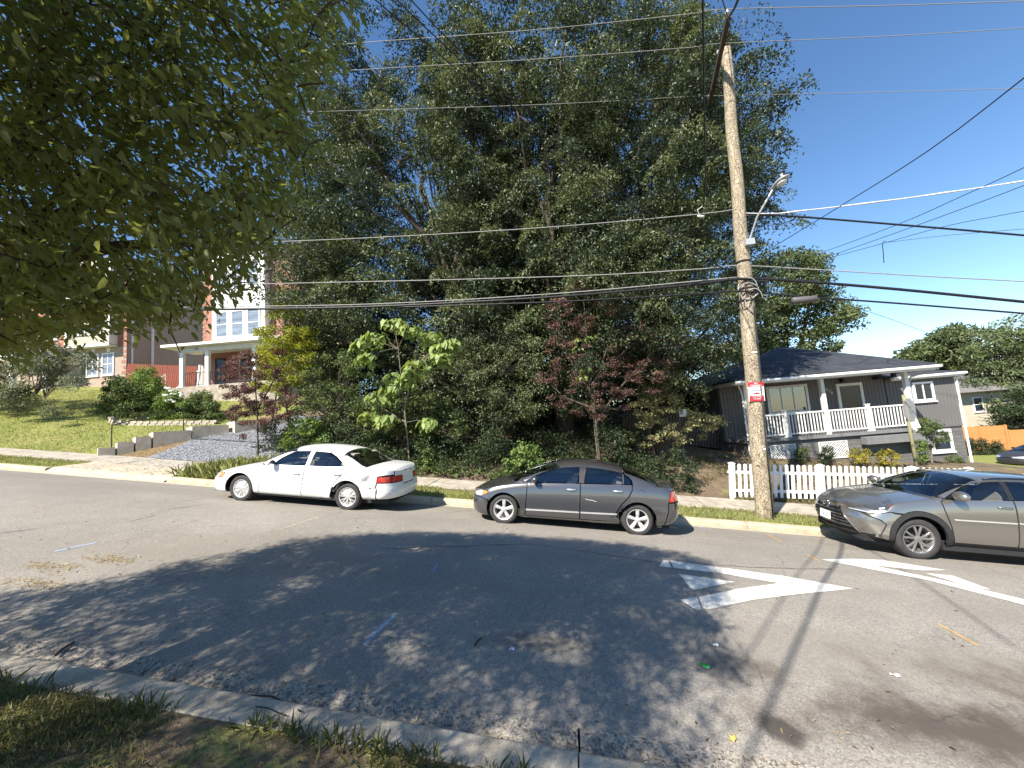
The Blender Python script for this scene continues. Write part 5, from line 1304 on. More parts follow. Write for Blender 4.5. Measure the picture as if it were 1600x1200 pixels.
# ================================================================ fences and garden walls
def picket_run(name, A, B, zf, h, pw, gap, mat, label, cat, posts=(), parts=True, rails=(0.25, 0.8), round_top=True, group=None, th=0.022, plumb=False):
    """pickets from A to B (x,y); zf gives the ground; tops follow the ground"""
    root = thing(name, (A[0], A[1], zf(*A)), label, cat, group)
    L_ = math.hypot(B[0] - A[0], B[1] - A[1]); az = math.atan2(B[1] - A[1], B[0] - A[0])
    root.rotation_euler = (0, 0, az)
    n = int(L_ / (pw + gap)); step = L_ / n
    poly = [(-pw / 2, 0), (pw / 2, 0), (pw / 2, h - pw * 0.45)] + ([(pw / 2 * math.cos(a), h - pw * 0.45 + pw * 0.45 * math.sin(a)) for a in np.linspace(0, PI, 7)[1:-1]] if round_top else [(pw * 0.3, h), (-pw * 0.3, h)]) + [(-pw / 2, h - pw * 0.45)]
    proto = None; joined = MB()
    slope = (zf(*B) - zf(*A)) / L_; tilt = 0.0 if plumb else math.atan(slope)
    for i in range(n):
        s = (i + 0.5) * step; z = slope * s + 0.05
        if any(abs(s - p) < 0.09 for p in posts): continue
        if parts:
            if proto is None:
                b = MB(); b.prism([(p[0], p[1]) for p in poly], 'y', -th / 2, th / 2); proto = recalc(b.build('picket', mat, root, loc=(s, 0, z)))
            else: proto_c = share(proto, 'picket', (s, random.uniform(-0.004, 0.004), z), root)
            root.children[-1].rotation_euler = (0, -tilt, 0)
        else:
            dz = random.uniform(-0.03, 0.02)
            joined.prism([(s + p[0], z + p[1] + (dz if p[1] > 0 else 0)) for p in poly], 'y', -th / 2, th / 2)
    if not parts:
        j = recalc(joined.build('picket', mat, root)); j['kind'] = 'stuff'
    for k in rails:
        b = MB(); b.bar((0, th * 1.3, k * h), (L_, th * 1.3, k * h + slope * L_), 0.04, 0.075); b.build('rail', mat, root)
    for p in posts:
        b = MB(); z = slope * p
        b.box(-0.062, 0.062, -0.062, 0.062, 0, h + 0.06); b.box(-0.075, 0.075, -0.075, 0.075, h + 0.06, h + 0.085)
        b.add([(-0.075, -0.075, h + 0.0851), (0.075, -0.075, h + 0.0851), (0.075, 0.075, h + 0.0851), (-0.075, 0.075, h + 0.0851), (0, 0, h + 0.12)], [(0, 1, 4), (1, 2, 4), (2, 3, 4), (3, 0, 4)])
        o = b.build('post', mat, root, loc=(p, 0.0, z - 0.02)); o.rotation_euler = (0, -tilt, 0)
    return root
fA = (6.09, 4.42); fB = (fA[0] + 6.9 * math.cos(YAW), fA[1] + 6.9 * math.sin(YAW))
picket_run('picket_fence', fA, fB, lambda x, y: -0.70 - 0.098 * (x - 6.09), 0.98, 0.088, 0.082, M['white_dirty'], 'white picket fence with rounded tops along the pavement below the bungalow', 'fence', posts=(0.03, 2.62, 5.25, 6.87))
cz = lambda x, y: Gf(x, y)
picket_run('board_fence', (31.0, 27.2), (35.2, 27.7), cz, 1.9, 0.14, 0.006, M['fence_cedar'], 'orange cedar board fence beyond the side street', 'fence', parts=True, rails=(0.2, 0.8), round_top=False, posts=(0.1, 2.2, 4.2))
picket_run('board_fence', (35.3, 27.75), (43.0, 28.6), cz, 1.5, 0.14, 0.006, M['fence_cedar'], 'lower orange cedar board fence above the parked dark car', 'fence', parts=True, rails=(0.2, 0.8), round_top=False, posts=(0.1, 2.4, 4.8, 7.2))
picket_run('board_fence', (-29.7, 15.0), (-24.6, 15.6), cz, 1.7, 0.14, 0.012, M['fence_red'], 'red stained board fence between the two town houses', 'fence', parts=True, rails=(0.25, 0.8), round_top=False)
picket_run('board_fence', (-24.45, 15.6), (-22.5, 15.8), cz, 1.75, 0.14, 0.004, M['trim'], 'pale grey board gate fence beside the white porch column', 'fence', parts=True, rails=(0.25, 0.8), round_top=False, posts=(0.05,))
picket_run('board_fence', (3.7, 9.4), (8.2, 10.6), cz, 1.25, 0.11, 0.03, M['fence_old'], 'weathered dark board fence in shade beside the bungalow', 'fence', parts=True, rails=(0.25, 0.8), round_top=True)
# steps up to the brick house, cheek wall and rail
fs = thing('garden_steps', (-16.6, 4.45, Gf(-16.6, 4.45)), 'concrete garden steps climbing beside the gravel drive with a black handrail', 'steps')
sx = [(0.0, 0.0), (0.55, 0.22), (1.1, 0.5), (1.75, 0.85), (2.5, 1.15), (4.2, 2.0)]
for k, (dx, dy) in enumerate([(0, 0), (0.28, 0.42), (0.56, 0.84), (0.84, 1.26), (1.5, 2.3), (2.6, 3.3)]):
    b = MB(); L_ = (0.45, 0.45, 0.45, 1.2, 1.3, 2.6)[k]
    dvec = Vector((0.55, 0.83, 0)).normalized(); rv = Vector((0.83, -0.55, 0))
    p0 = Vector((dx, dy, 0)); zt = 0.17 * (k + 1) + 0.05 - dx * 0.02
    V = []
    for zz in (zt - 0.75, zt):
        for a, c in ((0, -0.75), (L_, -0.75), (L_, 0.75), (0, 0.75)):
            q_ = p0 + dvec * a + rv * c; V.append((q_.x, q_.y, zz))
    b.add(V, [(0, 3, 2, 1), (4, 5, 6, 7), (0, 1, 5, 4), (1, 2, 6, 5), (2, 3, 7, 6), (3, 0, 4, 7)])
    recalc(b.build('step', M['step'], fs))
b = MB(); b.tube([(-0.2, 0.6, 0.2), (-0.2, 0.6, 1.12)], 0.02, 6); b.tube([(1.1, 2.4, 0.7), (1.1, 2.4, 1.75)], 0.02, 6); b.tube([(-0.2, 0.6, 1.12), (1.1, 2.4, 1.75)], 0.022, 6); b.build('handrail', M['iron'], fs)
gw = thing('retaining_wall', (-21.2, 7.8, Gf(-21.2, 7.8)), 'low grey block wall holding the shrub bed on the lawn', 'wall')
proto = None
pts = [(-0.3, 0.9), (0.0, 0.35), (0.7, 0.05), (1.6, 0.0), (2.6, 0.1), (3.6, 0.3), (4.6, 0.5), (5.6, 0.75)]
for row in range(2):
    for (xa, ya), (xb, yb) in zip(pts[:-1], pts[1:]):
        L_ = math.hypot(xb - xa, yb - ya); n = max(1, int(L_ / 0.32))
        for i in range(n):
            f = (i + 0.5 + 0.3 * row) / n; x_, y_ = xa + (xb - xa) * f, ya + (yb - ya) * f
            z_ = Gf(-21.2 + x_, 7.8 + y_) - Gf(-21.2, 7.8) - 0.06 + row * 0.125
            if proto is None:
                b = MB(); b.box(-0.15, 0.15, -0.11, 0.11, 0, 0.118); proto = b.build('block', M['concrete'], gw, loc=(x_, y_, z_))
                proto.rotation_euler = (0, 0, math.atan2(yb - ya, xb - xa))
            else: share(proto, 'block', (x_, y_, z_), gw, math.atan2(yb - ya, xb - xa))
# boulders at the drive edge
def boulder(x, y, r, label, mat):
    rg = np.random.default_rng(int(abs(x * 100)))
    V = []; n, m = 14, 9
    for i in range(m + 1):
        for k in range(n):
            ph = PI * i / m; a = 2 * PI * k / n
            d = 1 + 0.12 * math.sin(3 * a + x) * math.sin(ph) + 0.1 * math.cos(5 * ph + 2 * a) * math.sin(ph)
            V.append((r[0] * d * math.sin(ph) * math.cos(a), r[1] * d * math.sin(ph) * math.sin(a), r[2] * d * math.cos(ph)))
    F = [(i * n + k, (i + 1) * n + k, (i + 1) * n + (k + 1) % n, i * n + (k + 1) % n) for i in range(m) for k in range(n)]
    o = recalc(mesh_obj('boulder', V, F, mat, None, True, (x, y, Gf(x, y) + r[2] * 0.35)))
    o.rotation_euler = (0, 0.1, 0.4); tag(o, label, 'rock')
M['rock'] = pmat('rock_tan', (0.40, 0.33, 0.23), 0.9, 0.25, 5, 0.6, 14)
boulder(-8.35, 4.75, (0.62, 0.4, 0.32), 'tan boulder at the drive edge beside the white sedan', M['rock'])
# second dark car by the side street
grey_sedan('hatchback', (28.7, 20.3), 'dark charcoal car at the far right beneath the cedar fence', M['paint_dark'], detail=False, z_off=0.02, group=None, flat=True)
# ================================================================ trees and plants
def unit(a):
    return a / np.maximum(np.linalg.norm(a, axis=-1, keepdims=True), 1e-9)
def leaf_arrays(P, D, Nn, Ln, Wd, shape=4, fold=0.25, curl=0.15):
    """vertex block (N,k,3) of folded leaves; P base, D direction, Nn normal"""
    D = unit(D); S = unit(np.cross(Nn, D)); Nn = np.cross(D, S)
    L_ = Ln[:, None]; W_ = Wd[:, None]
    if shape == 4:
        return np.stack([P, P + D * L_ * 0.42 + S * W_ * 0.5 + Nn * W_ * fold, P + D * L_ - Nn * L_ * curl, P + D * L_ * 0.42 - S * W_ * 0.5 + Nn * W_ * fold], 1), [(0, 2, 1), (0, 3, 2)]
    k1, k2, w1, w2 = (0.18, 0.55, 0.42, 0.44) if shape == 6 else (0.02, 0.42, 0.42, 0.46)
    b1 = 0.0 if shape == 6 else -0.12
    V = np.stack([P, P + D * L_ * (k1 + b1) + S * W_ * w1 + Nn * W_ * fold, P + D * L_ * k2 + S * W_ * w2 + Nn * W_ * (fold * 0.9) - Nn * L_ * curl * 0.3,
                  P + D * L_ - Nn * L_ * curl, P + D * L_ * k2 - S * W_ * w2 + Nn * W_ * (fold * 0.9) - Nn * L_ * curl * 0.3, P + D * L_ * (k1 + b1) - S * W_ * w1 + Nn * W_ * fold,
                  P + D * L_ * k2 - Nn * L_ * curl * 0.3], 1)
    return V, [(0, 6, 2, 1), (6, 3, 2), (0, 5, 4, 6), (6, 4, 3)]
def fast_mesh(name, V, faces_k, N, k, mat, tint=None):
    V = np.ascontiguousarray(V.reshape(-1, 3), np.float32)
    ls = [len(f) for f in faces_k]; per = sum(ls)
    idx = np.concatenate([np.array(f) for f in faces_k])
    loops = (idx[None] + (np.arange(N) * k)[:, None]).ravel().astype(np.int32)
    starts = np.cumsum([0] + ls[:-1])
    ps = (starts[None] + (np.arange(N) * per)[:, None]).ravel().astype(np.int32)
    me = bpy.data.meshes.new(name)
    me.vertices.add(len(V)); me.vertices.foreach_set('co', V.ravel())
    me.loops.add(len(loops)); me.loops.foreach_set('vertex_index', loops)
    me.polygons.add(len(ps)); me.polygons.foreach_set('loop_start', ps)
    if tint is not None:
        a = me.attributes.new('tint', 'FLOAT', 'POINT'); a.data.foreach_set('value', np.repeat(tint, k).astype(np.float32))
    me.materials.append(mat); me.update(calc_edges=True); me.validate()
    return me
def scatter_pads(pads, per, rg, shell=0.5):
    """leaf positions inside ellipsoid pads; pads rows: x y z rx rz"""
    pads = np.asarray(pads, float); n = len(pads)
    c = np.repeat(pads, per, 0)
    d = unit(rg.normal(size=(n * per, 3))); r = rg.random(n * per) ** shell
    off = d * r[:, None] * np.stack([c[:, 3], c[:, 3], c[:, 4]], 1)
    return c[:, :3] + off, d, np.repeat(rg.random(n), per)
def dome_pads(pads, per, rg):
    """leaves lie over rounded bough tips: lit caps with shade beneath"""
    pads = np.asarray(pads, float); n = len(pads); c = np.repeat(pads, per, 0); N = n * per
    a = rg.random(N) * 2 * PI; r = np.sqrt(rg.random(N)); lump = 1 + 0.18 * np.sin(3 * a + np.repeat(rg.random(n) * 6, per))
    tilt = np.repeat(rg.normal(size=(n, 2)) * 0.28 + np.array([0.0, -0.12]), per, 0)
    ox, oy = r * lump * np.cos(a), r * lump * np.sin(a)
    P = np.stack([c[:, 0] + c[:, 3] * ox, c[:, 1] + c[:, 3] * oy, c[:, 2] + c[:, 4] * (1.3 * (1 - r * r) - 0.5) + c[:, 3] * (ox * tilt[:, 0] + oy * tilt[:, 1]) + rg.normal(size=N) * 0.07], 1)
    d = unit(np.stack([ox, oy, 0.35 + 0.9 * (1 - r)], 1))
    return P, d, np.repeat(rg.random(n), per)
def foliage(name, pads, per, leaf, mat, parent, base, rg, up=0.55, shape=4, droop=0.25, shell=0.5, var=0.35, kind=None, fold=0.25, dome=False):
    P, d, pt = dome_pads(pads, per, rg) if dome else scatter_pads(pads, per, rg, shell)
    N = len(P)
    D = unit(d * np.array([1, 1, 0.4]) * 0.8 + rg.normal(size=(N, 3)) * 0.8 - np.array([0, 0, droop]))
    Nn = unit(np.array([0, 0, up]) + rg.normal(size=(N, 3)) * 0.55 + d * 0.35)
    Ln = leaf[0] * (1 + var * (rg.random(N) * 2 - 1)); Wd = leaf[1] * (1 + var * (rg.random(N) * 2 - 1))
    V, F = leaf_arrays(P - np.asarray(base), D, Nn, Ln, Wd, shape, fold)
    tint = np.clip(0.55 * pt + 0.45 * rg.random(N), 0, 1)
    me = fast_mesh(name, V, F, N, V.shape[1], mat, tint)
    o = bpy.data.objects.new(name, me); link(o, parent)
    if kind: o['kind'] = kind
    return o
def curve_pts(a, b, sag, n, rg, wob=0.05):
    a = np.asarray(a, float); b = np.asarray(b, float); L_ = np.linalg.norm(b - a)
    out = []
    for i in range(n + 1):
        t = i / n; p = a + (b - a) * t; p = p + np.array([0, 0, sag * L_ * 4 * t * (1 - t)])
        if 0 < i < n: p = p + rg.normal(size=3) * wob * L_ * 0.3
        out.append(p)
    return out
def add_limb(mb, a, b, r0, r1, rg, sag=0.06, n=6, wob=0.05, seg=6):
    pts = curve_pts(a, b, sag, n, rg, wob)
    mb.tube(pts, [r0 + (r1 - r0) * (i / n) ** 0.8 for i in range(n + 1)], seg, cap=False)
    return pts
def in_poly(px, py, poly):
    P = np.asarray(poly, float); ins = np.zeros(len(px), bool)
    for i in range(len(P)):
        a, b = P[i], P[(i + 1) % len(P)]
        c = (a[1] > py) != (b[1] > py)
        with np.errstate(divide='ignore', invalid='ignore'):
            x = (b[0] - a[0]) * (py - a[1]) / (b[1] - a[1]) + a[0]
        ins ^= c & (px < x)
    return ins
M['leaf_oak'] = leaf_mat('leaves_oak', (0.026, 0.042, 0.022), (0.068, 0.092, 0.048), 0.22, 0.42)
M['leaf_oak_light'] = leaf_mat('leaves_oak_light', (0.062, 0.086, 0.038), (0.17, 0.20, 0.09), 0.25, 0.42)
M['leaf_near'] = leaf_mat('leaves_street_tree', (0.075, 0.088, 0.036), (0.17, 0.18, 0.07), 0.52, 0.40, (0.36, 0.40, 0.08))
M['leaf_yellow'] = leaf_mat('leaves_yellow_green', (0.16, 0.21, 0.035), (0.40, 0.40, 0.06), 0.35)
M['leaf_purple'] = leaf_mat('leaves_purple', (0.085, 0.046, 0.040), (0.22, 0.14, 0.10), 0.25, tr_col=(0.16, 0.03, 0.03))
M['leaf_catalpa'] = leaf_mat('leaves_catalpa', (0.17, 0.24, 0.07), (0.30, 0.38, 0.13), 0.35)
M['leaf_mid'] = leaf_mat('leaves_mid', (0.050, 0.08, 0.026), (0.14, 0.18, 0.06), 0.28)
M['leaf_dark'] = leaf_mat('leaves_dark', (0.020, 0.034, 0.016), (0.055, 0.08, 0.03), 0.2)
M['leaf_bright'] = leaf_mat('leaves_bright', (0.09, 0.15, 0.035), (0.20, 0.28, 0.08), 0.3)
M['leaf_cream'] = leaf_mat('leaves_variegated', (0.17, 0.19, 0.07), (0.52, 0.48, 0.25), 0.3)
M['leaf_gold'] = leaf_mat('leaves_gold', (0.07, 0.09, 0.02), (0.50, 0.42, 0.05), 0.3)
M['leaf_grey'] = leaf_mat('leaves_grey_green', (0.09, 0.11, 0.065), (0.24, 0.26, 0.17), 0.3)
M['leaf_far'] = leaf_mat('leaves_far', (0.05, 0.075, 0.030), (0.12, 0.15, 0.055), 0.25)
M['leaf_conifer'] = leaf_mat('leaves_conifer', (0.07, 0.10, 0.045), (0.15, 0.18, 0.075), 0.2)
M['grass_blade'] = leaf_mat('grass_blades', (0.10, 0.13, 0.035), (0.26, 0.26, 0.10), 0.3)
M['grass_brightened'] = leaf_mat('grass_blades_brightened', (0.20, 0.25, 0.07), (0.46, 0.46, 0.20), 0.3)  # brightness of sunlit grass put into the colour; upright blades shade dark
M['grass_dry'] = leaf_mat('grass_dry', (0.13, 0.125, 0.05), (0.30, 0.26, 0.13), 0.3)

# ---------------------------------------------------------------- three big oaks behind the kerb
OAK = [(340, -400), (340, 0), (350, 250), (405, 320), (428, 400), (436, 480), (470, 560), (480, 640), (560, 655), (700, 640), (745, 640), (830, 650), (940, 640), (1010, 620), (1090, 600), (1128, 590), (1160, 545), (1178, 470),
       (1182, 445), (1204, 405), (1208, 365), (1198, 345), (1226, 330), (1228, 318), (1206, 305), (1184, 272), (1210, 240), (1214, 222), (1200, 186), (1222, 170), (1238, 150), (1226, 138), (1200, 118), (1190, 95), (1172, 70), (1150, 88), (1128, 60), (1112, 40), (1108, 0), (1112, -400)]
def oak(bx, by, xr, yr, zmax, n, label, seed, mat, per, leaf, trunk_r, sparse_top=True, limb_n=26, hole=()):
    rg = np.random.default_rng(seed)
    bz = Gf(bx, by); base = np.array([bx, by, bz])
    root = thing('oak_tree', base, label, 'tree', 'big dark trees behind the kerb')
    pads = []
    while len(pads) < n:
        x = rg.uniform(*xr); y = rg.uniform(*yr); z = bz + 0.8 + (zmax - 0.8) * rg.random()
        px, py, dp = project((x, y, z))
        if not in_poly(np.array([px]), np.array([py]), OAK)[0]: continue
        if any((px - h[0]) ** 2 / h[2] ** 2 + (py - h[1]) ** 2 / h[3] ** 2 < 1 for h in hole): continue
        hrel = (z - bz) / zmax
        lim = 0.42 + 0.75 * min(1, hrel * 1.8)
        cy = (yr[0] + yr[1]) / 2
        if (y - cy) < -(cy - yr[0]) * lim and hrel < 0.25: continue
        # keep the lower middle open and dark
        if py > 570 and rg.random() < 0.3: continue
        if sparse_top and py < 330 and rg.random() < (0.38 if 600 < px < 1010 else 0.1): continue
        pads.append((x, y, z, rg.uniform(0.45, 1.2) * (0.85 if py < 300 else 1.0), rg.uniform(0.3, 0.55)))
    pads = np.array(pads)
    P_ = pads
    light = rg.random(len(pads)) < 0.45
    foliage('crown', P_[~light], per, leaf, mat, root, base, rg, dome=True)
    foliage('crown', P_[light], per, leaf, M['leaf_oak_light'], root, base, rg, dome=True)
    mb = MB()
    top = np.array([bx + rg.uniform(-.5, .5), by, bz + zmax * 0.30])
    tp = [base + np.array([0, 0, -0.3]), base + (top - base) * 0.5 + np.array([0.1, 0, 0]), top]
    mb.tube([p - base for p in tp], [trunk_r * 1.2, trunk_r * 0.9, trunk_r * 0.75], 10, cap=False)
    idx = rg.choice(len(pads), limb_n, replace=False)
    for i in idx:
        t = pads[i, :3]; h = math.hypot(t[0] - bx, t[1] - by)
        s = np.array([bx, by, min(top[2], max(bz + 1.5, t[2] - 1.3 * h - 1.0))])
        k = (s[2] - bz) / max(top[2] - bz, .1); s[:2] = base[:2] + (top[:2] - base[:2]) * k
        r = np.clip(0.02 + 0.013 * np.linalg.norm(t - s), 0.03, trunk_r * 0.6)
        pts = add_limb(mb, s - base, t - base, r, 0.018, rg, 0.05, 7, 0.06, 5)
        for _ in range(3):
            j = rg.integers(3, 6); q = pads[rg.integers(len(pads)), :3] - base
            if np.linalg.norm(q - pts[j]) < 3.0: add_limb(mb, pts[j], q, r * 0.4, 0.01, rg, 0.05, 4, 0.06, 4)
    # upswept stems that stay bare between the leaves
    for i in range(int(limb_n * 1.0)):
        a = rg.uniform(0, 2 * PI); sp_ = rg.uniform(0.6, 3.6)
        e_ = np.array([bx + sp_ * math.cos(a) * 1.1, by + sp_ * math.sin(a) * 0.8, bz + zmax * rg.uniform(0.55, 0.95)])
        px, py, dp = project(e_)
        if not in_poly(np.array([px]), np.array([py]), OAK)[0]: continue
        s = top + np.array([rg.uniform(-.2, .2), rg.uniform(-.2, .2), rg.uniform(-1.0, 0.0)])
        add_limb(mb, s - base, e_ - base, rg.uniform(0.08, 0.17), 0.018, rg, -0.03, 8, 0.035, 6)
    mb.build('trunk', M['bark'], root, True)
    return root
SKYHOLE = [(648, 522, 9, 16), (480, 90, 12, 16), (1000, 170, 22, 10)]
oak(-2.8, 9.3, (-10.8, 0.6), (5.6, 12.5), 19.0, 760, 'tall dark oak left of the catalpa rising behind the white sedan', 21, M['leaf_oak'], 300, (0.135, 0.066), 0.30, hole=SKYHOLE)
oak(1.3, 9.0, (-2.5, 4.4), (5.2, 12.5), 19.0, 560, 'broad dark oak with fanning upswept limbs in the middle of the thicket', 22, M['leaf_oak'], 300, (0.135, 0.066), 0.36, limb_n=34, hole=SKYHOLE)
oak(5.0, 8.2, (2.2, 9.8), (3.3, 11.0), 17.0, 640, 'dark oak reaching behind the utility pole towards the bungalow', 23, M['leaf_oak'], 420, (0.105, 0.052), 0.30, hole=SKYHOLE)

# thicket that closes the view behind and under the oaks
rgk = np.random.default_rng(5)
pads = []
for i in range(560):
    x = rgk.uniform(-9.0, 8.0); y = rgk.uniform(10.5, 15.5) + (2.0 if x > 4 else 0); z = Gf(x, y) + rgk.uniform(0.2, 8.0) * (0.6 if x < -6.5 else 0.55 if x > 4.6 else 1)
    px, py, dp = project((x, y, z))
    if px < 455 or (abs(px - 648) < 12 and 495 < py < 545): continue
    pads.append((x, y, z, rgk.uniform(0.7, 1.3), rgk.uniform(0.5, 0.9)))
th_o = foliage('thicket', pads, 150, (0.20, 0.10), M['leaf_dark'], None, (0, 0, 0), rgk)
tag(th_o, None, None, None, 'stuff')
pads = []
for i in range(800):
    x = rgk.uniform(-8.6, 4.4); y = 4.75 + 5.0 * rgk.random() ** 1.3; h = rgk.uniform(0.02, 1.6) * (0.55 + 0.5 * math.sin(x * 1.7) ** 2) + 0.12 * (y - 4.7)
    if x > 3.2: h *= 0.45
    if -0.6 < x < 2.6: h *= 0.3
    pads.append((x, y, Gf(x, y) + h, rgk.uniform(0.22, 0.5), rgk.uniform(0.12, 0.3)))
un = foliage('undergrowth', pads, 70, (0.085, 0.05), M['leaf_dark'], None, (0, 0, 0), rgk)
tag(un, None, None, None, 'stuff')
pads = [(rgk.uniform(-8.4, 4.2), 4.45 + 2.6 * rgk.random() ** 1.6, 0, rgk.uniform(0.1, 0.25), rgk.uniform(0.06, 0.16)) for i in range(460)]
pads = [(x, y, Gf(x, y) + rgk.uniform(0.03, 0.3), a, b) for x, y, _, a, b in pads]
un = foliage('ground_ivy', pads, 38, (0.075, 0.06), M['leaf_mid'], None, (0, 0, 0), rgk, up=0.8)
tag(un, None, None, None, 'stuff')

def small_tree(name, label, cat, base, stems, pads, per, leaf, mat, rg, bark='bark', r0=0.05, group=None, branch=True, shape=4, shell=0.5, droop=0.25, up=0.55, leaf_name='crown', trunk_name='trunk'):
    """stems: list of world point lists; pads in world coordinates"""
    base = np.asarray(base, float)
    root = thing(name, base, label, cat, group)
    mb = MB(); nodes = []
    for st in stems:
        st = [np.asarray(p, float) for p in st]
        n = len(st)
        mb.tube([p - base for p in st], [r0 * (1 - 0.75 * i / max(1, n - 1)) for i in range(n)], 7, cap=False)
        for i in range(n - 1):
            for f in (0.0, 0.33, 0.66): nodes.append(st[i] + (st[i + 1] - st[i]) * f)
        nodes.append(st[-1])
    pads = np.asarray(pads, float)
    if branch and nodes:
        nd = np.array(nodes)
        for p in pads:
            dd = np.linalg.norm(nd - p[:3], axis=1) + 1.2 * np.maximum(0, nd[:, 2] - p[2] + 0.1)
            j = int(np.argmin(dd))
            if dd[j] < 4: add_limb(mb, nd[j] - base, p[:3] - base, max(0.006, r0 * 0.28), 0.004, rg, 0.05, 3, 0.05, 4)
    if mb.v: mb.build(trunk_name, M[bark], root, True)
    foliage(leaf_name, pads, per, leaf, mat, root, base, rg, shape=shape, shell=shell, droop=droop, up=up)
    return root
def img_pads(rg, n, poly, yr, r, rz):
    """pads spread through a region that was measured on the photograph, at real distances yr"""
    out = []
    P = np.array(poly); x0, y0 = P.min(0); x1, y1 = P.max(0)
    while len(out) < n:
        px, py = rg.uniform(x0, x1), rg.uniform(y0, y1)
        if not in_poly(np.array([px]), np.array([py]), poly)[0]: continue
        p = on_y(px, py, rg.uniform(*yr)); out.append((*p, rg.uniform(*r), rg.uniform(*rz)))
    return out
R_ = np.random.default_rng
# yellow-green tree at the left end of the thicket
b = on_y(455, 712, 7.2)
small_tree('small_tree', 'yellow-green small tree in front of the brick town house', 'tree', (b[0], 7.2, Gf(b[0], 7.2)), [[(b[0], 7.2, Gf(b[0], 7.2)), on_y(448, 640, 7.2), on_y(440, 560, 7.2), on_y(446, 490, 7.2)]],
           img_pads(R_(31), 90, [(395, 560), (410, 510), (440, 470), (475, 468), (492, 500), (490, 560), (470, 610), (420, 620), (388, 600)], (6.2, 8.2), (0.25, 0.48), (0.12, 0.24)), 150, (0.09, 0.055), M['leaf_yellow'], R_(32))
b = on_y(405, 470, 9.0)
small_tree('small_tree', 'mid-green leafy tree between the yellow-green tree and the oaks', 'tree', (b[0] + 0.6, 9.0, Gf(b[0], 9.0)), [[(b[0] + 0.6, 9.0, Gf(b[0], 9.0)), on_y(440, 560, 9.0), on_y(455, 420, 9.0)]],
           img_pads(R_(33), 250, [(436, 480), (440, 400), (440, 330), (560, 330), (580, 420), (575, 560), (545, 640), (480, 650), (462, 560)], (8, 10.5), (0.4, 0.7), (0.2, 0.35)), 190, (0.11, 0.06), M['leaf_oak_light'], R_(34))
# purple plums
b = on_y(403, 716, 5.0)
small_tree('plum_tree', 'purple-leaved plum beside the gravel drive', 'tree', (b[0], 5.0, Gf(b[0], 5.0)), [[(b[0], 5.0, Gf(b[0], 5.0)), on_y(402, 650, 5.0), on_y(398, 590, 5.0), on_y(388, 545, 5.0)], [on_y(402, 640, 5.0), on_y(430, 590, 5.1), on_y(446, 565, 5.1)]],
           img_pads(R_(35), 95, [(345, 610), (352, 570), (380, 545), (410, 560), (450, 590), (470, 620), (462, 650), (420, 668), (395, 660), (380, 690), (360, 650)], (4.3, 5.9), (0.13, 0.28), (0.07, 0.14)), 120, (0.07, 0.04), M['leaf_purple'], R_(36), r0=0.035)
T = [on_y(937, 722, 5.2), on_y(934, 690, 5.2), on_y(929, 640, 5.2), on_y(924, 600, 5.2), on_y(918, 540, 5.2), on_y(912, 470, 5.2), on_y(905, 440, 5.2)]
T[0][2] = Gf(T[0][0], 5.2)
small_tree('plum_tree', 'purple-leaved plum with upswept bare branches behind the grey sedan', 'tree', T[0],
           [T, [on_y(932, 660, 5.2), on_y(965, 610, 5.0), on_y(1010, 560, 4.9), on_y(1055, 520, 4.8)], [on_y(926, 610, 5.2), on_y(950, 540, 5.1), on_y(965, 490, 5.0), on_y(962, 460, 5.0)], [on_y(928, 620, 5.2), on_y(890, 560, 5.3), on_y(868, 500, 5.4)], [on_y(930, 640, 5.2), on_y(880, 620, 5.2), on_y(850, 590, 5.2)], [on_y(925, 600, 5.2), on_y(980, 545, 5.0), on_y(1030, 505, 5.0)]],
           img_pads(R_(37), 190, [(835, 610), (850, 560), (850, 480), (890, 440), (910, 430), (930, 450), (965, 455), (975, 500), (1040, 505), (1068, 530), (1050, 590), (1000, 630), (950, 655), (890, 650)], (4.4, 6.0), (0.10, 0.24), (0.06, 0.13)), 70, (0.07, 0.04), M['leaf_purple'], R_(38), bark='bark', r0=0.042)
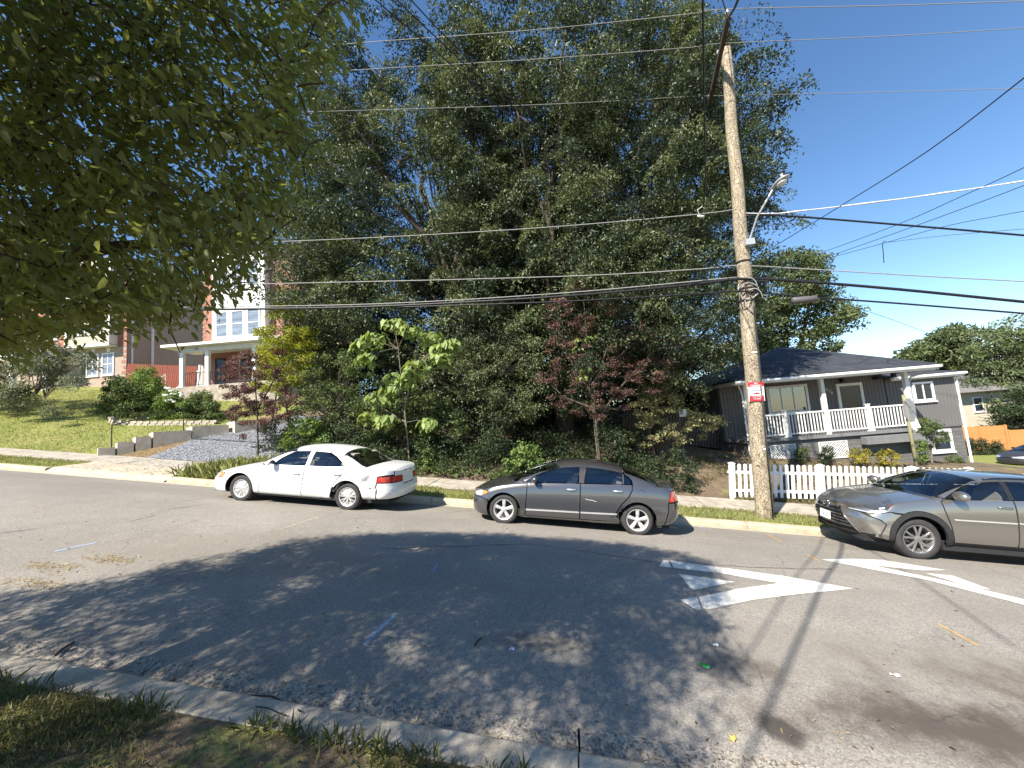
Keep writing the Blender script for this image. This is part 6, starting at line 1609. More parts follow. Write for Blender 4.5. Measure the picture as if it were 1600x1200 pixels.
# catalpa: each big leaf is a part of its own
def big_leaf_tree(label, stems, clusters, n_leaf, size, mat, seed, r0, droop=0.6, fill=0):
    rg = R_(seed); base = np.array(stems[0][0]); base[2] = Gf(base[0], base[1]); stems[0][0] = base
    root = thing('catalpa_tree', base, label, 'tree')
    mb = MB(); nodes = []
    for st in stems:
        st = [np.asarray(p, float) for p in st]
        mb.tube([p - base for p in st], [r0 * (1 - 0.7 * i / (len(st) - 1)) for i in range(len(st))], 7, cap=False); nodes += st
    nd = np.array(nodes)
    protos = []
    for k in range(3):
        P = np.zeros((1, 3)); V, F = leaf_arrays(P, np.array([[1.0, 0, 0]]), np.array([[0, 0, 1.0]]), np.array([1.0]), np.array([0.82]), 7, 0.10 + 0.06 * k, 0.18 + 0.1 * k)
        protos.append(fast_mesh('leaf', V, F, 1, V.shape[1], mat, np.array([0.2 + 0.3 * k])))
    for px, py, y, rad in clusters:
        c = on_y(px, py, y); j = int(np.argmin(np.linalg.norm(nd - c, axis=1) + 1.0 * np.maximum(0, nd[:, 2] - c[2])))
        add_limb(mb, nd[j] - base, c - base, r0 * 0.35, 0.008, rg, 0.08, 4, 0.04, 5)
        for i in range(n_leaf):
            a = rg.uniform(0, 2 * PI); rr = rad * math.sqrt(rg.random())
            p = c + np.array([rr * math.cos(a), rr * math.sin(a), rad * 0.45 * (1 - (rr / rad) ** 2) + rg.uniform(-0.25, 0.1) * rad])
            d = Vector((math.cos(a) + rg.normal() * 0.3, math.sin(a) + rg.normal() * 0.3, -droop * (0.4 + rr / rad) + rg.normal() * 0.2)).normalized()
            n = Vector((rg.normal() * 0.25 + 0.35 * math.cos(a), rg.normal() * 0.25 + 0.35 * math.sin(a), 1.0)); s = n.cross(d).normalized(); n = d.cross(s)
            o = bpy.data.objects.new('leaf', protos[rg.integers(3)]); o.parent = root
            sz = size * rg.uniform(0.65, 1.2); q = p - base
            o.matrix_local = Matrix(((d.x * sz, s.x * sz, n.x * sz, q[0]), (d.y * sz, s.y * sz, n.y * sz, q[1]), (d.z * sz, s.z * sz, n.z * sz, q[2]), (0, 0, 0, 1)))
            COL.objects.link(o)
    mb.build('trunk', M['bark_pale'], root, True)
    if fill:
        pads = [(*(on_y(px, py + 8, y + 0.15)), rad * 0.95, rad * 0.5) for px, py, y, rad in clusters]
        foliage('crown', pads, fill, (size * 0.75, size * 0.55), mat, root, base, rg, shape=7, droop=0.8, up=0.8)['kind'] = 'stuff'
    return root
big_leaf_tree('young catalpa with large bright green leaves behind the white sedan', [[on_y(641, 742, 4.9), on_y(637, 690, 4.9), on_y(632, 640, 4.9), on_y(628, 600, 4.9), on_y(622, 545, 4.9), on_y(616, 510, 4.9)], [on_y(632, 640, 4.9), on_y(640, 600, 4.8), on_y(660, 560, 4.8), on_y(690, 540, 4.8)], [on_y(634, 660, 4.9), on_y(600, 640, 4.8), on_y(585, 632, 4.8)]],
              [(617, 505, 4.9, 0.42), (640, 515, 4.7, 0.34), (586, 528, 4.8, 0.46), (566, 537, 4.9, 0.34), (672, 525, 4.8, 0.40), (694, 543, 4.8, 0.42), (706, 535, 4.9, 0.26), (652, 572, 4.5, 0.46), (640, 590, 4.5, 0.40), (618, 590, 4.5, 0.36), (612, 606, 4.5, 0.30), (590, 622, 4.6, 0.42), (575, 560, 4.7, 0.3), (600, 655, 4.5, 0.34), (575, 650, 4.7, 0.28), (668, 660, 5.0, 0.3), (690, 560, 4.6, 0.34)], 17, 0.28, M['leaf_catalpa'], 41, 0.036, fill=26)
big_leaf_tree('slim catalpa sapling with a few pale leaves growing through the right-hand plum', [[on_y(932, 700, 5.6), on_y(924, 620, 5.4), on_y(916, 560, 5.1), on_y(912, 530, 5.0)]],
              [(910, 532, 4.7, 0.24), (903, 548, 4.7, 0.22), (925, 528, 4.8, 0.18), (916, 580, 4.7, 0.22), (910, 590, 4.7, 0.16)], 9, 0.16, M['leaf_catalpa'], 42, 0.02)
def shrub(name, label, px, py, yr, poly, n, per, leaf, mat, seed, r=(0.12, 0.28), rz=(0.08, 0.18), group=None, cat='shrub', stem=True):
    rg = R_(seed); ym = (yr[0] + yr[1]) / 2
    b = on_y(px, py, ym); gz = Gf(b[0], ym); base = np.array([b[0], ym, gz])
    pads = np.array(img_pads(rg, n, poly, yr, r, rz))
    st = [[base + np.array([dx, 0, 0]), base + np.array([dx * 4, rg.uniform(-.1, .1), max(0.2, (pads[:, 2].mean() - gz))])] for dx in (-0.06, 0.0, 0.06)] if stem else []
    return small_tree(name, label, cat, base, st, pads, per, leaf, mat, rg, r0=0.025, group=group, leaf_name='foliage', trunk_name='stem')
shrub('shrub', 'leafy mid-green shrub left of the catalpa behind the white sedan roof', 520, 715, (5.2, 7.0), [(455, 640), (480, 580), (530, 545), (570, 560), (600, 600), (590, 690), (520, 715), (450, 700)], 120, 75, (0.10, 0.058), M['leaf_mid'], 51, (0.2, 0.45), (0.12, 0.25))
shrub('shrub', 'tangled mid-green bush under the catalpa stem', 630, 735, (5.2, 6.4), [(560, 720), (565, 640), (600, 600), (650, 610), (700, 620), (730, 660), (720, 700), (680, 715), (620, 730)], 90, 62, (0.11, 0.07), M['leaf_mid'], 59, (0.16, 0.36), (0.1, 0.2))
shrub('shrub', 'light green shrub low behind the white sedan bonnet', 480, 715, (4.7, 5.5), [(440, 690), (455, 660), (490, 650), (510, 680), (500, 712), (450, 715)], 34, 60, (0.11, 0.06), M['leaf_bright'], 52)
shrub('shrub', 'dark shrub at the foot of the left-hand plum', 425, 715, (5.2, 6.4), [(402, 715), (405, 665), (440, 650), (460, 690), (450, 718)], 40, 70, (0.07, 0.04), M['leaf_dark'], 53)
shrub('shrub', 'sunlit oak-green bush hanging over the dark gap between the two sedans', 780, 720, (5.0, 7.0), [(715, 620), (720, 540), (780, 500), (840, 520), (850, 600), (840, 650), (800, 660), (750, 655)], 110, 85, (0.095, 0.045), M['leaf_oak_light'], 54, (0.25, 0.5), (0.14, 0.28))
shrub('shrub', 'bright green heart-leaved bush behind the grey sedan bonnet', 815, 748, (4.5, 5.3), [(783, 745), (790, 705), (812, 690), (838, 700), (856, 722), (850, 748)], 44, 30, (0.10, 0.075), M['leaf_bright'], 55, (0.1, 0.2), (0.08, 0.15))
shrub('shrub', 'cream variegated shrub reaching towards the utility pole', 1030, 730, (6.0, 7.6), [(975, 660), (990, 620), (1040, 600), (1070, 630), (1100, 640), (1130, 655), (1125, 672), (1080, 690), (1020, 700), (980, 690)], 95, 60, (0.085, 0.05), M['leaf_cream'], 56, (0.14, 0.3), (0.08, 0.15))
shrub('shrub', 'small variegated shrub low behind the catalpa stem', 660, 745, (4.6, 5.1), [(645, 745), (650, 715), (668, 700), (676, 720), (672, 748)], 20, 30, (0.085, 0.06), M['leaf_bright'], 57, (0.08, 0.16), (0.06, 0.1))
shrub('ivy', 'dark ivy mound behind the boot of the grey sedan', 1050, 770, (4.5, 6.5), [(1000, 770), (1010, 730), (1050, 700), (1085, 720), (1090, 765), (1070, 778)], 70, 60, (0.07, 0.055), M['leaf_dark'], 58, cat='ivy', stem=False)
# shrub bed on the lawn
shrub('shrub', 'loose green shrub at the left of the walled lawn bed', 195, 650, (8.4, 10.5), [(158, 650), (165, 600), (190, 590), (215, 600), (230, 640), (225, 655)], 70, 90, (0.13, 0.07), M['leaf_mid'], 61, (0.25, 0.5), (0.15, 0.3))
shrub('shrub', 'tall pale green shrub behind the walled lawn bed', 225, 640, (9.5, 11.0), [(195, 625), (210, 580), (235, 575), (252, 600), (250, 640), (205, 645)], 70, 90, (0.13, 0.07), M['leaf_bright'], 62, (0.25, 0.5), (0.15, 0.3))
shrub('shrub', 'yellow-green shrub with white flower heads in the lawn bed', 262, 650, (8.6, 10.0), [(240, 652), (248, 618), (270, 608), (290, 625), (290, 652)], 60, 90, (0.12, 0.07), M['leaf_bright'], 63, (0.16, 0.32), (0.1, 0.2))
shrub('shrub', 'rounded green shrub at the right of the lawn bed beside the steps', 315, 655, (8.6, 10.0), [(290, 655), (292, 625), (315, 612), (338, 625), (345, 652)], 60, 90, (0.11, 0.06), M['leaf_mid'], 64, (0.16, 0.32), (0.1, 0.2))
fl = MB(); rg = R_(65); root_f = [o for o in COL.objects if o.get('label', '').startswith('yellow-green shrub with white')][0]
for i in range(16):
    p = on_y(rg.uniform(255, 285), rg.uniform(606, 628), 8.7) - np.array(root_f.location); q = MB()
    fl.lathe([(0.001, 0.06), (0.07, 0.05), (0.10, 0.0), (0.07, -0.04), (0.001, -0.05)], 7, p, 'z')
M['petal'] = pmat('petals_white', (0.75, 0.74, 0.68), 0.8, 0.1, 20)
f_ = fl.build('flower_head', M['petal'], root_f); f_['kind'] = 'stuff'
# grey-green tree at the left edge on the lawn
b = on_y(-60, 690, 7.5); gz = Gf(b[0], 7.5)
small_tree('small_tree', 'fine-leaved grey-green tree leaning in at the left edge over the lawn', 'tree', (b[0], 7.5, gz), [[(b[0], 7.5, gz), on_y(-55, 620, 7.5), on_y(-20, 560, 7.5), on_y(40, 530, 7.5)], [on_y(-55, 625, 7.5), on_y(-10, 612, 7.4), on_y(30, 606, 7.2), on_y(70, 622, 7.1)]],
           img_pads(R_(66), 120, [(-140, 640), (-120, 520), (0, 505), (60, 520), (115, 545), (138, 570), (128, 600), (60, 600), (40, 612), (92, 632), (85, 648), (40, 640), (10, 640)], (6.4, 8.6), (0.4, 0.75), (0.2, 0.35)), 190, (0.15, 0.06), M['leaf_grey'], R_(67), r0=0.09)
# bungalow garden
for i, (px, py, rx_, ry_, m_, lb) in enumerate(((1253, 710, 12, 13, 'leaf_mid', 'small dark green bush between the two porch lattices'), (1291, 710, 12, 13, 'leaf_dark', 'small dark bush in front of the second porch lattice'),
        (1342, 712, 17, 13, 'leaf_gold', 'golden variegated bush left of the stop sign post and nearest the lattice'), (1388, 715, 17, 14, 'leaf_gold', 'golden variegated bush nearest the stop sign post'),
        (1490, 722, 17, 10, 'leaf_mid', 'low rose bush at the basement wall of the bungalow'), (1440, 705, 8, 18, 'leaf_bright', 'narrow pale plant behind the stop sign post'))):
    ell = [(px + rx_ * math.cos(a), py + ry_ * math.sin(a)) for a in np.linspace(0, 2 * PI, 14)]
    yy = {4: 10.2, 5: 8.6}.get(i, 8.1)
    shrub('shrub', lb, px, py + ry_, (yy - 0.3, yy + 0.3), ell, 26, 40, (0.055, 0.034), M[m_], 70 + i, (0.07, 0.14), (0.06, 0.1), 'bushes along the bungalow front')
b = on_y(1458, 735, 9.0); 
small_tree('sapling', 'small round-headed sapling in front of the low basement window', 'tree', (b[0], 9.0, Gf(b[0], 9.0)), [[(b[0], 9.0, Gf(b[0], 9.0)), on_y(1455, 700, 9.0), on_y(1450, 680, 9.0)]],
           img_pads(R_(81), 44, [(1430, 690), (1428, 665), (1440, 652), (1465, 662), (1480, 680), (1470, 698), (1445, 702)], (8.5, 9.5), (0.1, 0.22), (0.07, 0.13)), 42, (0.075, 0.045), M['leaf_mid'], R_(82), bark='bark_pale', r0=0.035)
for i, px in enumerate((1515, 1535, 1556)):
    yy = 25.5; ell = [(px - 9, 714), (px - 8, 695), (px, 684 + 3 * (i % 2)), (px + 8, 696), (px + 9, 714)]
    shrub('cypress_bush', ('leftmost of three dark cypress bushes before the cedar fence', 'middle one of three dark cypress bushes before the cedar fence', 'rightmost of three dark cypress bushes before the cedar fence')[i], px, 716, (yy - 0.4, yy + 0.4), ell, 26, 60, (0.13, 0.05), M['leaf_dark'], 90 + i, (0.15, 0.3), (0.15, 0.3), 'cypress bushes before the cedar fence')
# trees beyond the bungalow
def back_tree(label, px, pyb, y, poly, n, per, leaf, mat, seed, r, rz, r0=0.25, depth=3.0, grp=None, name='broadleaf_tree'):
    rg = R_(seed); b = on_y(px, pyb, y); gz = Gf(b[0], y) - 0.3
    pads = np.array(img_pads(rg, n, poly, (y - depth, y + depth), r, rz))
    tp = pads[:, :3].mean(0)
    return small_tree(name, label, 'tree', (b[0], y, gz), [[(b[0], y, gz), (b[0], y, (gz + tp[2]) / 2), tuple(tp)], [(b[0], y, (gz * 2 + tp[2]) / 3), tuple(tp + np.array([1.5, 0, 0.6]))], [(b[0], y, (gz * 2 + tp[2]) / 3), tuple(tp + np.array([-1.5, 0, 0.4]))]], pads, per, leaf, mat, rg, r0=r0, group=grp)
back_tree('rounded mid-green tree rising behind the bungalow roof', 1235, 640, 21, [(1150, 600), (1155, 430), (1195, 395), (1225, 388), (1258, 392), (1272, 388), (1290, 412), (1302, 440), (1318, 470), (1338, 490), (1330, 520), (1322, 548), (1280, 580), (1200, 600)], 230, 120, (0.20, 0.12), M['leaf_far'], 101, (0.5, 1.0), (0.3, 0.5), 0.3)
back_tree('feathery tree with layered boughs right of the bungalow', 1575, 690, 40, [(1500, 600), (1510, 545), (1530, 520), (1565, 500), (1600, 498), (1640, 500), (1660, 600), (1620, 660), (1570, 640), (1530, 620)], 190, 110, (0.42, 0.12), M['leaf_conifer'], 102, (0.9, 1.8), (0.3, 0.55), 0.28)
back_tree('paler green tree in the gap above the bungalow wing', 1470, 680, 46, [(1405, 570), (1420, 545), (1445, 532), (1480, 512), (1510, 518), (1520, 560), (1500, 600), (1440, 600)], 120, 110, (0.42, 0.20), M['leaf_far'], 103, (0.9, 1.7), (0.45, 0.8), 0.3)
back_tree('dark spreading cedar beside the cream house', 1590, 700, 34, [(1555, 690), (1560, 640), (1590, 610), (1640, 600), (1650, 700), (1600, 690)], 80, 100, (0.34, 0.09), M['leaf_dark'], 104, (0.7, 1.3), (0.25, 0.45), 0.2)
back_tree('yellow-green tree top far behind the town houses at the left edge', -40, 640, 30, [(-160, 600), (-150, 420), (-40, 380), (40, 395), (70, 440), (60, 540), (-40, 600)], 120, 110, (0.26, 0.14), M['leaf_far'], 105, (0.9, 1.6), (0.5, 0.8), 0.3)
back_tree('green tree behind the gap between the two town houses', 300, 600, 34, [(200, 560), (205, 420), (250, 330), (320, 300), (400, 330), (440, 380), (440, 450), (330, 520)], 130, 110, (0.30, 0.16), M['leaf_far'], 106, (0.9, 1.7), (0.5, 0.9), 0.3)

# ---------------------------------------------------------------- street tree on the near side, crown over the camera's left
NT = np.array([-3.5, -6.9, 0.0]); NT[2] = Gf(NT[0], NT[1])
rgn = R_(7)
VIS = [(-400, -400), (575, -400), (560, -60), (556, 30), (540, 90), (512, 130), (508, 200), (486, 262), (470, 300), (438, 340), (432, 392), (400, 430), (330, 470), (290, 488), (262, 502), (235, 540), (200, 500), (150, 505), (120, 520), (60, 545), (48, 580), (-400, 585)]
SHD = [(-9.5, -5.9)] + [tuple(on_ground(*p)[:2]) for p in ((0, 938), (240, 893), (480, 842), (600, 834), (740, 834), (890, 843), (1030, 858), (1120, 885), (1130, 940), (1140, 1015), (1160, 1060), (1115, 1110), (1095, 1165))] + [(2.0, -9.5), (-9.5, -9.5)]
def shadow_xy(p):
    q = p.copy()
    for _ in range(3):
        h = p[:, 2] - G(q[:, 0], q[:, 1]); q = p + np.array(SUN_TRAVEL)[None] * (h / -SUN_TRAVEL[2])[:, None]
    return q
cand = []
while len(cand) < 4800:
    n = 6000
    p = unit(rgn.normal(size=(n, 3))) * (rgn.random(n) ** 0.4)[:, None] * np.array([6.0, 5.2, 4.0]) + NT + np.array([0.3, 0.9, 6.1])
    px, py, dp = project(p)
    front = dp > 0.15
    inframe = front & (px > -60) & (px < 1660) & (py > -60) & (py < 1260)
    ok = ~inframe | in_poly(px + rgn.normal(size=n) * 14, py + rgn.normal(size=n) * 14, VIS)
    ok &= (np.linalg.norm(p - CAMP, axis=1) > 2.0) & ~(inframe & (dp < 2.4))
    q = shadow_xy(p); jit = rgn.normal(size=(n, 2)) * 0.12
    ok &= in_poly(q[:, 0] + jit[:, 0], q[:, 1] + jit[:, 1], SHD)
    # leave some gaps for the dappled light
    gap = np.sin(q[:, 0] * 2.3 + 1.3 * np.sin(q[:, 1] * 1.9)) * np.sin(q[:, 1] * 3.1 + 1.7 * np.sin(q[:, 0] * 1.4))
    ok &= ~((gap > 0.84) & (rgn.random(n) < 0.93))
    cand += list(p[ok])
cand = cand[:4800]
cand = np.array(cand); fx, fy, fd = project(cand)
thin = (fd > 0.15) & (fx > -40) & (fx < 1640) & (fy > -40) & (fy < 1240)
void = np.sin(2.3 * cand[:, 0] + 1.1 * np.sin(1.7 * cand[:, 2])) * np.sin(2.6 * cand[:, 2] + 1.3 * np.sin(1.9 * cand[:, 1])) + 0.5 * np.sin(3.1 * cand[:, 1] + 0.7)
cand = list(cand[~thin | ((rgn.random(len(cand)) < 0.24) & (void < 0.42))])
m0 = len(cand)
while len(cand) < m0 + 850:      # the part of the crown that hangs into view from above
    n = 3000; d_ = 1.9 + 4.5 * rgn.random(n); px = rgn.uniform(-30, 575, n); py = rgn.uniform(-60, 560, n)
    ok = in_poly(px + rgn.normal(size=n) * 18, py + rgn.normal(size=n) * 18, VIS)
    p = CAMP + np.stack([(px - 800) / FPX, (600 - py) / FPX, np.ones(n)], 1) @ CR.T * d_[:, None]
    q = shadow_xy(p); ok &= in_poly(q[:, 0], q[:, 1], SHD) & (p[:, 2] > NT[2] + 1.9)
    cand += list(p[ok])
cand = np.array(cand[:m0 + 850])
nt = thing('street_tree', NT, 'street tree with long drooping oval leaves hanging over the near kerb', 'tree')
mb = MB()
fork = NT + np.array([0.15, 0.25, 2.3])
mb.tube([np.array([0, 0, -0.2]), np.array([0.05, 0.1, 1.2]), fork - NT], [0.19, 0.15, 0.14], 10, cap=False)
limbs = []
for pts, r in (([(-0.3, 250, 3.1), (45, 190, 3.2), (90, 60, 3.4), (130, -40, 3.6)], 0.05), ([(-60, 460, 3.3), (60, 415, 3.5), (180, 385, 3.8), (330, 374, 4.2), (420, 360, 4.5)], 0.04),
               ([(-60, 330, 3.0), (30, 220, 3.1), (70, 150, 3.2), (140, 90, 3.4), (230, 20, 3.8)], 0.04), ([(-60, 400, 3.6), (100, 330, 3.8), (220, 270, 4.0), (330, 240, 4.3), (430, 215, 4.6)], 0.03),
               ([(-40, 380, 3.2), (10, 400, 3.3), (60, 350, 3.5), (90, 300, 3.7)], 0.03), ([(120, 330, 3.7), (240, 160, 4.0), (360, 60, 4.4), (470, 10, 4.8)], 0.03)):
    P = [at(p[0], p[1], p[2] * 0.86) for p in pts]; q_ = shadow_xy(np.array(P)); k_ = 2
    while k_ < len(P) and in_poly(q_[k_:k_ + 1, 0], q_[k_:k_ + 1, 1], SHD)[0]: k_ += 1
    P = P[:k_]; limbs.append((P, r))
    mb.tube([fork - NT] + [p - NT for p in P], [0.09] + [1.25 * r * (1.25 - 0.9 * i / len(P)) for i in range(len(P))], 7, cap=False)
for k in range(9):
    a = 2 * PI * k / 9 + 0.3; e = NT + np.array([3.6 * math.cos(a), 3.2 * math.sin(a) + 0.8, rgn.uniform(4.5, 8.0)])
    if project(e)[2] > 0 and -100 < project(e)[0] < 1700: continue
    q_ = shadow_xy(np.array([e]))
    if not in_poly(q_[:, 0], q_[:, 1], SHD)[0]: continue
    P = curve_pts(fork, e, 0.06, 6, rgn); limbs.append((P, 0.05)); mb.tube([p - NT for p in P], [0.1 - 0.08 * i / 6 for i in range(7)], 7, cap=False)
nodes = np.array([np.asarray(P[i]) + (np.asarray(P[i + 1]) - np.asarray(P[i])) * f for P, r in limbs for i in range(len(P) - 1) for f in (0, 0.25, 0.5, 0.75)])
# twigs: grow from the limbs outwards, clump to clump
order = np.argsort(np.min(np.linalg.norm(cand[:, None, :] - nodes[None, ::3], axis=2), axis=1))
netp = [n_ for n_ in nodes]; tw = MB(); dirs = np.zeros_like(cand)
arr = np.zeros((len(nodes) + len(cand), 3)); arr[:len(nodes)] = nodes; m_ = len(nodes)
for i in order:
    c = cand[i]; dd = np.linalg.norm(arr[:m_] - c, axis=1); j = int(np.argmin(dd)); s = arr[j]
    dirs[i] = unit((c - s)[None])[0]
    if dd[j] < 1.6:
        mid = (s + c) / 2 + np.array([0, 0, 0.05 * dd[j]])
        tw.tube([s - NT, mid - NT, c - NT], [0.006, 0.005, 0.003], 3, cap=False)
    arr[m_] = c; m_ += 1
mb.build('trunk', M['bark'], nt, True)
tw_o = tw.build('twigs', M['twig'], nt, False); tw_o['kind'] = 'stuff'
per = 30
C = np.repeat(cand, per, 0); DR = np.repeat(dirs, per, 0); n = len(C)
t_ = rgn.random(n)
P = C - DR * (t_ * 0.35)[:, None] + rgn.normal(size=(n, 3)) * np.array([0.09, 0.09, 0.07])
# keep single leaves out of the clear part of the picture too
px, py, dp = project(P); inf = (dp > 0.1) & (px > -20) & (px < 1620) & (py > -20) & (py < 1220)
keep = ~inf | in_poly(px + rgn.normal(size=n) * 22, py - 12 + rgn.normal(size=n) * 22, VIS)
P = P[keep]; DR = DR[keep]; n = len(P)
D = unit(DR * 0.35 + rgn.normal(size=(n, 3)) * 0.42 + np.array([0.42, 0.1, -0.55]))
Nn = unit(rgn.normal(size=(n, 3)) * 0.5 + np.array([0, 0, 0.7]))
Ln = 0.066 * rgn.uniform(0.65, 1.3, n); Wd = 0.027 * rgn.uniform(0.75, 1.25, n)
px, py, dp = project(P)
vis = (dp > 0.3) & (px > 5) & (px < 560) & (py > 5) & (py < 585)
size = np.where(vis, Ln / np.maximum(dp, 0.3), 0)
top = np.argsort(-size)[:300]; mask = np.ones(n, bool); mask[top] = False
V, F = leaf_arrays(P[mask] - NT, D[mask], Nn[mask], Ln[mask], Wd[mask], 6, 0.18, 0.15)
me = fast_mesh('crown', V, F, int(mask.sum()), V.shape[1], M['leaf_near'], rgn.random(int(mask.sum())))
o = bpy.data.objects.new('crown', me); link(o, nt); o['kind'] = 'stuff'
protos = []
for k in range(3):
    V, F = leaf_arrays(np.zeros((1, 3)), np.array([[1.0, 0, 0]]), np.array([[0, 0, 1.0]]), np.array([1.0]), np.array([0.46]), 6, 0.1 + 0.08 * k, 0.1 + 0.07 * k)
    protos.append(fast_mesh('leaf', V, F, 1, V.shape[1], M['leaf_near'], np.array([0.15 + 0.35 * k])))
for i in top:
    d = Vector(D[i]).normalized(); nn = Vector(Nn[i]); s = nn.cross(d).normalized(); nn = d.cross(s); z = Ln[i]; q = P[i] - NT
    o = bpy.data.objects.new('leaf', protos[i % 3]); o.parent = nt
    o.matrix_local = Matrix(((d.x * z, s.x * z, nn.x * z, q[0]), (d.y * z, s.y * z, nn.y * z, q[1]), (d.z * z, s.z * z, nn.z * z, q[2]), (0, 0, 0, 1)))
    COL.objects.link(o)
# ================================================================ utility pole, wires, signs
def pole_mat():
    m, nt, b = new_mat('weathered_pole_wood'); N, L = nt.nodes, nt.links
    tc = N.new('ShaderNodeTexCoord'); P = tc.outputs['Object']
    mp = N.new('ShaderNodeMapping'); mp.inputs['Scale'].default_value = (4, 4, 2.2); L.new(P, mp.inputs[0])
    n1 = N.new('ShaderNodeTexNoise'); n1.inputs['Scale'].default_value = 1.6; n1.inputs['Detail'].default_value = 3; n1.inputs['Distortion'].default_value = 1.8; L.new(mp.outputs[0], n1.inputs['Vector'])
    band = math_node(nt, 'ABSOLUTE', math_node(nt, 'SUBTRACT', math_node(nt, 'FRACT', math_node(nt, 'MULTIPLY', n1.outputs['Fac'], 8.0)), 0.5))
    groove = remap(nt, band, 0.05, 0.22, 1.0, 0.0)
    col = mixc(nt, remap(nt, noise_node(nt, mp.outputs[0], 3, 5), 0.3, 0.7), (0.30, 0.245, 0.165), (0.43, 0.365, 0.26))
    col = mixc(nt, math_node(nt, 'MULTIPLY', groove, 0.95), col, (0.085, 0.06, 0.04))
    mp2 = N.new('ShaderNodeMapping'); mp2.inputs['Scale'].default_value = (30, 30, 0.8); L.new(P, mp2.inputs[0])
    col = mixc(nt, remap(nt, noise_node(nt, mp2.outputs[0], 1.0, 4), 0.5, 0.7, 0.0, 0.5), col, (0.16, 0.13, 0.10))
    L.new(col, b.inputs['Base Color']); b.inputs['Roughness'].default_value = 0.9
    bp = N.new('ShaderNodeBump'); bp.inputs['Strength'].default_value = 0.8; bp.inputs['Distance'].default_value = 0.012
    L.new(math_node(nt, 'SUBTRACT', 1.0, groove), bp.inputs['Height']); L.new(bp.outputs[0], b.inputs['Normal'])
    return m
M['pole'] = pole_mat()
M['arm_wood'] = pmat('crossarm_wood', (0.055, 0.04, 0.032), 0.85, 0.3, 8)
M['wire_black'] = pmat('wire_black', (0.012, 0.012, 0.013), 0.5, 0.1, 10)
M['wire_grey'] = pmat('wire_bare', (0.26, 0.255, 0.245), 0.6, 0.12, 30, metal=0.0)
M['wire_white'] = pmat('wire_wrapped', (0.66, 0.65, 0.62), 0.5, 0.25, 14)
M['porcelain'] = pmat('insulator_grey', (0.36, 0.36, 0.37), 0.25, 0.1, 10)
M['lamp_paint'] = pmat('lamp_grey', (0.40, 0.41, 0.42), 0.4, 0.06, 10, metal=0.3)
M['lens'] = pmat('lamp_lens', (0.65, 0.66, 0.64), 0.2, 0.06, 10)
M['sign_red'] = pmat('sign_red', (0.50, 0.02, 0.03), 0.4, 0.08, 6)
M['sign_white'] = pmat('sign_white', (0.78, 0.78, 0.78), 0.4, 0.06, 6)
M['sign_ink'] = pmat('sign_ink', (0.10, 0.12, 0.18), 0.6, 0.05, 6)
M['sign_back'] = pmat('sign_back_grey', (0.30, 0.31, 0.32), 0.5, 0.1, 6, metal=0.3)
M['post_green'] = pmat('post_olive', (0.20, 0.19, 0.10), 0.7, 0.2, 12)
PB = np.array([6.117, 2.527, Gf(6.117, 2.527)])
PT = on_y(1133.5, 78, 2.45)
PV = PT - PB; PL = float(np.linalg.norm(PV)); PD = PV / PL
pole = thing('utility_pole', PB, 'weathered leaning wooden utility pole with a dark crossarm on the grass strip', 'utility pole')
mb = MB(); n = 26
mb.tube([PD * (PL + 0.3) * i / n - PD * 0.3 + np.array([0.012 * math.sin(i * 1.1), 0.012 * math.cos(i * 0.9), 0]) for i in range(n + 1)], [0.205 - 0.075 * i / n for i in range(n + 1)], 22)
mb.build('pole_shaft', M['pole'], pole, True)
def pole_at(h): return PB + PD * h
zc = float(on_y(1131, 100, 2.40)[2])
def on_z(px, py, z):
    r = CR @ np.array([(px - 800) / FPX, (600 - py) / FPX, 1.0]); return CAMP + r * ((z - CAMP[2]) / r[2])
ca, cb = on_z(1138.5, 24, zc), on_z(1108, 163, zc)
mb = MB(); mb.bar(ca - PB, cb - PB, 0.10, 0.125); arm = mb.build('crossarm', M['arm_wood'], pole)
for q in (0.03, 0.42, 0.97):
    p = ca + (cb - ca) * q - PB; mb = MB(); mb.lathe([(0.02, 0.06), (0.022, 0.12), (0.055, 0.125), (0.05, 0.16), (0.035, 0.17), (0.05, 0.185), (0.04, 0.22), (0.001, 0.23)], 12, tuple(p), 'z'); mb.build('insulator', M['porcelain'], pole, True)
mb = MB()
for q in (0.2, 0.75): mb.bar(ca + (cb - ca) * q - PB + np.array([0.06, 0, -0.05]), PD * (PL - 1.3) + np.array([0.12, 0, 0]), 0.012, 0.04)
mb.build('brace', M['arm_wood'], pole)
# street lamp on an arm
L0 = pole_at(0) ; hl = float((on_y(1161, 372, 2.3)[2] - PB[2]) / PD[2]); LA = pole_at(hl); LE = on_y(1209, 293, 1.6)
lamp = thing('street_lamp', LA, 'grey cobra-head street lamp on a curved arm bolted to the utility pole', 'street lamp')
mb = MB(); mid = LA + (LE - LA) * 0.5 + np.array([0, 0, -0.04])
mb.tube([np.array([0.1, -0.12, -0.1]), np.array([0.16, -0.16, 0.02]), mid - LA, LE - LA], [0.028, 0.026, 0.024, 0.022], 10); mb.build('arm', M['lamp_paint'], lamp, True)
mb = MB(); mb.box(-0.02, 0.2, -0.26, -0.12, -0.22, -0.06); mb.build('bracket', M['lamp_paint'], lamp)
dv = (LE - LA); dv[2] *= 0.25; dv /= np.linalg.norm(dv); sv = np.cross(dv, [0, 0, 1]); sv /= np.linalg.norm(sv); uv = np.cross(sv, dv)
V = []; n = 18; prof = [(-0.10, 0.03, 0.03), (-0.02, 0.045, 0.045), (0.08, 0.09, 0.065), (0.2, 0.115, 0.075), (0.31, 0.095, 0.055), (0.37, 0.045, 0.025)]
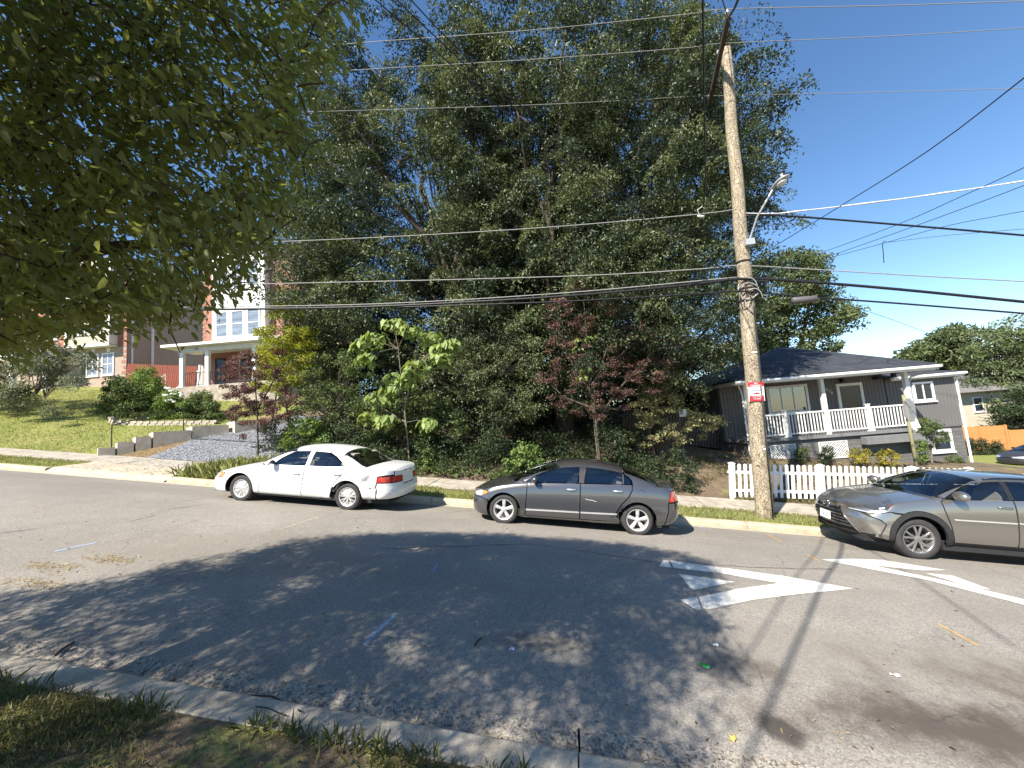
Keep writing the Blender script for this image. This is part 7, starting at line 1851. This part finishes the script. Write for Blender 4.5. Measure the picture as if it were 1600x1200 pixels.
for t, wd, ht in prof:
    for k in range(n):
        a = 2 * PI * k / n; hh = math.sin(a); V.append(LE - LA + dv * t + sv * wd * math.cos(a) + uv * (ht * hh if hh > 0 else ht * 0.35 * hh))
F = [(i * n + k, i * n + (k + 1) % n, (i + 1) * n + (k + 1) % n, (i + 1) * n + k) for i in range(len(prof) - 1) for k in range(n)] + [tuple(range(n)), tuple((len(prof) - 1) * n + k for k in range(n))]
hd = recalc(mesh_obj('lamp_head', V, F, M['lamp_paint'], lamp, True))
V = [LE - LA + dv * (0.18 + 0.12 * math.cos(a)) + sv * 0.08 * math.sin(a) - uv * (0.036 + 0.03 * s) for s in (0, 1) for a in np.linspace(0, 2 * PI, 17)[:-1]]
recalc(mesh_obj('lens', V, [tuple(range(16, 32))] + [(k, (k + 1) % 16, 16 + (k + 1) % 16, 16 + k) for k in range(16)], M['lens'], hd, True))
mb = MB(); mb.lathe([(0.03, 0.085), (0.035, 0.12), (0.03, 0.15), (0.001, 0.155)], 10, tuple(LE - LA + dv * 0.22), 'z'); mb.build('photocell', M['lamp_paint'], hd, True)
# red and white notice, bent round the pole
hs = float((on_y(1181, 612, 2.3)[2] - PB[2]) / PD[2]); SC_ = pole_at(hs)
nv = np.array([-0.18, -1.0, 0.0]); nv /= np.linalg.norm(nv); rv = np.array([-nv[1], nv[0], 0]); rv = rv - PD * (rv @ PD); rv /= np.linalg.norm(rv)
sign = thing('notice_sign', SC_ + nv * 0.20, 'red and white notice plate fixed to the utility pole', 'sign')
def plate_grid(w0, w1, z0, z1, off, nx=10):
    V = []
    for z in (z0, z1):
        for i in range(nx + 1):
            s = w0 + (w1 - w0) * i / nx; V.append(rv * s + PD * z - nv * (-off + 0.9 * s * s))
    return V, [(i, i + 1, i + nx + 2, i + nx + 1) for i in range(nx)]
def sign_part(name, w0, w1, z0, z1, off, mat, par=None):
    V, F = plate_grid(w0, w1, z0, z1, off); V2, _ = plate_grid(w0, w1, z0, z1, off - 0.002); k = len(V); m = k // 2
    F = F + [tuple(i + k for i in f[::-1]) for f in F] + [(i + k, i + 1 + k, i + 1, i) for i in range(m - 1)] + [(i + m, i + m + 1, i + m + 1 + k, i + m + k) for i in range(m - 1)] + [(0, m, m + k, k), (m - 1, m - 1 + k, 2 * m - 1 + k, 2 * m - 1)]
    return recalc(mesh_obj(name, list(V) + list(V2), F, mat, par or sign))
bp_ = sign_part('plate', -0.175, 0.175, -0.24, 0.24, 0.0, M['sign_white'])
sign_part('red_band', -0.175, 0.175, 0.125, 0.24, 0.004, M['sign_red'], bp_); sign_part('red_band', -0.16, 0.16, -0.24, -0.10, 0.004, M['sign_red'], bp_)
def sign_text(t, size, z, mat, s=0.0):
    R3 = Matrix((rv, PD, nv)).transposed().to_4x4()
    o = text_obj(t, size, mat, bp_, tuple(rv * s + PD * z + nv * 0.007), R3.to_euler(), 'lettering', 0.001)
sign_text('NO', 0.055, 0.205, M['sign_white']); sign_text('PARKING', 0.058, 0.152, M['sign_white']); sign_text('TOW ZONE', 0.036, -0.135, M['sign_white']); sign_text('24 HOURS', 0.036, -0.185, M['sign_white'])
for z, w in ((0.095, 0.10), (0.06, 0.15), (0.03, 0.14), (0.008, 0.12)): sign_part('text_line', -w, w, z, z + 0.012, 0.004, M['sign_ink'], bp_)
V = [rv * a + PD * b_ + nv * 0.006 for a, b_ in ((-0.08, -0.07), (0.08, -0.07), (0.06, -0.035), (0.02, -0.03), (0.0, -0.005), (-0.03, -0.03), (-0.07, -0.04))]
mesh_obj('emblem', V, [tuple(range(7))], M['ink_red'], bp_)
# tags and straps on the pole
for px, py, w, h_, m_ in ((1171, 551, 0.13, 0.03, 'trim_bright'), (1189, 702, 0.13, 0.03, 'trim_bright')):
    h = float((on_y(px, py, 2.3)[2] - PB[2]) / PD[2]); c = PD * h + nv * (0.20 - 0.075 * h / PL * 1.0) + rv * 0.03
    mb = MB(); mb.bar(c - rv * w / 2, c + rv * w / 2, 0.02, h_, tuple(PD)); mb.build('pole_tag', M[m_], pole)
h = float((on_y(1187, 684, 2.3)[2] - PB[2]) / PD[2])
for i, ch in enumerate('81432'):
    R3 = Matrix((rv, PD, nv)).transposed().to_4x4()
    text_obj(ch, 0.075, M['black'], pole, tuple(PD * (h + 0.16 - i * 0.075) + nv * 0.198 + rv * 0.03), R3.to_euler(), 'pole_number', 0.002)
# coiled slack cable, straps and hardware round the pole
rgw = R_(9)
hc = float((on_y(1165, 462, 2.3)[2] - PB[2]) / PD[2])
for k in range(7):
    mb = MB(); c = PD * (hc + rgw.uniform(-0.35, 0.25)) + nv * 0.2 + rv * rgw.uniform(-0.1, 0.25); ra, rb = rgw.uniform(0.12, 0.28), rgw.uniform(0.16, 0.32)
    a1 = rgw.uniform(4.2, 6.3); mb.tube([c + rv * ra * math.cos(a) + PD * rb * math.sin(a) + nv * 0.03 * math.sin(2 * a + k) for a in np.linspace(0, a1, 22)], 0.009, 5)
    mb.build('slack_cable', M['wire_black' if k % 3 else 'porcelain'], pole, True)
for dh, rr in ((-0.1, 0.185), (0.22, 0.18), (0.95, 0.17)):
    mb = MB(); c = PD * (hc + dh); mb.tube([c + rv * rr * math.cos(a) + nv * rr * math.sin(a) for a in np.linspace(0, 2 * PI, 21)], 0.018, 5, cap=False); mb.build('strap', M['arm_wood'], pole, True)
mb = MB(); mb.tube([PD * (hc - 0.3) + nv * 0.19 + rv * 0.10, PD * 1.6 + nv * 0.205 + rv * 0.11, nv * 0.215 + rv * 0.12], 0.014, 6); mb.build('ground_wire', M['wire_black'], pole, True)

# ---- wires
def wire(pts, r, mat, label, cat='wire', y=None, group=None, wrap=False):
    """pts: (px, py, y-plane) or (px, py, ('d', depth))"""
    P = []
    for p in pts:
        P.append(at(p[0], p[1], p[2][1]) if isinstance(p[2], tuple) else on_y(*p))
    out = []
    n = len(P)
    for i in range(n - 1):
        p0, p1, p2, p3 = P[max(0, i - 1)], P[i], P[i + 1], P[min(n - 1, i + 2)]
        k = max(3, min(26, int(np.linalg.norm(p2 - p1) / 0.5)))
        for j in range(k):
            t = j / k
            out.append(0.5 * (2 * p1 + (p2 - p0) * t + (2 * p0 - 5 * p1 + 4 * p2 - p3) * t * t + (3 * p1 - p0 - 3 * p2 + p3) * t ** 3))
    out.append(P[-1])
    mb = MB(); b0 = out[0]
    if wrap:
        rad = [r * (1.5 if i % 3 == 0 else 0.9) for i in range(len(out))]
    else: rad = r
    mb.tube([p - b0 for p in out], rad, 6)
    o = mb.build('overhead_wire' if cat == 'wire' else 'overhead_cable', M[mat], None, True, loc=tuple(b0))
    tag(o, label, cat, group or 'overhead lines at the utility pole'); return o
ya, ym, yb = float(ca[1]) + 0.05, float((ca + (cb - ca) * 0.42)[1]), float(cb[1])
wire([(-60, 118, ya), (300, 88, ya), (560, 67, ya), (830, 47, ya), (1040, 26, ya), (1090, 20, ya), (1139, 14, ya), (1380, 9, ya), (1600, 2, ya), (1900, -8, ya)], 0.009, 'wire_grey', 'topmost bare wire running to the near end of the crossarm')
wire([(-60, 150, ym), (300, 128, ym), (530, 111, ym), (830, 93, ym), (1080, 74, ym), (1125, 68, ym), (1380, 57, ym), (1600, 44, ym), (1900, 26, ym)], 0.009, 'wire_grey', 'second bare wire from the top at the middle of the crossarm')
wire([(-60, 190, yb), (300, 181, yb), (510, 174, yb), (830, 164, yb), (1060, 152, yb), (1110, 150, yb), (1380, 144, yb), (1600, 138, yb), (1900, 128, yb)], 0.008, 'wire_grey', 'third bare wire from the top at the far end of the crossarm')
wire([(-60, 390, 2.4), (250, 383, 2.4), (525, 374, 2.4), (830, 357, 2.4), (1080, 336, 2.4), (1150, 327, 2.45)], 0.012, 'wire_grey', 'bare wire with a splice meeting the pole just above the lamp arm')
wire([(1155, 333, 2.45), (1205, 334, 2.4), (1240, 331, 2.4), (1400, 312, 2.4), (1600, 283, 2.4), (1900, 235, 2.4)], 0.015, 'wire_white', 'white wrapped service line rising to the right of the pole', 'cable', wrap=True)
wire([(1160, 338, 2.45), (1220, 337, 2.4), (1400, 351, 2.4), (1600, 368, 2.4), (1900, 395, 2.4)], 0.024, 'wire_black', 'thick black cable falling away to the right just under the lamp', 'cable')
wire([(-60, 452, 2.35), (440, 443, 2.35), (880, 432, 2.35), (1100, 420, 2.35), (1155, 415, 2.4), (1300, 423, 2.35), (1450, 432, 2.35), (1600, 440, 2.35), (1900, 456, 2.35)], 0.013, 'wire_grey', 'thin grey wire crossing just above the thick cable bundle')
wire([(-60, 488, 2.3), (380, 483, 2.3), (610, 478, 2.3), (880, 463, 2.3), (1080, 445, 2.3), (1155, 436, 2.3), (1240, 439, 2.3), (1400, 452, 2.3), (1600, 472, 2.3), (1900, 502, 2.3)], 0.034, 'wire_black', 'thick black cable bundle strapped to the pole', 'cable')
wire([(-60, 484, 2.33), (380, 479, 2.33), (610, 474, 2.33), (880, 458, 2.33), (1155, 433, 2.33)], 0.014, 'wire_grey', 'pale strand lashed along the top of the thick bundle')
wire([(620, 480, 2.3), (860, 472, 2.3), (1080, 460, 2.3), (1155, 455, 2.3), (1245, 463, 2.3), (1400, 474, 2.3), (1600, 490, 2.3), (1900, 515, 2.3)], 0.022, 'wire_black', 'lowest black cable carrying the splice box', 'cable')
wire([(1205, 388, ('d', 12.5)), (1320, 318, ('d', 9.5)), (1450, 236, ('d', 7.2)), (1600, 122, ('d', 5.4)), (1800, -40, ('d', 4.2))], 0.010, 'wire_black', 'black drop wire climbing steeply to the upper right corner')
wire([(1270, 400, ('d', 16)), (1400, 352, ('d', 12)), (1500, 308, ('d', 10)), (1600, 262, ('d', 8.5)), (1800, 160, ('d', 7))], 0.009, 'wire_black', 'upper thin drop wire of the fan right of the lamp')
wire([(1285, 404, ('d', 16)), (1400, 364, ('d', 12.5)), (1600, 290, ('d', 9.5)), (1800, 205, ('d', 8))], 0.009, 'wire_black', 'second thin drop wire of the fan right of the lamp')
wire([(1300, 402, ('d', 15)), (1385, 379, ('d', 13)), (1480, 353, ('d', 11.5)), (1600, 330, ('d', 10)), (1800, 290, ('d', 8.5))], 0.008, 'wire_black', 'third thin drop wire of the fan with a dangling end')
wire([(1385, 379, ('d', 13)), (1480, 368, ('d', 12)), (1600, 358, ('d', 11)), (1800, 342, ('d', 10))], 0.007, 'wire_black', 'lowest thin drop wire of the fan')
wire([(1384, 377, ('d', 13)), (1379, 380, ('d', 13)), (1380, 395, ('d', 13)), (1381, 411, ('d', 13))], 0.012, 'wire_black', 'short dangling cable end hanging from the fan of drop wires')
wire([(1330, 478, ('d', 14)), (1400, 502, ('d', 17)), (1465, 527, ('d', 22)), (1500, 540, ('d', 30))], 0.010, 'wire_black', 'thin wire sloping down behind the splice box to the far houses')
for k, (dx, dd) in enumerate(((0, 0), (14, 0.2), (-22, 0.35))):
    wire([(560 + dx * 2, -60, ('d', 5.0)), (720 + dx, 95, ('d', 6.2 + dd)), (900 + dx, 250, ('d', 7.8 + dd)), (1060 + dx * 0.4, 375, ('d', 9.4)), (1152, 432 + k * 4, ('d', 10.2))], 0.009, 'wire_black', ('black service wire slanting down through the oaks to the pole', 'second black service wire slanting down beside the first to the pole', 'lower black service wire slanting to the pole through the oaks')[k])
def wire_pts(P, r, mat, label):
    out = []; P = [np.asarray(p, float) for p in P]; n = len(P)
    for i in range(n - 1):
        p0, p1, p2, p3 = P[max(0, i - 1)], P[i], P[i + 1], P[min(n - 1, i + 2)]
        for j in range(10):
            t = j / 10; out.append(0.5 * (2 * p1 + (p2 - p0) * t + (2 * p0 - 5 * p1 + 4 * p2 - p3) * t * t + (3 * p1 - p0 - 3 * p2 + p3) * t ** 3))
    out.append(P[-1]); mb = MB(); mb.tube([p - out[0] for p in out], r, 6)
    tag(mb.build('overhead_cable', M[mat], None, True, loc=tuple(out[0])), label, 'cable', 'overhead lines at the utility pole')
wire_pts([at(1096, 335, 10.03), at(1102, 290, 8.6), at(1100, 150, 6.4), at(1098, 0, 5.03), at(1097, -60, 4.64), (3.1, -5.4, 7.5), (1.6, -10.5, 7.9)], 0.014, 'wire_black', 'black cable crossing the road overhead to the splice clamp left of the lamp')
for k, (dx, dz) in enumerate(((0.0, 0.0), (-0.35, 0.2))):
    wire_pts([ca + np.array([0.0, 0.02, -0.05 - 0.1 * k]), (3.55 + dx, -4.6, 6.4 + dz), (1.2 + dx, -8.0, 6.3 + dz), (-0.92 + dx, -10.9, 6.6 + dz), (-4.0 + dx, -15.2, 7.6 + dz)], 0.021 - 0.010 * k, 'wire_black', ('thick black drop cable leaving the near end of the crossarm towards the viewer', 'thinner black drop cable beside it leaving the near end of the crossarm towards the viewer')[k])
# splice box hanging on the lowest cable, drip loop
bx = on_y(1256, 468, 2.3); box = thing('splice_box', bx, 'dark grey splice box hanging on the lowest cable right of the pole', 'box')
mb = MB(); mb.tube([(-0.28, 0, 0.0), (-0.26, 0, 0.0), (0.26, 0, -0.02), (0.28, 0, -0.02)], [0.06, 0.085, 0.085, 0.06], 10); o = mb.build('box_body', pmat('splice_grey', (0.09, 0.085, 0.085), 0.6, 0.15, 8), box, True)
mb = MB(); mb.bar((-0.2, 0, 0.08), (-0.2, 0, 0.14), 0.03, 0.03, (0, 1, 0)); mb.bar((0.2, 0, 0.06), (0.2, 0, 0.12), 0.03, 0.03, (0, 1, 0)); mb.build('hanger', M['wire_black'], box)
c = on_y(1096, 338, 2.35); sp_ = thing('splice_clamp', c, 'small white splice clamp on the bare wire left of the lamp', 'clamp')
mb = MB(); mb.tube([(-0.1, 0, 0.02), (0.0, 0, 0.0), (0.06, 0, -0.02)], 0.03, 6); mb.build('clamp_body', M['wire_white'], sp_, True)
mb = MB(); mb.tube([(-0.05, 0, 0.03), (-0.08, 0, 0.2), (0.05, 0, 0.26), (0.1, 0, 0.2)], 0.008, 5); mb.build('loop', M['wire_white'], sp_, True)

# ---- stop sign seen from behind
sb = on_y(1434, 737, 6.3); sg_b = np.array([sb[0], 6.3, Gf(sb[0], 6.3) - 0.05]); stp = on_y(1411, 617, 6.3)
ss = thing('stop_sign', sg_b, 'grey back of an octagonal stop sign on an olive post beside the bungalow', 'sign')
mb = MB(); mb.tube([np.zeros(3), stp - sg_b], 0.045, 8); mb.build('post', M['post_green'], ss, True)
def octo(name, r, c, az, mat, th=0.006):
    V = []
    for s in (0, 1):
        for k in range(8):
            a = PI / 8 + k * PI / 4; V.append((c[0] + r * math.cos(a) * math.cos(az) - s * th * math.sin(az), c[1] + r * math.cos(a) * math.sin(az) + s * th * math.cos(az), c[2] + r * math.sin(a)))
    return recalc(mesh_obj(name, V, [tuple(range(8)), tuple(range(15, 7, -1))] + [(k, (k + 1) % 8, 8 + (k + 1) % 8, 8 + k) for k in range(8)], mat, ss))
oc = (on_y(1424, 641, 6.3) - sg_b); octo('sign_plate', 0.42, oc + np.array([0.0, 0.06, 0]), math.radians(32), M['sign_back'])
octo('sign_face', 0.42, oc + np.array([-0.006, 0.068, 0]), math.radians(32), M['sign_red'], 0.002)
mb = MB(); mb.box(-0.02, 0.02, -0.02, 0.06, 0.0, 0.03); mb.build('bolt', M['metal_grey'], ss, loc=tuple(oc))
st_ = on_y(1431, 662, 6.35) - sg_b
mesh_obj('way_plate', [(st_[0] - 0.1, st_[1], st_[2] - 0.14), (st_[0] + 0.12, st_[1], st_[2] - 0.14), (st_[0] + 0.05, st_[1], st_[2] + 0.16), (st_[0] - 0.1, st_[1] + 0.006, st_[2] - 0.14), (st_[0] + 0.12, st_[1] + 0.006, st_[2] - 0.14), (st_[0] + 0.05, st_[1] + 0.006, st_[2] + 0.16)], [(0, 1, 2), (5, 4, 3), (0, 3, 4, 1), (1, 4, 5, 2), (2, 5, 3, 0)], M['sign_white'], ss)

# white notice on a short post at the side of the thicket
nb = on_y(1066, 690, 6.6); nb[2] = Gf(nb[0], 6.6)
ns_ = thing('yard_notice', nb, 'small white notice board among the variegated shrub branches', 'sign')
ct = on_y(1067, 646, 6.6) - nb
mb = MB(); mb.box(-0.02, 0.02, 0.01, 0.05, -0.1, ct[2]); mb.build('post', M['fence_old'], ns_)
mb = MB(); mb.box(ct[0] - 0.13, ct[0] + 0.13, -0.01, 0.01, ct[2] - 0.12, ct[2] + 0.14); mb.build('board', M['sign_white'], ns_)

# ================================================================ grass, stones, litter
def blades(name, XY, h, w, mat, rg, lean=0.5, tilt_h=0.5):
    n = len(XY); P = np.column_stack([XY, G(XY[:, 0], XY[:, 1]) - 0.006])
    D = unit(np.column_stack([rg.normal(size=(n, 2)) * lean, np.ones(n)]))
    Nn = unit(rg.normal(size=(n, 3)) * np.array([1, 1, 0.2]))
    V, F = leaf_arrays(P, D, Nn, h * rg.uniform(1 - tilt_h, 1 + tilt_h, n), w * rg.uniform(0.7, 1.3, n), 4, 0.05, 0.35)
    me = fast_mesh(name, V, F, n, 4, mat, rg.random(n)); o = bpy.data.objects.new(name, me); link(o); o['kind'] = 'stuff'; return o
rg = R_(301)
def patchy(n, xr, yr, dens, rg):
    out = []
    while sum(len(o) for o in out) < n:
        q = np.column_stack([rg.uniform(*xr, 20000), rg.uniform(*yr, 20000)]); out.append(q[rg.random(20000) < dens(q[:, 0], q[:, 1])])
    return np.concatenate(out)[:n]
nzf = lambda x, y: 0.5 + 0.25 * np.sin(2.1 * x + 1.7 * np.sin(1.3 * y + 0.5)) + 0.25 * np.sin(3.3 * y + 2.2 * np.sin(1.9 * x))
d1 = lambda x, y: np.clip((nzf(x, y) - 0.36) * 1.7, 0.03, 1) * np.where(x > 0.9, 0.35, 1.0) * np.clip((-5.44 - y) / 0.15, 0, 1)
near = patchy(60000, (-7.5, 3.2), (-8.0, -5.36), d1, rg)
kk = np.random.default_rng(2).random(len(near)) < 0.55
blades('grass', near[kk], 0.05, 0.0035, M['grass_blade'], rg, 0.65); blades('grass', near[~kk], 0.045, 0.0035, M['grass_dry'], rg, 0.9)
tuft = np.concatenate([np.array([cx, cy]) + rg.normal(size=(120, 2)) * 0.08 for cx, cy in [tuple(on_ground(*p)[:2]) for p in ((575, 1155), (610, 1165), (660, 1170), (795, 1180), (480, 1140), (520, 1150), (100, 1060), (40, 1050), (250, 1095), (850, 1190), (420, 1130))]])
tuft = tuft[tuft[:, 1] < -5.46]
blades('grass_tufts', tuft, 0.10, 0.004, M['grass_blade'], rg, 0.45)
strip = np.concatenate([patchy(14000, (-8.4, 7.2), (1.99, 3.04), lambda x, y: np.clip(nzf(x * 1.5, y) * 1.3 - 0.1, 0.1, 1), rg), patchy(5000, (-24, -14.7), (1.99, 3.04), lambda x, y: np.ones_like(x), rg), patchy(3500, (7.2, 20), (1.99, 3.04), lambda x, y: np.ones_like(x), rg)])
blades('verge_grass', strip, 0.075, 0.007, M['grass_brightened'], rg, 0.5)
clump = np.array([-9.1, 2.9]) + rg.normal(size=(6500, 2)) * np.array([0.75, 0.75]); clump = clump[(clump[:, 1] > 1.98) & (clump[:, 0] > -10.3) & (clump[:, 0] < -7.4)]
blades('long_grass', clump, 0.30, 0.010, M['grass_brightened'], rg, 0.35)
lawn = patchy(46000, (-34, -14.4), (4.35, 14.0), lambda x, y: np.clip(nzf(x * 0.7, y * 0.7) + 0.35, 0.2, 1) * (np.abs(y - 4.4 - 1.5 * (x + 16.6)) > 0.9), rg)
blades('lawn_grass', lawn, 0.07, 0.02, M['grass_brightened'], rg, 0.7)
yard = patchy(3500, (5.8, 13.0), (5.4, 8.2), lambda x, y: np.clip(nzf(x * 1.4, y * 1.4) - 0.3, 0.0, 1), rg)
blades('yard_weeds', yard, 0.12, 0.014, M['grass_dry'], rg, 0.7)
fen = np.array([(fA[0] + (fB[0] - fA[0]) * t, fA[1] + (fB[1] - fA[1]) * t) for t in rg.random(1500)]) + rg.normal(size=(1500, 2)) * 0.10
blades('fence_weeds', fen, 0.12, 0.012, M['grass_dry'], rg, 0.6)
# loose stones of the gravel drive
q = patchy(9000, (-15, -8.4), (4.2, 10.5), lambda x, y: np.ones_like(x), rg); q = q[in_poly(q[:, 0], q[:, 1], drive_poly)]
n = len(q); z = G(q[:, 0], q[:, 1]) + 0.035; r = rg.uniform(0.02, 0.055, n)
O = np.array([(1, 0, 0), (-1, 0, 0), (0, 1, 0), (0, -1, 0), (0, 0, 0.7), (0, 0, -0.7)], float)
V = np.column_stack([q, z])[:, None, :] + O[None] * r[:, None, None] * rg.uniform(0.6, 1.4, (n, 6, 1))
me = fast_mesh('gravel_stones', V, [(0, 2, 4), (2, 1, 4), (1, 3, 4), (3, 0, 4)], n, 6, M['gravel']); o = bpy.data.objects.new('gravel_stones', me); link(o); o['kind'] = 'stuff'
q = np.concatenate([patchy(220, (-14.2, -10.6), (1.9, 3.1), lambda x, y: np.ones_like(x), rg), patchy(260, (-14.5, -9.0), (3.0, 4.4), lambda x, y: np.ones_like(x), rg)])
n = len(q); z = G(q[:, 0], q[:, 1]) + 0.03; r = rg.uniform(0.012, 0.03, n); V = np.column_stack([q, z])[:, None, :] + O[None] * r[:, None, None]
me = fast_mesh('stray_gravel', V, [(0, 2, 4), (2, 1, 4), (1, 3, 4), (3, 0, 4)], n, 6, M['gravel']); o = bpy.data.objects.new('stray_gravel', me); link(o); o['kind'] = 'stuff'
# dry leaves and grit on the road and along the gutter
M['litter_leaf'] = leaf_mat('dry_leaves', (0.10, 0.065, 0.03), (0.34, 0.27, 0.15), 0.15)
q = np.concatenate([np.column_stack([rg.uniform(-7, 4.5, 260), -5.15 + np.abs(rg.normal(size=260)) * 0.35]), np.column_stack([rg.uniform(-8, 9, 260), rg.uniform(-4.8, 1.7, 260)]), np.column_stack([rg.uniform(-7, 3, 420), rg.uniform(-7.4, -5.4, 420)]), np.column_stack([rg.uniform(-6, 20, 500), 4.4 + np.abs(rg.normal(size=500)) * 0.5])])
n = len(q); P = np.column_stack([q, G(q[:, 0], q[:, 1]) + np.where(q[:, 1] < -5.2, 0.02, 0.012)])
V, F = leaf_arrays(P, unit(rg.normal(size=(n, 3)) * np.array([1, 1, 0.15])), unit(rg.normal(size=(n, 3)) * 0.25 + np.array([0, 0, 1])), rg.uniform(0.02, 0.06, n), rg.uniform(0.01, 0.024, n), 4, 0.15, 0.2)
me = fast_mesh('leaf_litter', V, F, n, 4, M['litter_leaf'], rg.random(n)); o = bpy.data.objects.new('leaf_litter', me); link(o); o['kind'] = 'stuff'
for cx, cy in ((80, 886), (60, 912), (170, 873)):
    c = on_ground(cx, cy)[:2]; k = 130; q = c + rg.normal(size=(k, 2)) * np.array([0.22, 0.06]); P = np.column_stack([q, G(q[:, 0], q[:, 1]) + 0.01])
    V, F = leaf_arrays(P, unit(rg.normal(size=(k, 3)) * np.array([1, 0.6, 0.08])), np.tile([0, 0, 1.0], (k, 1)), rg.uniform(0.05, 0.12, k), rg.uniform(0.006, 0.012, k), 4, 0.05, 0.1)
    me = fast_mesh('straw', V, F, k, 4, M['straw'] if 'straw' in M else M.setdefault('straw', leaf_mat('straw', (0.34, 0.25, 0.11), (0.52, 0.42, 0.22), 0.1)), rg.random(k)); o = bpy.data.objects.new('straw', me); link(o); o['kind'] = 'stuff'
def scrap(px, py, w, l, az, mat, label, cat, name='paper_scrap', lift=0.02):
    p = on_ground(px, py); V = []
    for i in range(4):
        for j in range(3):
            x_, y_ = (i / 3 - 0.5) * l, (j / 2 - 0.5) * w
            V.append((x_ * math.cos(az) - y_ * math.sin(az), x_ * math.sin(az) + y_ * math.cos(az), 0.006 + lift * (0.5 + 0.5 * math.sin(i * 2.1 + j * 1.7))))
    F = [(i * 3 + j, i * 3 + 3 + j, i * 3 + 4 + j, i * 3 + 1 + j) for i in range(3) for j in range(2)]
    o = mesh_obj(name, V, F, mat, None, True, tuple(p)); s = o.modifiers.new('thickness', 'SOLIDIFY'); s.thickness = 0.0015; tag(o, label, cat)
scrap(1101, 1042, 0.05, 0.10, -0.6, pmat('wrapper_green', (0.05, 0.40, 0.08), 0.35, 0.3, 30), 'bright green wrapper lying on the road near the tree shadow edge', 'wrapper', 'snack_wrapper')
scrap(799, 1016, 0.05, 0.05, 0.5, M['sign_white'], 'crumpled white paper scrap in the tree shadow mid road', 'litter')
scrap(1398, 1057, 0.03, 0.07, -0.4, M['sign_white'], 'white paper strip on the dark road stain at the right', 'litter')
scrap(1145, 1157, 0.04, 0.06, 0.9, pmat('leaf_yellow_fallen', (0.55, 0.46, 0.12), 0.7, 0.2, 30), 'yellow fallen leaf on the road near the kerb end', 'leaf', 'fallen_leaf')
scrap(1118, 1010, 0.03, 0.05, 0.2, M['sign_white'], 'small white scrap beside the left road arrow', 'litter')
def stick(pts, r, label):
    P = [np.append(on_ground(*p)[:2], 0) for p in pts]
    for p in P: p[2] = Gf(p[0], p[1]) + (0.0 if p[1] < -5.38 else 0.02 if p[1] < -5.2 else 0.012) + r
    mb = MB(); mb.tube([p - P[0] for p in P], r, 5); o = mb.build('fallen_twig', M['twig'], None, True, loc=tuple(P[0])); tag(o, label, 'twig', 'twigs fallen by the near kerb')
stick([(388, 1090), (425, 1092), (450, 1105), (470, 1118)], 0.006, 'long thin twig lying across the near kerb top')
stick([(400, 1110), (418, 1112), (440, 1122), (447, 1124)], 0.005, 'bent twig at the grass edge of the near kerb')
stick([(86, 1028), (98, 1018), (116, 1008)], 0.012, 'short dark stick in the near gutter at the left')
stick([(258, 1075), (270, 1068), (274, 1066)], 0.014, 'stubby dark bark piece on the near kerb')
stick([(742, 1012), (746, 1006), (752, 1001)], 0.010, 'short dark stick on the road in the tree shade')
